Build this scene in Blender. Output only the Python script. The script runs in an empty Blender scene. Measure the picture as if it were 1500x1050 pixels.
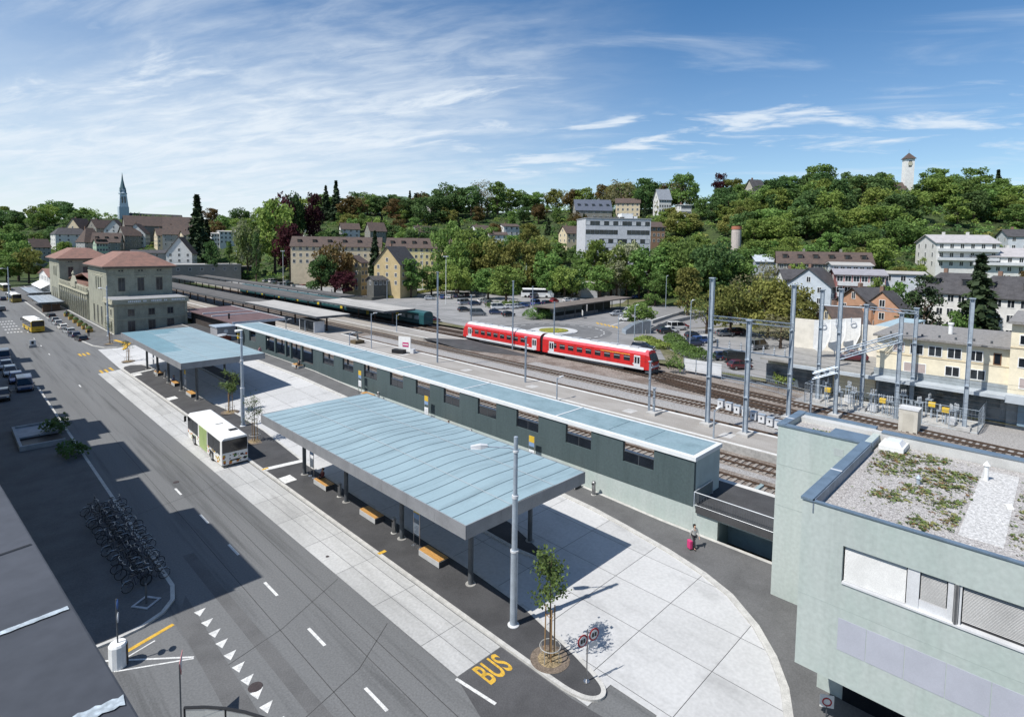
import bpy, bmesh, random, math
from math import sin, cos, pi, radians, atan2, sqrt, hypot, floor, exp
from mathutils import Vector, Matrix
random.seed(11)
SC = bpy.context.scene
COL = SC.collection
# ------------------------------------------------------------------ camera model (world: x across the street, y along it)
H = 22.0
FPX, YAW, PIT, ROLL, CX, CY = 828.2, 0.7939, 0.0687, 0.0129, 750.0, 415.77
def _rot():
    cy, sy = cos(YAW), sin(YAW)
    fwd = Vector((sy, cy, 0)); right = Vector((cy, -sy, 0)); up = Vector((0, 0, 1))
    f2 = fwd*cos(PIT) - up*sin(PIT); u2 = up*cos(PIT) + fwd*sin(PIT)
    return right*cos(ROLL) + u2*sin(ROLL), u2*cos(ROLL) - right*sin(ROLL), f2
RT, UP, FW = _rot()
def ray(x, y): return RT*((x-CX)/FPX) - UP*((y-CY)/FPX) + FW
def G(x, y, z=0.0):
    """surveyed point: where the sight line meets height z"""
    d = ray(x, y); t = (z-H)/d.z
    return Vector((0, 0, H)) + d*t
def W(x, y, dep):
    return Vector((0, 0, H)) + ray(x, y)*dep
def proj(p):
    q = Vector(p) - Vector((0, 0, H)); zz = q.dot(FW)
    return CX + FPX*q.dot(RT)/zz, CY - FPX*q.dot(UP)/zz, zz
cam = bpy.data.cameras.new('camera'); co = bpy.data.objects.new('camera', cam); COL.objects.link(co)
co.matrix_world = Matrix(((RT.x, UP.x, -FW.x, 0), (RT.y, UP.y, -FW.y, 0), (RT.z, UP.z, -FW.z, H), (0, 0, 0, 1)))
cam.sensor_width = 36; cam.lens = 36*FPX/1500; cam.shift_y = -(525-CY)/1500
cam.clip_start = .3; cam.clip_end = 9000
SC.camera = co
SC.view_settings.view_transform = 'Standard'; SC.view_settings.look = 'None'
SC.view_settings.exposure = .34; SC.view_settings.gamma = 1
# ------------------------------------------------------------------ materials
def N(nt, t, **k):
    n = nt.nodes.new(t)
    for a, v in k.items():
        if a in n.inputs: n.inputs[a].default_value = v
        else: setattr(n, a, v)
    return n
MATS = {}
def mat(name, rgb, rough=.75, var=.1, scale=1.2, metal=0., bump=0., bscale=30., rgb2=None, fine=.06, fscale=25., spec=.35, rnd=0., streak=None, lo=.42, hi=.62, trans=0., alpha=1., coat=0., stain=None):
    """procedural material: two scales of noise vary the base colour; optional second colour, bump and directional streaks"""
    if name in MATS: return MATS[name]
    m = bpy.data.materials.new(name); m.use_nodes = True; nt = m.node_tree; nt.nodes.clear(); L = nt.links.new
    out = N(nt, 'ShaderNodeOutputMaterial'); b = N(nt, 'ShaderNodeBsdfPrincipled')
    b.inputs['Roughness'].default_value = rough; b.inputs['Metallic'].default_value = metal
    b.inputs['Specular IOR Level'].default_value = spec; b.inputs['Coat Weight'].default_value = coat
    tc = N(nt, 'ShaderNodeTexCoord')
    vec = tc.outputs['Object']
    if streak:
        mp = N(nt, 'ShaderNodeMapping'); mp.inputs['Scale'].default_value = streak; L(vec, mp.inputs[0]); vec2 = mp.outputs[0]
    else: vec2 = vec
    n1 = N(nt, 'ShaderNodeTexNoise', Scale=scale, Detail=6., Roughness=.62); L(vec2, n1.inputs['Vector'])
    r1 = N(nt, 'ShaderNodeMapRange'); r1.inputs[1].default_value = lo; r1.inputs[2].default_value = hi; L(n1.outputs[0], r1.inputs[0])
    c2 = rgb2 or tuple(c*(1-2*var) for c in rgb)
    mx = N(nt, 'ShaderNodeMix', data_type='RGBA'); mx.inputs[6].default_value = (*rgb, 1); mx.inputs[7].default_value = (*c2, 1)
    L(r1.outputs[0], mx.inputs[0]); colr = mx.outputs[2]
    if fine or rnd:
        n2 = N(nt, 'ShaderNodeTexNoise', Scale=fscale, Detail=3.); L(vec, n2.inputs['Vector'])
        r2 = N(nt, 'ShaderNodeMapRange'); r2.inputs[1].default_value = .3; r2.inputs[2].default_value = .7
        r2.inputs[3].default_value = 1-fine*2; r2.inputs[4].default_value = 1+fine*2; L(n2.outputs[0], r2.inputs[0]); v = r2.outputs[0]
        hs = N(nt, 'ShaderNodeHueSaturation'); L(colr, hs.inputs['Color']); colr = hs.outputs[0]
        if rnd:
            oi = N(nt, 'ShaderNodeObjectInfo')
            rr = N(nt, 'ShaderNodeMapRange'); rr.inputs[3].default_value = 1-rnd; rr.inputs[4].default_value = 1+rnd; L(oi.outputs['Random'], rr.inputs[0])
            mm = N(nt, 'ShaderNodeMath', operation='MULTIPLY'); L(v, mm.inputs[0]); L(rr.outputs[0], mm.inputs[1]); v = mm.outputs[0]
            m7 = N(nt, 'ShaderNodeMath', operation='MULTIPLY'); m7.inputs[1].default_value = 7.31; L(oi.outputs['Random'], m7.inputs[0])
            fr = N(nt, 'ShaderNodeMath', operation='FRACT'); L(m7.outputs[0], fr.inputs[0])
            hr = N(nt, 'ShaderNodeMapRange'); hr.inputs[3].default_value = .5-rnd*.07; hr.inputs[4].default_value = .5+rnd*.05; L(fr.outputs[0], hr.inputs[0])
            L(hr.outputs[0], hs.inputs['Hue'])
        L(v, hs.inputs['Value'])
    if stain:  # dirt with a shape of its own: tyre marks, rain streaks, blotches
        am, ss, vs, l0, h0 = stain; mp = N(nt, 'ShaderNodeMapping'); mp.inputs['Scale'].default_value = vs; mp.inputs['Location'].default_value = (3.7, 1.3, 5.1); L(vec, mp.inputs[0])
        n4 = N(nt, 'ShaderNodeTexNoise', Scale=ss, Detail=7., Roughness=.65); L(mp.outputs[0], n4.inputs['Vector']); r4 = N(nt, 'ShaderNodeMapRange', interpolation_type='SMOOTHSTEP')
        r4.inputs[1].default_value = l0; r4.inputs[2].default_value = h0; r4.inputs[3].default_value = 1; r4.inputs[4].default_value = 1-am; L(n4.outputs[0], r4.inputs[0])
        vm = N(nt, 'ShaderNodeVectorMath', operation='SCALE'); L(colr, vm.inputs[0]); L(r4.outputs[0], vm.inputs['Scale']); colr = vm.outputs[0]
    L(colr, b.inputs['Base Color'])
    if bump:
        n3 = N(nt, 'ShaderNodeTexNoise', Scale=bscale, Detail=4.); L(vec, n3.inputs['Vector'])
        bp = N(nt, 'ShaderNodeBump', Strength=bump, Distance=.05); L(n3.outputs[0], bp.inputs['Height']); L(bp.outputs[0], b.inputs['Normal'])
    sh = b.outputs[0]
    if trans:
        t = N(nt, 'ShaderNodeBsdfTranslucent'); L(colr, t.inputs[0]); ms = N(nt, 'ShaderNodeMixShader'); ms.inputs[0].default_value = trans
        L(sh, ms.inputs[1]); L(t.outputs[0], ms.inputs[2]); sh = ms.outputs[0]
    if alpha < 1:
        t = N(nt, 'ShaderNodeBsdfTransparent'); ms = N(nt, 'ShaderNodeMixShader'); ms.inputs[0].default_value = alpha
        L(t.outputs[0], ms.inputs[1]); L(sh, ms.inputs[2]); sh = ms.outputs[0]
    L(sh, out.inputs[0]); MATS[name] = m
    return m
ASPH = mat('road_asphalt', (.160, .163, .164), .9, .09, .12, bump=.25, bscale=18, fine=.07, fscale=9, streak=(1.6, .12, 1), lo=.35, hi=.65, stain=(.36, 1.1, (1.0, .035, 1), .48, .72))
ASPHN = mat('fresh_asphalt', (.066, .066, .068), .9, .12, .5, bump=.25, bscale=20, fine=.09, fscale=14)
ASPHP = mat('patched_asphalt', (.125, .125, .125), .9, .1, .4, bump=.25, bscale=20, fine=.07, fscale=12)
CONC = mat('slab_concrete', (.50, .50, .495), .85, .09, .22, fine=.035, fscale=5, rgb2=(.445, .445, .44), bump=.06, lo=.3, hi=.7, stain=(.2, .55, (1, .45, 1), .5, .75))
CONCW = mat('lane_concrete', (.445, .445, .435), .85, .1, .5, fine=.05, fscale=6, rgb2=(.365, .365, .355), streak=(1.8, .3, 1), lo=.35, hi=.65, stain=(.3, 1.2, (1.1, .05, 1), .5, .74))
KERB = mat('granite_kerb', (.50, .49, .46), .8, .1, 2, fine=.1, fscale=30)
GREENC = mat('green_grey_concrete', (.41, .455, .43), .85, .06, .5, rgb2=(.37, .43, .40), fine=.035, fscale=5, streak=(1, 1, .25), stain=(.09, 1.5, (1, 1, .07), .48, .72))
SHADEW = mat('shade_toned_wall', (.066, .093, .096), .7, .1, .5, rgb2=(.058, .084, .087), fine=.05, fscale=5, streak=(1, 1, .2), stain=(.14, 1.3, (1, 1, .08), .48, .74))  # plinth concrete again, with shade put into the colour
WHITE = mat('white_paint', (.76, .76, .74), .55, .05, 2, fine=.03)
MARK = mat('road_paint_white', (.66, .66, .64), .8, .12, 3, fine=.12, fscale=20)
YELL = mat('road_paint_yellow', (.62, .38, .05), .8, .14, 3, fine=.12, fscale=20)
ROOFB = mat('blue_grey_sheet_roof', (.275, .375, .41), .5, .05, .35, rgb2=(.255, .35, .385), fine=.02, fscale=8, spec=.4, stain=(.26, .9, (.16, 1.3, 1), .46, .74))
FASC = mat('brushed_metal_fascia', (.27, .275, .285), .5, .08, .8, metal=.15, fine=.04)
SEAM = mat('seam_dark', (.05, .085, .11), .6, .1)
STEEL = mat('galvanised_steel', (.40, .46, .52), .5, .1, 1.5, metal=.3, fine=.06)
STEELD = mat('dark_steel', (.11, .12, .13), .5, .12, 1.5, metal=.2)
STAIN = mat('stainless_steel', (.5, .5, .5), .28, .08, 2, metal=.9)
BLACK = mat('black_plastic', (.018, .018, .02), .5, .1)
DGLASS = mat('dark_glass', (.016, .02, .026), .12, .2, .4, spec=.7, fine=0)
MGLASS = mat('window_glass', (.035, .042, .05), .15, .3, .5, spec=.6, fine=0, rnd=.0)
BLINDW = mat('pale_blind', (.5, .5, .48), .8, .06)
WOOD = mat('bench_wood', (.52, .28, .085), .55, .14, 3, streak=(8, .8, 1), fine=.08)
GRAVEL = mat('roof_gravel', (.44, .42, .40), .95, .22, 9, fine=.22, fscale=16, bump=.9, bscale=14, rgb2=(.27, .255, .245))
BALL = mat('track_ballast', (.235, .205, .18), .95, .2, .35, fine=.22, fscale=6, bump=.8, bscale=9, rgb2=(.145, .115, .095))
BALLG = mat('grey_ballast', (.33, .32, .31), .95, .15, 4, fine=.2, fscale=12, bump=.7, bscale=9, rgb2=(.24, .23, .22))
SLEEP = mat('sleeper', (.30, .275, .245), .9, .15, 2, fine=.1)
SLEEPD = mat('wood_sleeper', (.07, .055, .045), .9, .15, 2, fine=.1)
RAIL = mat('rusty_rail', (.11, .075, .055), .6, .15, 4, metal=.3)
PLAT = mat('platform_paving', (.33, .31, .285), .9, .1, .4, rgb2=(.27, .25, .225), fine=.06, fscale=8, streak=(1, .4, 1))
PARK = mat('car_park_asphalt', (.27, .265, .26), .9, .12, .15, fine=.06, fscale=6, rgb2=(.21, .21, .205))
GRASS = mat('hill_grass', (.05, .075, .018), .95, .2, .06, rgb2=(.03, .045, .014), fine=.2, fscale=.9)
TILER = mat('red_roof_tiles', (.245, .135, .105), .85, .12, .8, rgb2=(.19, .112, .09), fine=.1, fscale=10)
TILEB = mat('brown_roof_tiles', (.105, .075, .062), .85, .15, .8, rgb2=(.075, .058, .052), fine=.1, fscale=6)
TILED = mat('dark_roof_slates', (.075, .072, .075), .8, .15, .8, fine=.1, fscale=6)
STONE = mat('greenish_sandstone', (.315, .315, .245), .85, .12, .6, rgb2=(.25, .25, .20), fine=.08, fscale=6, stain=(.25, .9, (1, 1, .15), .48, .74))
RED = mat('railcar_red', (.56, .022, .022), .4, .06, 1, coat=.15, fine=.03, stain=(.35, 1.6, (1, 1, .12), .45, .75))
RED2 = mat('railcar_pale_red', (.62, .10, .12), .4, .06, 1, coat=.2, fine=.03)
LGREY = mat('light_grey_paint', (.6, .61, .62), .5, .05, 1, fine=.04)
RUBBER = mat('rubber', (.02, .02, .021), .85, .1)
CHROME = mat('wheel_rim', (.42, .43, .45), .35, .1, metal=.6)
TAILL = mat('tail_lamp', (.4, .02, .015), .3, .05)
HEADL = mat('head_lamp', (.7, .72, .74), .15, .05)
BARK = mat('bark', (.085, .06, .042), .9, .2, 3, fine=.15)
def plain(name, rgb, rough=.75, **k): return mat(name, rgb, rough, var=k.pop('var', .07), scale=k.pop('scale', .8), fine=k.pop('fine', .05), **k)
# ------------------------------------------------------------------ mesh builder
class MB:
    def __init__(s): s.v = []; s.f = []; s.m = []
    def poly(s, pts, m=0):
        i = len(s.v); s.v += [tuple(p) for p in pts]; s.f.append(tuple(range(i, i+len(pts)))); s.m.append(m)
    def box(s, x0, x1, y0, y1, z0, z1, m=0):
        i = len(s.v); s.v += [(x, y, z) for z in (z0, z1) for x, y in ((x0, y0), (x1, y0), (x1, y1), (x0, y1))]
        for f in ((3, 2, 1, 0), (4, 5, 6, 7), (0, 1, 5, 4), (1, 2, 6, 5), (2, 3, 7, 6), (3, 0, 4, 7)):
            s.f.append(tuple(i+a for a in f)); s.m.append(m)
        return s
    def obox(s, c, sx, sy, sz, rz=0, m=0):
        k = len(s.v); s.box(-sx/2, sx/2, -sy/2, sy/2, 0, sz, m); s.xf(Matrix.Translation(c) @ Matrix.Rotation(rz, 4, 'Z'), k); return s
    def prism(s, pts, z0, z1, m=0, mt=None):
        i = len(s.v); n = len(pts)
        g0 = z0 if callable(z0) else (lambda x, y: z0); g1 = z1 if callable(z1) else (lambda x, y: z1)
        s.v += [(x, y, g0(x, y)) for x, y in pts] + [(x, y, g1(x, y)) for x, y in pts]
        s.f.append(tuple(reversed(range(i, i+n)))); s.m.append(m)
        s.f.append(tuple(range(i+n, i+2*n))); s.m.append(m if mt is None else mt)
        for k in range(n):
            j = (k+1) % n; s.f.append((i+k, i+j, i+n+j, i+n+k)); s.m.append(m)
        return s
    def tube(s, pts, r, n=6, m=0):
        pts = [Vector(p) for p in pts]; R = r if isinstance(r, (list, tuple)) else [r]*len(pts); i0 = len(s.v)
        for k, p in enumerate(pts):
            d = (pts[min(k+1, len(pts)-1)] - pts[max(k-1, 0)]).normalized()
            a = d.cross(Vector((0, 0, 1)) if abs(d.z) < .9 else Vector((1, 0, 0))).normalized(); b = d.cross(a)
            s.v += [tuple(p + (a*cos(2*pi*q/n) + b*sin(2*pi*q/n))*R[k]) for q in range(n)]
        for k in range(len(pts)-1):
            for q in range(n):
                a = i0+k*n+q; b = i0+k*n+(q+1) % n
                s.f.append((a, b, b+n, a+n)); s.m.append(m)
        s.f.append(tuple(range(i0+n-1, i0-1, -1))); s.m.append(m)
        e = i0+(len(pts)-1)*n; s.f.append(tuple(range(e, e+n))); s.m.append(m)
        return s
    def lathe(s, prof, n=16, c=(0, 0, 0), m=0):
        i0 = len(s.v)
        for r, z in prof: s.v += [(c[0]+r*cos(2*pi*q/n), c[1]+r*sin(2*pi*q/n), c[2]+z) for q in range(n)]
        for k in range(len(prof)-1):
            for q in range(n):
                a = i0+k*n+q; b = i0+k*n+(q+1) % n
                s.f.append((a, b, b+n, a+n)); s.m.append(m)
        s.f.append(tuple(range(i0+n-1, i0-1, -1))); s.m.append(m)
        e = i0+(len(prof)-1)*n; s.f.append(tuple(range(e, e+n))); s.m.append(m)
        return s
    def ring(s, R, r, n=20, k=6, M=None, m=0):
        i0 = len(s.v); st = len(s.v)
        for a in range(n):
            t = 2*pi*a/n
            for b in range(k):
                u = 2*pi*b/k; s.v.append(((R+r*cos(u))*cos(t), r*sin(u), (R+r*cos(u))*sin(t)))
        for a in range(n):
            for b in range(k):
                p = i0+a*k+b; q = i0+a*k+(b+1) % k; p2 = i0+((a+1) % n)*k+b; q2 = i0+((a+1) % n)*k+(b+1) % k
                s.f.append((p, q, q2, p2)); s.m.append(m)
        if M: s.xf(M, st)
        return s
    def loft(s, rings, m=0, cap=True):
        i0 = len(s.v); n = len(rings[0])
        for r in rings: s.v += [tuple(p) for p in r]
        for k in range(len(rings)-1):
            for q in range(n):
                a = i0+k*n+q; b = i0+k*n+(q+1) % n
                s.f.append((a, b, b+n, a+n)); s.m.append(m)
        if cap:
            s.f.append(tuple(range(i0+n-1, i0-1, -1))); s.m.append(m)
            e = i0+(len(rings)-1)*n; s.f.append(tuple(range(e, e+n))); s.m.append(m)
        return s
    def xf(s, M, k=0):
        s.v[k:] = [tuple(M @ Vector(p)) for p in s.v[k:]]; return s
    def build(s, name, mats, parent=None, loc=None, rz=0, smooth=False, bevel=0, fixn=True):
        me = bpy.data.meshes.new(name); me.from_pydata(s.v, [], s.f)
        ml = mats if isinstance(mats, (list, tuple)) else [mats]
        for q in ml: me.materials.append(q)
        if len(ml) > 1: me.polygons.foreach_set('material_index', s.m)
        if fixn:
            bm = bmesh.new(); bm.from_mesh(me); bmesh.ops.recalc_face_normals(bm, faces=bm.faces); bm.to_mesh(me); bm.free()
        if smooth: me.polygons.foreach_set('use_smooth', [True]*len(me.polygons))
        o = bpy.data.objects.new(name, me); COL.objects.link(o)
        if parent: o.parent = parent
        if loc is not None: o.location = loc
        if rz: o.rotation_euler.z = rz
        if bevel:
            b = o.modifiers.new('bevel', 'BEVEL'); b.width = bevel; b.segments = 2; b.limit_method = 'ANGLE'
        return o
def tag(o, label=None, cat=None, group=None, kind=None):
    if label: o['label'] = label
    if cat: o['category'] = cat
    if group: o['group'] = group
    if kind: o['kind'] = kind
    return o
KIDS = {}
def thing(name, label, cat, loc=(0, 0, 0), rz=0, group=None):
    o = bpy.data.objects.new(name, None); COL.objects.link(o); o.location = loc; o.rotation_euler.z = rz; o.empty_display_size = .3
    return tag(o, label, cat, group)
def copy_tree(o, loc=None, rz=None, label=None, group=None, parent=None, scale=None):
    c = o.copy(); COL.objects.link(c)
    if parent: c.parent = parent
    for ch in list(o.children): copy_tree(ch, parent=c)
    if loc is not None: c.location = loc
    if rz is not None: c.rotation_euler.z = rz
    if scale is not None: c.scale = scale
    if label: c['label'] = label
    if group: c['group'] = group
    return c
def struct(name, mb, m, **k): return tag(mb.build(name, m, **k), kind='structure')
def one(name, mb, m, label, cat, group=None, **k): return tag(mb.build(name, m, **k), label, cat, group)
def gz(x, y):
    """street level: the bus forecourt climbs gently towards the station and the tracks"""
    return .036*min(max(y-22, 0), 60)*min(max((x-18)/22, 0), 1)
def text_mesh(txt, size, depth=.0):
    cu = bpy.data.curves.new('lettering', 'FONT'); cu.body = txt; cu.size = size; cu.extrude = depth; cu.offset = size*.018
    o = bpy.data.objects.new('lettering', cu); COL.objects.link(o); dg = bpy.context.evaluated_depsgraph_get()
    me = bpy.data.meshes.new_from_object(o.evaluated_get(dg)); COL.objects.unlink(o); bpy.data.objects.remove(o); return me
def text_obj(name, txt, size, M, m, parent=None, depth=.01, sx=1, sy=1):
    me = text_mesh(txt, size, depth); xs = [v.co.x for v in me.vertices]; ys = [v.co.y for v in me.vertices]
    c = Vector(((min(xs)+max(xs))/2, (min(ys)+max(ys))/2, 0))
    for v in me.vertices: p = v.co-c; v.co = M @ Vector((p.x*sx, p.y*sy, p.z))
    me.materials.clear(); me.materials.append(m)
    o = bpy.data.objects.new(name, me); COL.objects.link(o)
    if parent: o.parent = parent
    return o
def clip(poly, x0, x1, y0, y1):
    for ax, v, sg in ((0, x0, 1), (0, x1, -1), (1, y0, 1), (1, y1, -1)):
        out = []
        for i in range(len(poly)):
            a, b = poly[i], poly[(i+1) % len(poly)]; da = (a[ax]-v)*sg; db = (b[ax]-v)*sg
            if da >= 0: out.append(a)
            if (da >= 0) != (db >= 0):
                t = da/(da-db); out.append((a[0]+(b[0]-a[0])*t, a[1]+(b[1]-a[1])*t))
        poly = out
        if len(poly) < 3: return []
    return poly
def panels(poly, xs, ys, z, gap=.02, tone=False):
    mb = MB()
    for i in range(len(xs)-1):
        for j in range(len(ys)-1):
            q = clip(poly, xs[i]+gap/2, xs[i+1]-gap/2, ys[j]+gap/2, ys[j+1]-gap/2)
            if len(q) > 2: mb.poly([(x, y, gz(x, y)+z) for x, y in q], random.choice((0, 0, 1, 2)) if tone else 0)
    return mb
def rng(a, b, st):
    n = max(1, round((b-a)/st)); return [a+(b-a)*i/n for i in range(n+1)]
# ------------------------------------------------------------------ light
SUN_AZ, SUN_EL = radians(283.3), radians(54.5)
w = bpy.data.worlds.new('World'); SC.world = w; w.use_nodes = True; nt = w.node_tree; nt.nodes.clear(); L = nt.links.new
wo = N(nt, 'ShaderNodeOutputWorld'); bg = N(nt, 'ShaderNodeBackground'); bg.inputs[1].default_value = .062
sky = N(nt, 'ShaderNodeTexSky'); sky.sky_type = 'NISHITA'; sky.sun_disc = False; sky.sun_elevation = SUN_EL; sky.sun_rotation = SUN_AZ
sky.altitude = 450; sky.air_density = 1.0; sky.dust_density = .15; sky.ozone_density = 2.6
tc = N(nt, 'ShaderNodeTexCoord'); sp = N(nt, 'ShaderNodeSeparateXYZ'); L(tc.outputs['Generated'], sp.inputs[0])
def MA(op, a, b=None, c=None):
    n = N(nt, 'ShaderNodeMath', operation=op)
    for i, q in enumerate((a, b, c)):
        if q is None: continue
        if isinstance(q, (int, float)): n.inputs[i].default_value = q
        else: L(q, n.inputs[i])
    return n.outputs[0]
zz = MA('ADD', MA('MAXIMUM', sp.outputs[2], 0.0), .16)
# u runs across the view, v away from it: the cloud bands lie along u with a slight slant
cu_ = MA('ADD', MA('MULTIPLY', sp.outputs[0], .70), MA('MULTIPLY', sp.outputs[1], -.71)); cv_ = MA('ADD', MA('MULTIPLY', sp.outputs[0], .71), MA('MULTIPLY', sp.outputs[1], .70))
cxy = N(nt, 'ShaderNodeCombineXYZ'); L(MA('DIVIDE', cu_, zz), cxy.inputs[0]); L(MA('DIVIDE', MA('ADD', cv_, MA('MULTIPLY', cu_, .22)), zz), cxy.inputs[1])
def cloud(scale, rot, det, rough, lo, hi, off, dist=.3):
    mp = N(nt, 'ShaderNodeMapping'); mp.inputs['Scale'].default_value = scale; mp.inputs['Rotation'].default_value = (0, 0, rot); mp.inputs['Location'].default_value = off
    L(cxy.outputs[0], mp.inputs[0]); n = N(nt, 'ShaderNodeTexNoise', Scale=1., Detail=det, Roughness=rough, Distortion=dist); L(mp.outputs[0], n.inputs['Vector'])
    r = N(nt, 'ShaderNodeMapRange', interpolation_type='SMOOTHSTEP'); r.inputs[1].default_value = lo; r.inputs[2].default_value = hi; L(n.outputs[0], r.inputs[0]); return r.outputs[0], n.outputs[0]
# the left (up the street) is veiled by altocumulus, the right is clear with a few streaks
lx = MA('ADD', MA('MULTIPLY', sp.outputs[0], -.70), MA('MULTIPLY', sp.outputs[1], .71))
veil = N(nt, 'ShaderNodeMapRange', interpolation_type='SMOOTHSTEP'); veil.inputs[1].default_value = -.30; veil.inputs[2].default_value = .42; L(lx, veil.inputs[0])
bigf, bign = cloud((.55, 1.25, 1), 0, 7., .60, .31, .58, (3.1, 1.7, 0))
ripf, _ = cloud((3.2, 7.5, 1), 0, 6., .64, .30, .72, (0, 2, 0), .5)
strf, _ = cloud((.8, 2.3, 1), 0, 8., .60, .53, .78, (7.6, 3.3, 0), .5)
lowv = N(nt, 'ShaderNodeMapRange', interpolation_type='SMOOTHSTEP'); lowv.inputs[1].default_value = .42; lowv.inputs[2].default_value = .05; L(sp.outputs[2], lowv.inputs[0])
fwd_ = N(nt, 'ShaderNodeMapRange', interpolation_type='SMOOTHSTEP'); fwd_.inputs[1].default_value = -.25; fwd_.inputs[2].default_value = .35; fwd_.inputs[3].default_value = .2
L(MA('ADD', MA('MULTIPLY', sp.outputs[0], .71), MA('MULTIPLY', sp.outputs[1], .70)), fwd_.inputs[0]); vl = MA('MULTIPLY', veil.outputs[0], fwd_.outputs[0])
f1 = MA('MULTIPLY', vl, MA('MULTIPLY', MA('ADD', MA('MULTIPLY', bigf, .88), .12), MA('ADD', MA('MULTIPLY', ripf, .68), .26)))
f1b = MA('MULTIPLY', MA('MULTIPLY', vl, lowv.outputs[0]), .5)
pufm, _ = cloud((.5, .9, 1), 0, 2., .5, .45, .57, (1.2, 6.1, 0), 0)
puff, _ = cloud((1.9, 4.2, 1), 0, 7., .6, .50, .68, (4.4, 1.1, 0), .4)
f2 = MA('MAXIMUM', MA('MULTIPLY', strf, .5), MA('MULTIPLY', MA('MULTIPLY', puff, pufm), .85))
f3 = MA('MULTIPLY', lowv.outputs[0], .16)
inv = MA('MULTIPLY', MA('SUBTRACT', 1., f1), MA('MULTIPLY', MA('SUBTRACT', 1., f2), MA('MULTIPLY', MA('SUBTRACT', 1., f3), MA('SUBTRACT', 1., f1b))))
ff = MA('MINIMUM', MA('SUBTRACT', 1., inv), .93)
mx = N(nt, 'ShaderNodeMix', data_type='RGBA'); L(ff, mx.inputs[0]); hs_ = N(nt, 'ShaderNodeHueSaturation', Saturation=1.27, Value=1.58); L(sky.outputs[0], hs_.inputs['Color']); L(hs_.outputs[0], mx.inputs[6]); mx.inputs[7].default_value = (10.5, 11.5, 12.5, 1)
L(mx.outputs[2], bg.inputs[0]); L(bg.outputs[0], wo.inputs[0])
sl = bpy.data.lights.new('sun', 'SUN'); sl.energy = 4.4; sl.angle = radians(.53); sl.color = (1, .965, .915)
so = bpy.data.objects.new('sun', sl); COL.objects.link(so)
sd = Vector((sin(SUN_AZ)*cos(SUN_EL), cos(SUN_AZ)*cos(SUN_EL), sin(SUN_EL)))
so.rotation_euler = sd.to_track_quat('Z', 'Y').to_euler()
# ------------------------------------------------------------------ terrain
def lerp_tab(t, x):
    if x <= t[0][0]: return t[0][1:]
    for a, b in zip(t, t[1:]):
        if x <= b[0]:
            u = (x-a[0])/(b[0]-a[0]); return tuple(p+(q-p)*u for p, q in zip(a[1:], b[1:]))
    return t[-1][1:]
# sight-line column -> foot distance, ridge distance, ridge height
TER = [(-700, 330, 560, 30), (0, 330, 520, 36), (100, 330, 530, 42), (200, 320, 520, 42), (300, 300, 490, 36), (420, 265, 470, 42), (550, 250, 450, 46), (700, 245, 430, 46),
       (900, 232, 400, 48), (1000, 190, 370, 50), (1100, 155, 350, 52), (1200, 135, 340, 54), (1330, 130, 335, 54), (1500, 128, 325, 48), (2200, 128, 325, 48)]
def zhill(c, d):
    d0, dr, zr = lerp_tab(TER, c)
    if d <= d0: return 2.0
    t = min((d-d0)/(dr-d0), 1); t = t*t*(3-2*t)*.55+t*.45
    return 2.0+(zr-2)*t
def zter(x, y):
    c, _, d = proj((x, y, 2)); return zhill(c, d)
def at(c, d, dz=0):
    """ground point on the hillside in sight-line column c at depth d"""
    p = W(c, 360, d); z = zhill(c, d); return Vector((p.x, p.y, z+dz))
mb = MB(); cols = list(range(-800, 2301, 25)); deps = [60, 75, 90]+list(range(105, 560, 12))+[600, 680, 800, 1000, 1400, 2000, 3000]
for d in deps:
    for c in cols:
        p = W(c, 360, d); z = zhill(c, d)
        if d > 560: z = z - (d-560)*.004
        if p.x < 46 and z < 8: z = min(z, 2.0)-3.0
        elif p.x < 92 and d < 240: z = .9
        else: z -= .35 if z < 2.5 else 0
        if d > 330: z += 1.3*sin(p.x*.05)*sin(p.y*.04)
        mb.v.append((p.x, p.y, z))
nc = len(cols)
for i in range(len(deps)-1):
    for j in range(nc-1):
        a = i*nc+j; mb.f.append((a, a+1, a+1+nc, a+nc)); mb.m.append(0)
struct('hillside', mb, GRASS, smooth=True, fixn=False)
# ground under the whole place, out to the horizon
g0 = MB(); g0.poly([(-6000, -6000, -3.4), (7000, -6000, -3.4), (7000, 7000, -3.4), (-6000, 7000, -3.4)]); struct('ground', g0, GRASS)
# distant wooded hill on the skyline
mb = MB(); cs = list(range(330, 1000, 12)); rows = [(700, 26), (760, 56), (830, 80), (920, 94), (1010, 97), (1200, 70)]
for d, zt in rows:
    for c in cs:
        p = W(c, 360, d); e = exp(-((c-585)/190.)**2)
        mb.v.append((p.x, p.y, 10+(zt-8)*e+2.0*sin(c*.11)*e+random.uniform(-1.4, 1.4)*e))
nc = len(cs)
for i in range(len(rows)-1):
    for j in range(nc-1):
        a = i*nc+j; mb.f.append((a, a+1, a+1+nc, a+nc)); mb.m.append(0)
struct('distant_hill', mb, mat('distant_wood', (.075, .125, .05), .95, .25, .05, rgb2=(.04, .075, .04), fine=.25, fscale=.15, bump=1., bscale=.3), smooth=True, fixn=False)
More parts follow.
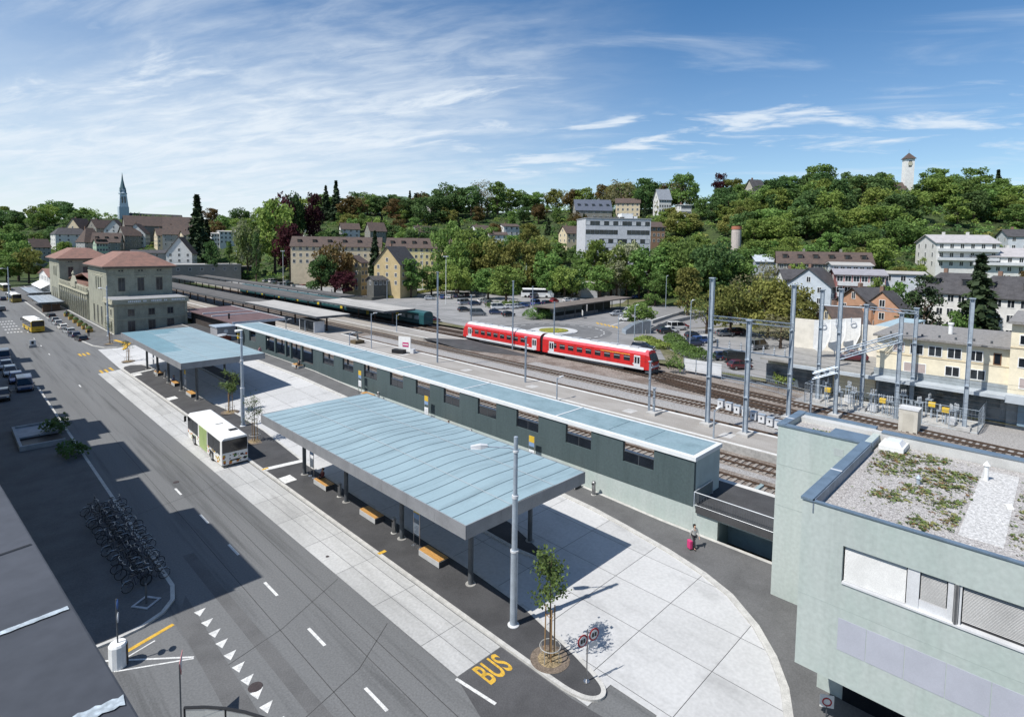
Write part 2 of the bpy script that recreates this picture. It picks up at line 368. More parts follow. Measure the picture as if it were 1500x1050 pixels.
# ------------------------------------------------------------------ street level
def sheet(xs, ys, z, fn=gz):
    mb = MB()
    for y in ys:
        for x in xs: mb.v.append((x, y, fn(x, y)+z))
    n = len(xs)
    for j in range(len(ys)-1):
        for i in range(n-1):
            a = j*n+i; mb.f.append((a, a+1, a+1+n, a+n)); mb.m.append(0)
    return mb
struct('road', sheet([-60, -20, -4]+rng(0, 40.2, 2), rng(-60, 22, 4)+rng(24, 82, 2)+rng(86, 330, 6), 0), ASPH, fixn=False)
def sl_(name, pts, z, m, cell=2.5): return struct(name, panels(pts, rng(min(p[0] for p in pts), max(p[0] for p in pts)+.01, cell), rng(min(p[1] for p in pts), max(p[1] for p in pts)+.01, cell), z, 0), m)
def TONE(m, k):
    # a slab from another pour: the same concrete a little lighter or darker
    c = m.copy(); c.name = m.name+'_pour'
    for n_ in c.node_tree.nodes:
        if n_.type == 'MIX':
            for i in (6, 7): v = n_.inputs[i].default_value; n_.inputs[i].default_value = (v[0]*k, v[1]*k, v[2]*k, 1)
    return c
# bus lane of concrete slabs along the kerb
ARC = [(40.1, 115), (37.1, 112), (37.2, 60), (37.3, 30.5), (37.2, 27), (36.8, 23.6), (36.1, 19.6), (35.2, 16.4), (34.2, 14.2), (32.4, 11.9), (30.6, 10.3), (28.8, 9.1), (26.8, 8.2), (23, 6.6), (18, 5.4), (10, 4.5)]
lane = [(17.75, 21), (20.85, 21), (20.85, 112.6), (17.75, 112.6)]
struct('bus_lane_slab', panels(lane, [17.75, 19.0, 20.1, 20.85], [21, 24.1]+rng(28.9, 112.6, 4.75), .012, .035, True), [CONCW, TONE(CONCW, .92), TONE(CONCW, 1.07)])
plaza = [(20.9, 113.5), (21, 15.2), (22.9, 15.2), (22.9, 12.6), (19.5, 11.2)] + [(18, 5.4)] + [] + [(23, 6.6), (26.8, 8.2), (28.8, 9.1), (30.6, 10.3), (32.4, 11.9), (34.2, 14.2), (35.2, 16.4), (36.1, 19.6), (36.8, 23.6), (37.2, 27), (37.3, 30.5), (37.2, 60), (37.1, 112), (36, 135), (24.3, 133), (21.5, 135.5)]
struct('bus_forecourt', panels(plaza, [17, 19.6, 23.3, 27.4, 31.0, 34.6, 38], [4, 8, 12.0, 16.35]+rng(20.4, 136, 4.7), .03, .035, True), [CONC, TONE(CONC, .95), TONE(CONC, 1.05)])
def island(name, pts, h, mtop, kw=.24, kerb=True, fill=None):
    """raised pavement: granite kerb round the edge and a paved top, following the slope"""
    n = len(pts); cx = sum(p[0] for p in pts)/n; mb = MB(); a2 = sum(pts[i][0]*pts[(i+1) % n][1]-pts[(i+1) % n][0]*pts[i][1] for i in range(n)); sg = 1 if a2 > 0 else -1
    inn = []
    for i in range(n):
        p0, p1, p2 = Vector(pts[i-1]), Vector(pts[i]), Vector(pts[(i+1) % n]); d1 = (p1-p0).normalized(); d2 = (p2-p1).normalized()
        n1 = Vector((-d1.y, d1.x))*sg; n2 = Vector((-d2.y, d2.x))*sg; b = n1+n2; b = b/max(b.length_squared/2, .35); inn.append(p1+b*kw)
    for i in range(n):
        j = (i+1) % n; k = max(1, round((Vector(pts[j])-Vector(pts[i])).length/3))
        for s in range(k):
            t0, t1 = s/k, (s+1)/k
            o0, o1 = Vector(pts[i]).lerp(Vector(pts[j]), t0), Vector(pts[i]).lerp(Vector(pts[j]), t1); i0, i1 = inn[i].lerp(inn[j], t0), inn[i].lerp(inn[j], t1)
            q = lambda p, z: (p.x, p.y, gz(p.x, p.y)+z)
            mb.poly([q(o0, -.1), q(o1, -.1), q(o1, h), q(o0, h)]); mb.poly([q(o0, h), q(o1, h), q(i1, h), q(i0, h)])
    struct(name+'_kerb', mb, KERB)
    ip = [(p.x, p.y) for p in inn]
    xs = [p[0] for p in ip]; ys = [p[1] for p in ip]
    struct(name, panels(ip, rng(min(xs)-.01, max(xs)+.01, 3), rng(min(ys)-.01, max(ys)+.01, 3), h-.006, 0), mtop)
isl = [(20.9, 16.6), (21.0, 15.9), (21.35, 15.25), (21.9, 14.95), (22.45, 15.1), (22.85, 15.7), (23.3, 17.6), (24.25, 22.2), (24.5, 27), (24.6, 52), (24.9, 56), (25.4, 64), (25.4, 72), (24.9, 78), (24.6, 84), (24.6, 109), (24.0, 112.4), (22.6, 114), (21.4, 113.6), (20.95, 112)]
def chaikin(P, k=2):
    for _ in range(k): P = [P[0]]+[q for a, b in zip(P, P[1:]) for q in ((a[0]*.75+b[0]*.25, a[1]*.75+b[1]*.25), (a[0]*.25+b[0]*.75, a[1]*.25+b[1]*.75))]+[P[-1]]
    return P
tip = chaikin([(20.9, 17.6), (20.92, 16.3), (21.2, 15.3), (21.8, 14.85), (22.4, 15.05), (22.8, 15.8), (23.3, 17.6)])
isl = tip+isl[7:]
island('waiting_island', isl, .14, ASPHN)
island('narrow_island', [(28.3, 27), (28.55, 25.2), (29.0, 24.6), (29.6, 25.4), (30.9, 30), (31.0, 46), (30.2, 50), (29.3, 51), (28.4, 49)], .14, ASPHN)
island('narrow_island', [(29.3, 86), (29.6, 84), (30.1, 83.4), (30.7, 84.4), (31.6, 89), (31.6, 104), (30.6, 110), (29.6, 109)], .14, ASPHN)
pav = ARC[:0:-1]+[(40.2, 116), (40.2, -20), (30, -20), (10, -20)]
pav = [(10, 4.5)]+[(18, 5.4), (23, 6.6), (26.8, 8.2), (28.8, 9.1), (30.6, 10.3), (32.4, 11.9), (34.2, 14.2), (35.2, 16.4), (36.1, 19.6), (36.8, 23.6), (37.2, 27), (37.3, 30.5), (37.2, 60), (37.1, 112)]+[(40.15, 118), (40.15, -20), (10, -20)]
island('pavement', pav, .12, ASPHP, kw=.42)
stf = [(24.4, 133.6), (27, 132.6), (40.1, 132), (40.1, 150), (27, 150), (26.6, 330), (20.4, 330), (20.6, 190), (20.8, 150), (21.4, 141), (22.6, 136)]
island('station_pavement', stf, .12, ASPHP)
lp = [(9.8, 39.5), (9.4, 37.9), (8.6, 36.9), (7.4, 36.3), (6.0, 36.1), (0.4, 36.1), (.4, 108), (9.8, 108)]
island('pavement', [(x, y) for x, y in lp], .12, ASPHP)
# light strips that cross the island, tactile slab markers
mb = MB()
for pts in ([(21.2, 53.3), (24.6, 52.5), (24.6, 53.2), (21.2, 54.0)], [(21.2, 106.4), (24.5, 106.4), (24.5, 107.1), (21.2, 107.1)]): mb.poly([(x, y, gz(x, y)+.146) for x, y in pts])
for yy in (49.2, 85.5, 104.6): mb.poly([(x, y, gz(x, y)+.146) for x, y in ((21.2, yy), (22.3, yy), (22.3, yy+1.5), (21.2, yy+1.5))])
struct('paving_marker', mb, MARK)
# painted markings
def quadm(mb, x, y, lx, ly, z=.008, a=0):
    c, s = cos(a), sin(a); mb.poly([(x+dx*c-dy*s, y+dx*s+dy*c, gz(x, y)+z) for dx, dy in ((-lx/2, -ly/2), (lx/2, -ly/2), (lx/2, ly/2), (-lx/2, ly/2))])
mb = MB()
for p in ((260, 720), (298, 760), (341, 805), (397, 862), (464, 932), (553, 1022)):
    g = G(*p); quadm(mb, 14.05, g.y, .17, 1.75 if g.y > 50 else 1.95)
for y0 in (105, 138, 150, 162, 174, 186): quadm(mb, 14.3, y0, .16, 1.6)
for a in ((35.7, 1), (34.4, 1), (33.15, 1), (32.0, 1), (30.75, 1), (29.55, 1), (28.35, 1), (27.15, 1), (26.0, 1), (24.7, 1), (23.5, 1)):
    y = a[0]-.4; mb.poly([(10.0, y-.1, .008), (10.5, y+.52, .008), (9.85, y+.52, .008)])
for a, b in (((668, 994), (726, 1031)),):
    p, q = G(*a), G(*b); d = (q-p).normalized(); nn = Vector((-d.y, d.x, 0))*.09; mb.poly([(r.x, r.y, .018) for r in (p-nn, q-nn, q+nn, p+nn)])
for a, b, wd in (((150, 968), (284, 962), .06), ((180, 966), (227, 938), .05), ((163, 975), (170, 983), .08), ((170, 983), (284, 964), .05)):
    p, q = G(*a), G(*b); d = (q-p).normalized(); nn = Vector((-d.y, d.x, 0))*wd; mb.poly([(r.x, r.y, .012) for r in (p-nn, q-nn, q+nn, p+nn)])
for x0 in (9.6, 10.2, 10.8, 11.4, 12.0):
    for y0 in (176, 182, 188, 194, 200): quadm(mb, x0+1.3, y0, .35, 1.2)
struct('road_marking', mb, MARK)
mb = MB(); p, q = G(182, 956), G(254, 914)
d = (q-p).normalized(); nn = Vector((-d.y, d.x, 0))*.13; mb.poly([(r.x, r.y, .01) for r in (p-nn, q-nn, q+nn, p+nn)])
for pts in (((460, 519), (530, 519)), ((586, 417-0), (650, 410))): pass
for cx0, cy0 in ((118, 520), (124, 520), (130, 519), (150, 545), (157, 544), (164, 542)):
    g = G(cx0, cy0); quadm(mb, g.x, g.y, .55, 3.0)
for c0, c1 in (((168, 500), (186, 506)), ((180, 509), (190, 505)), ((186, 506), (196, 505)), ((190, 505), (181, 513))):
    p, q = G(*c0, .6), G(*c1, .6); d = (q-p).normalized(); nn = Vector((-d.y, d.x, 0))*.3; mb.poly([(r.x, r.y, gz(r.x, r.y)+.15) for r in (p-nn, q-nn, q+nn, p+nn)])
for p in ((588, 837), (699, 837)): pass
for y0 in (33.3, 53.6): mb.poly([(x, y, gz(x, y)+.148) for x, y in ((20.95, y0), (21.55, y0), (21.55, y0+.3), (20.95, y0+.3))])
struct('road_marking', mb, YELL)
# newer asphalt where the bus bay starts, and long repair strips
mb = MB(); mb.poly([(x, y, .006) for x, y in ((17.7, 20.98), (20.85, 20.98), (20.85, 16), (21.2, 12.8), (23, 12.2), (20, 9), (15.5, 8), (16.9, 18.2))])
struct('road_patch', mb, mat('bay_asphalt', (.085, .085, .088), .9, .12, .5, bump=.25, bscale=20, fine=.09, fscale=14))
mb = MB(); mb.poly([(x, y, .005) for x, y in ((17.0, 115), (20.8, 113.5), (21.3, 134), (17.8, 149))]); mb.poly([(x, y, .005) for x, y in ((8.9, 35.5), (10.0, 38), (9.7, 25), (9.2, 18), (8.4, 18))])
mb.poly([(x, y, .0045) for x, y in ((11.2, 43), (11.9, 43), (12.2, 12), (11.4, 12))])
struct('road_patch', mb, ASPHP)
mb = MB()
for pts in (((9.7, 52), (16, 53.5), (17.7, 54.2)), ((9.8, 30), (13, 30.8), (17.6, 33)), ((11, 24), (14.5, 25), (17.5, 27)), ((15.2, 20), (15.6, 60), (15.4, 100)), ((16.2, 18), (16.5, 60), (16.4, 110)), ((12.8, 20), (13.0, 80), (12.7, 140))):
    for a, b in zip(pts, pts[1:]):
        a, b = Vector(a), Vector(b); d = (b-a).normalized(); nn = Vector((-d.y, d.x))*.02; mb.poly([(r.x, r.y, .0065) for r in (a-nn, b-nn, b+nn, a+nn)])
struct('road_crack', mb, mat('tar_joint', (.06, .06, .06), .8, .1))
mb = MB()
for p, r in (((374, 1006), .34), ((480, 815), .14), ((504, 790), .12), ((472, 792), .12), ((462, 760), .3), ((154, 541), .35), ((166, 548), .3), ((205, 565), .25), ((258, 706), .25), ((210, 548), .3)):
    g = G(*p); n = 16; mb.prism([(g.x+r*cos(2*pi*i/n), g.y+r*sin(2*pi*i/n)) for i in range(n)], -.05, .024)
struct('drain_cover', mb, mat('cast_iron', (.075, .06, .06), .7, .15, 6, metal=.3))
text_obj('road_lettering', 'BUS', 1.0, Matrix.Translation((19.45, 20.15, .014)), YELL, sx=1.0, sy=2.05, depth=.002)['kind'] = 'structure'
# ------------------------------------------------------------------ bus shelters
def canopy(x0, x1, y0, y1, ztop, wave, label, colsx, ys, colsx2, ys2, patches):
    t = thing('bus_shelter', label, 'shelter', (x0, y0, 0), 0, 'bus station shelters')
    lx, ly = x1-x0, y1-y0
    def zr(u, v): return ztop+wave*(sin(pi*u/lx)**2)*(.35+.65*sin(pi*min(max(u/lx, 0), 1)))*sin(pi*min(1, max(0, (v+3)/(ly+6))))
    mb = MB(); xs = rng(0, lx, .55); ys_ = rng(0, ly, 1.2); n = len(xs)
    for dz in (0, -.12):
        for v in ys_:
            for u in xs: mb.v.append((u, v, zr(u, v)+dz))
    k = n*len(ys_)
    for j in range(len(ys_)-1):
        for i in range(n-1):
            a = j*n+i; mb.f += [(a, a+1, a+1+n, a+n), (k+a, k+a+n, k+a+n+1, k+a+1)]; pm = 0
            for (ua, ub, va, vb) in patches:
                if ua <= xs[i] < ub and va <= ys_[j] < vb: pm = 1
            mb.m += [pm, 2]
    sm = mb
    for v in ys_[1:-1]:
        for i in range(n-1):
            for s in (1,): sm.poly([(xs[i], v-.022, zr(xs[i], v)+.014), (xs[i+1], v-.022, zr(xs[i+1], v)+.014), (xs[i+1], v+.022, zr(xs[i+1], v)+.014), (xs[i], v+.022, zr(xs[i], v)+.014)], 3)
    rl = mb
    for u in (lx*.33, lx*.70):
        for j in range(len(ys_)-1):
            a, b = ys_[j], ys_[j+1]; rl.poly([(u-.03, a, zr(u, a)+.03), (u+.03, a, zr(u, a)+.03), (u+.03, b, zr(u, b)+.03), (u-.03, b, zr(u, b)+.03)], 4)
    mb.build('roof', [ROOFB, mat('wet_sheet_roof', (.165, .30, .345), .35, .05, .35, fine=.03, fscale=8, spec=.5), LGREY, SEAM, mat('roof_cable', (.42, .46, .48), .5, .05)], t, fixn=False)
    f = MB(); hh = .78
    def fas(ax, pos, a, b, th):
        pn = rng(a, b, 2.9)
        for p, q in zip(pn, pn[1:]):
            if ax == 'x': f.box(p+.006, q-.006, pos, pos+th, ztop-hh, ztop+.03)
            else: f.box(pos, pos+th, p+.006, q-.006, ztop-hh, ztop+.03)
    fas('y', -.06, -.06, ly+.06, .06); fas('y', lx, -.06, ly+.06, .06); fas('x', -.06, 0, lx, .06); fas('x', ly, 0, lx, .06)
    f.build('fascia', FASC, t)
    MB().box(.05, lx-.05, .05, ly-.05, ztop-.62, ztop-.55).build('soffit', mat('canopy_soffit', (.30, .31, .29), .7, .05), t)
    for X, Y in [(colsx, y) for y in ys]+[(colsx2, y) for y in ys2]:
        g = gz(X, Y)+.13; c = MB().lathe([(.17, 0), (.17, ztop-.6-g)], 14, (X-x0, Y-y0, g)).build('column', STEELD, t)
        MB().lathe([(.34, 0), (.34, .03), (.2, .04)], 16, (X-x0, Y-y0, g)).build('base_plate', mat('column_foot', (.33, .32, .3), .8, .1), c)
    return t
canopy(19.9, 30.6, 22.9, 50.9, 6.5, .26, 'near blue-grey bus shelter roof on dark columns beside the bench row', 23.3, (26.3, 34.0, 42.1, 49.8), 29.9, (27.2, 35, 42.5, 48.5), [])
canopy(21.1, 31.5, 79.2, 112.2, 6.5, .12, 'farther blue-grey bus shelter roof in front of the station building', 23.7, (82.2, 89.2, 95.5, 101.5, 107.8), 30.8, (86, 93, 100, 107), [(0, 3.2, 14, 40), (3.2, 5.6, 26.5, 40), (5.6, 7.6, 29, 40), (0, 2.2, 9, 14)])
# benches: concrete block with a timber top
def bench(loc, rz, label, ln=2.3, group='block benches of the bus station'):
    t = thing('bench', label, 'bench', loc, rz, group)
    MB().box(-.42, .42, -ln/2, ln/2, 0, .40).build('seat_block', GREENC if False else mat('bench_concrete', (.44, .44, .43), .8, .07, 2, fine=.05), t, bevel=.012)
    mb = MB()
    for k in range(6): mb.box(-.40+k*.136, -.40+k*.136+.122, -ln/2+.02, ln/2-.02, .405, .455)
    mb.build('seat', WOOD, t)
    MB().box(-.425, .425, -ln/2-.012, -ln/2-.002, .0, .40).build('end_panel', mat('bench_end', (.05, .05, .055), .7, .1), t)
    return t
B = [(23.4, 46.2, 'timber-topped block bench at the far end of the near shelter'), (23.4, 38.3, 'timber-topped block bench in the middle of the near shelter'), (23.3, 30.2, 'timber-topped block bench nearest the tall lamp post'),
     (23.9, 85.2, 'timber-topped block bench at the near end of the farther shelter'), (24.0, 93.2, 'timber-topped block bench in the middle of the farther shelter'), (24.0, 102.2, 'timber-topped block bench at the far end of the farther shelter'),
     (39.35, 65.2, 'timber-topped block bench against the dark wall beside a round bin'), (39.45, 49.2, 'timber-topped block bench with a seated person against the dark wall'), (39.3, 31.2, 'timber-topped block bench half hidden by the corner of the near shelter')]
for x, y, l in B: bench((x, y, gz(x, y)+.135), 0, l)
def bin_(x, y, label):
    t = thing('litter_bin', label, 'bin', (x, y, gz(x, y)+.13), 0, 'tall steel litter bins')
    MB().lathe([(.17, .0), (.17, 1.0)], 18).build('drum', STAIN, t); MB().lathe([(.18, 1.0), (.18, 1.14), (.12, 1.2)], 18).build('hood', mat('bin_hood', (.3, .3, .3), .4, .1, metal=.6), t)
    MB().box(-.19, -.165, -.11, .11, .92, 1.04).build('slot', BLACK, t); MB().lathe([(.24, -.01), (.24, .02)], 16).build('base_plate', KERB, t)
for x, y, l in ((23.4, 43.4, 'steel litter bin beside a column near the far bench of the near shelter'), (23.35, 35.1, 'steel litter bin beside the middle bench of the near shelter'), (39.4, 28.4, 'steel litter bin standing alone in the sun against the wall'),
                (39.5, 62.9, 'steel litter bin next to the bench against the dark wall'), (24.1, 90.6, 'steel litter bin at the near end of the farther shelter'), (24.1, 99, 'steel litter bin in the farther shelter between two benches'), (39.6, 44.9, 'steel litter bin right of the seated person by the wall'), (39.6, 85.6, 'steel litter bin beside the person in black at the far wall')): bin_(x, y, l)
def stop_sign(x, y, label, rz=0, yellow=True):
    t = thing('bus_stop_sign', label, 'sign', (x, y, gz(x, y)+.13), rz, 'bus stop frames')
    for s in (-.36, .36):
        MB().tube([(0, s, 0), (0, s, 3.1)], .028, 8).build('post', STAIN, t); MB().lathe([(.16, 0), (.16, .03)], 12, (0, s, 0)).build('base_plate', STAIN, t)
    MB().box(-.025, .025, -.34, .34, 2.5, 3.1, 0).build('stop_panel', plain('stop_yellow', (.6, .40, .04)) if yellow else STEEL, t)
    MB().box(-.025, .025, -.34, .34, 2.1, 2.48).build('route_panel', plain('route_blue', (.2, .3, .46)), t)
    mb = MB().box(-.02, .02, -.34, .34, .95, 1.75, 0)
    for k in range(6): mb.box(-.024, .024, -.27, .27-.1*(k % 3), 1.05+k*.1, 1.09+k*.1, 1)
    mb.build('timetable', [plain('timetable_white', (.68, .70, .70)), plain('print_grey', (.35, .37, .4))], t)
for x, y, l in ((23.4, 32.3, 'bus stop frame with timetable beside the nearest bench of the near shelter'), (23.5, 48.7, 'bus stop frame with timetable at the far column of the near shelter'), (23.9, 88, 'bus stop frame with yellow top at the near end of the farther shelter'), (24.2, 106, 'bus stop frame with timetable at the far end of the farther shelter'),
                (39.4, 35.8, 'yellow-topped bus stop frame at the dark wall right of the lamp post'), (39.4, 67.3, 'yellow-topped bus stop frame at the dark wall left of the wall bench'), (39.4, 52.5, 'yellow-topped bus stop frame at the dark wall left of the seated person')): stop_sign(x, y, l)
# ------------------------------------------------------------------ shelter building along platform: openings in a wall coloured shade-dark, on a light plinth
WY = 40.2
t = thing('platform_building', 'long low teal platform building with flat blue-grey roof and white edge', 'building', (WY, 19.6, 0))
def LB(mb, y0, y1, z0, z1, x0=0, x1=.3, m=0): mb.box(x0, x1, y0-19.6, y1-19.6, z0, z1, m)
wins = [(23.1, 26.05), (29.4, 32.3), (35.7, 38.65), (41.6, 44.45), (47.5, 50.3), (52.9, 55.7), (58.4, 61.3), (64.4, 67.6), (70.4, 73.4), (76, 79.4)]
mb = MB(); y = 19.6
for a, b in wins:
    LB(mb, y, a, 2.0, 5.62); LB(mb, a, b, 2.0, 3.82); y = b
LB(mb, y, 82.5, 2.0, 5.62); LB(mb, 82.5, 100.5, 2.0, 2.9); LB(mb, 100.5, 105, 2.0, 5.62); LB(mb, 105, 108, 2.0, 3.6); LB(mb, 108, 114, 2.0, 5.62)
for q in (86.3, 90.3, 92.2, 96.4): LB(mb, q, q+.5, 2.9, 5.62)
mb.build('wall', SHADEW, t)
mb = MB()
for k in range(31): LB(mb, 19.6+k*3.04, 19.62+k*3.04, 2.0, 3.8, -.004, 0)
LB(mb, 19.6, 114, 2.0, 2.03, -.006, 0); mb.build('panel_joint', mat('teal_joint', (.053, .075, .078), .8, .1), t)
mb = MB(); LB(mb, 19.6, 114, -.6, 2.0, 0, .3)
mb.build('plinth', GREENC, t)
mb = MB(); LB(mb, 19.6, 19.9, 2.2, 5.62, .3, 4.45); mb.build('end_wall', mat('end_wall_lightened', (.42, .49, .48), .85, .06, .6, fine=.04), t)  # lighter than the front wall, to offset the shade on this end
MB().box(-.12, 4.55, -.15, 95.2, 5.62, 5.95).build('roof_edge', mat('roof_edge_white', (.66, .68, .68), .5, .04, fine=.03), t, bevel=.015)
rb = MB().box(.28, 4.15, .25, 94.8, 5.9, 5.972)
rb.build('roof', mat('flat_blue_roof', (.225, .315, .35), .6, .08, .5, rgb2=(.19, .275, .305), fine=.04, fscale=5, stain=(.25, .8, (1, .5, 1), .48, .75)), t)
mb = MB()
for y in (33.5, 47, 60.5, 74, 87.5, 101): LB(mb, y, y+.16, 5.96, 6.02, .2, 4.3)
mb.build('roof_joint', mat('roof_edge_white', (.66, .68, .68)), t)
mb = MB()
for y in (24.3, 27.9, 54, 69): LB(mb, y, y+.05, 5.975, 5.98, .6, 3.9)
mb.build('roof_seam', SEAM, t)
for a, b in wins:
    f = MB()
    for p in (a+.0, b-.03): LB(f, p, p+.03, 3.82, 5.62, .10, .18)
    LB(f, (a+b)/2-.02, (a+b)/2+.02, 3.82, 4.7, .12, .18); LB(f, a, b, 4.68, 4.72, .12, .18); f = f.build('window_frame', STEELD, t)
    g = MB(); LB(g, a+.08, b-.08, 3.82, 4.62, .14, .16); g.build('pane', DGLASS, f)
for k in range(15): MB().box(4.0, 4.2, 5.5+6*k, 5.7+6*k, 2.2, 5.62).build('post', STEELD, t)
# platform behind it, balcony, underpass
mb = MB().box(40.52, 46.6, 19.3, 150, 1.2, 2.2).box(40.0, 46.6, 12.4, 19.3, 1.72, 2.2); mb.box(46.05, 46.62, 12.4, 150, 2.2, 2.212, 1)
struct('platform', mb, [ASPHN, mat('platform_edge', (.6, .59, .56), .85, .08)])
t = thing('retaining_wall', 'light concrete retaining wall with dark underpass opening under the railing', 'wall', (WY, 12.4, 0))
MB().box(-.02, .3, 5.2, 7.18, -.8, 2.16).box(-.02, .3, 0, 5.2, 1.55, 2.16).build('wall', GREENC, t)
MB().box(.3, 9, 5.2, 5.5, -.8, 1.7).box(.3, 9, -.3, 0, -.8, 1.7).box(1.9, 2.2, 0, 5.2, -.8, 1.7).build('underpass_wall', mat('underpass_wall_paint', (.26, .34, .35), .8, .06), t)
def railing(name, a, b, z, label, cat='railing', h=1.1, gap=.12, ret=None, m=STEEL):
    t = thing(name, label, cat, (a[0], a[1], z)); d = Vector((b[0]-a[0], b[1]-a[1], 0)); ln = d.length; d.normalize()
    pth = [Vector((0, 0, 0)), d*ln]
    if ret: pth = [Vector((ret[0]-a[0], ret[1]-a[1], 0))]+pth
    hr = MB(); bal = MB(); up = Vector((0, 0, 1))
    for p, q in zip(pth, pth[1:]):
        hr.tube([p+up*h, q+up*h], .035, 6); hr.tube([p+up*.1, q+up*.1], .02, 5); n = max(1, int((q-p).length/gap))
        for k in range(n+1):
            s = p.lerp(q, k/n); bal.box(s.x-.012, s.x+.012, s.y-.012, s.y+.012, .1, h)
    hr.build('handrail', mat('handrail_steel', (.55, .57, .58), .4, .05, metal=.4), t); bal.build('balusters', STEELD, t)
    for p in pth: MB().box(p.x-.03, p.x+.03, p.y-.03, p.y+.03, 0, h).build('post', m, t)
railing('railing', (40.05, 19.45), (40.05, 12.5), 2.2, 'steel balustrade on the retaining wall beside the end of the teal building', ret=(43.2, 19.45))
# ------------------------------------------------------------------ rail yard
struct('track_bed', sheet(rng(46.5, 90, 3), rng(-40, 420, 8), 1.45, lambda x, y: 0), BALL, fixn=False)
mb = MB()
for x0, x1, y0, y1 in ((50.6, 51.7, -40, 260), (64.7, 67.6, 10, 110), (71.0, 73.4, 6, 66), (58, 61.2, -30, 9)): mb.box(x0, x1, y0, y1, 1.2, 1.475)
struct('gravel_walkway', mb, BALLG)
mb = MB().box(55.5, 61.3, 10, 112, 1.2, 2.25, 0); mb.box(55.5, 64.5, 112, 320, 1.2, 2.25, 0)
mb.box(55.52, 56.0, 10, 320, 2.25, 2.262, 1); mb.box(60.75, 61.28, 10, 112, 2.25, 2.262, 1); mb.box(55.44, 55.5, 10, 112, 1.3, 2.2, 2)
for y0 in (24, 36, 52, 66, 83): mb.box(57.0, 58.6, y0, y0+1.3, 2.25, 2.256, 3)
struct('platform', mb, [PLAT, mat('platform_edge', (.6, .59, .56)), mat('platform_face', (.36, .355, .34), .9, .12, 3, fine=.12), mat('pale_paving_patch', (.47, .46, .44), .9, .1)])
mb = MB(); mb.prism([(71.2, 96), (77.0, 88), (77.6, 320), (70.9, 320)], 1.2, 2.25, 0); mb.poly([(71.2, 96, 2.25), (71.2, 84, 1.5), (76.4, 68, 1.5), (77.0, 88, 2.25)], 1); mb.poly([(71.25, 95, 2.262), (71.65, 94.6, 2.262), (71.4, 320, 2.262), (70.95, 320, 2.262)], 2); mb.poly([(76.5, 88.8, 2.262), (76.95, 88.2, 2.262), (77.5, 320, 2.262), (77.1, 320, 2.262)], 2)
struct('platform', mb, [PLAT, ASPHN, mat('platform_edge', (.6, .59, .56))])
struct('platform', MB().box(87.0, 91.5, 118, 320, 1.2, 2.22), PLAT)
def spline(pts, st=.65):
    P = [Vector((p[0], p[1], 0)) for p in pts]; P = [P[0]*2-P[1]]+P+[P[-1]*2-P[-2]]; out = []
    for i in range(1, len(P)-2):
        n = max(1, round((P[i+1]-P[i]).length/st))
        for k in range(n):
            u = k/n; a, b, c, d = P[i-1:i+3]
            out.append(.5*((2*b)+(c-a)*u+(2*a-5*b+4*c-d)*u*u+(3*b-a-3*c+d)*u**3))
    return out+[P[-2]]
def track(pts, sm, z=1.45, bed=None, sl_every=1):
    mb = MB(); P = spline(pts); n = len(P)
    T = [(P[min(i+1, n-1)]-P[max(i-1, 0)]).normalized() for i in range(n)]
    for i in range(0, n, sl_every): mb.obox((P[i].x, P[i].y, z), 2.5, .26, .09, atan2(T[i].y, T[i].x)-pi/2, 0)
    for s in (-.7525, .7525):
        for lo, hi, wd, m in ((.09, .16, .07, 1), (.16, .25, .036, 1)):
            rg = []
            for i in range(0, n, 3):
                q = Vector((T[i].y, -T[i].x, 0)); c = P[i]+q*s
                rg.append([c-q*wd+Vector((0, 0, z+lo)), c+q*wd+Vector((0, 0, z+lo)), c+q*wd+Vector((0, 0, z+hi)), c-q*wd+Vector((0, 0, z+hi))])
            mb.loft(rg, m)
    struct('railway_track', mb, [sm, RAIL])
track([(48.5, -30), (48.5, 300)], SLEEP); track([(53.3, -30), (53.3, 300)], SLEEP)
track([(62.95, -30), (62.95, 60), (62.95, 108), (66.0, 140), (66.3, 300)], SLEEPD); track([(69.3, -30), (69.3, 300)], SLEEP)
TR = [(72.2, 5), (74.5, 23), (77.0, 38), (78.9, 46.5), (80.15, 60), (80.5, 72), (80.9, 92), (80.6, 120), (80.3, 300)]
track(TR, SLEEPD); track([(75, -10), (76.6, 5), (78.9, 25), (81.3, 44), (83.3, 58), (84.6, 75), (84.6, 300)], SLEEPD)
track([(70.2, 2), (72.2, 16), (73.6, 26), (75.6, 36), (77.6, 44)], SLEEPD)
for x0, y0, x1, y1 in ((70, 120, 71, 230),): pass
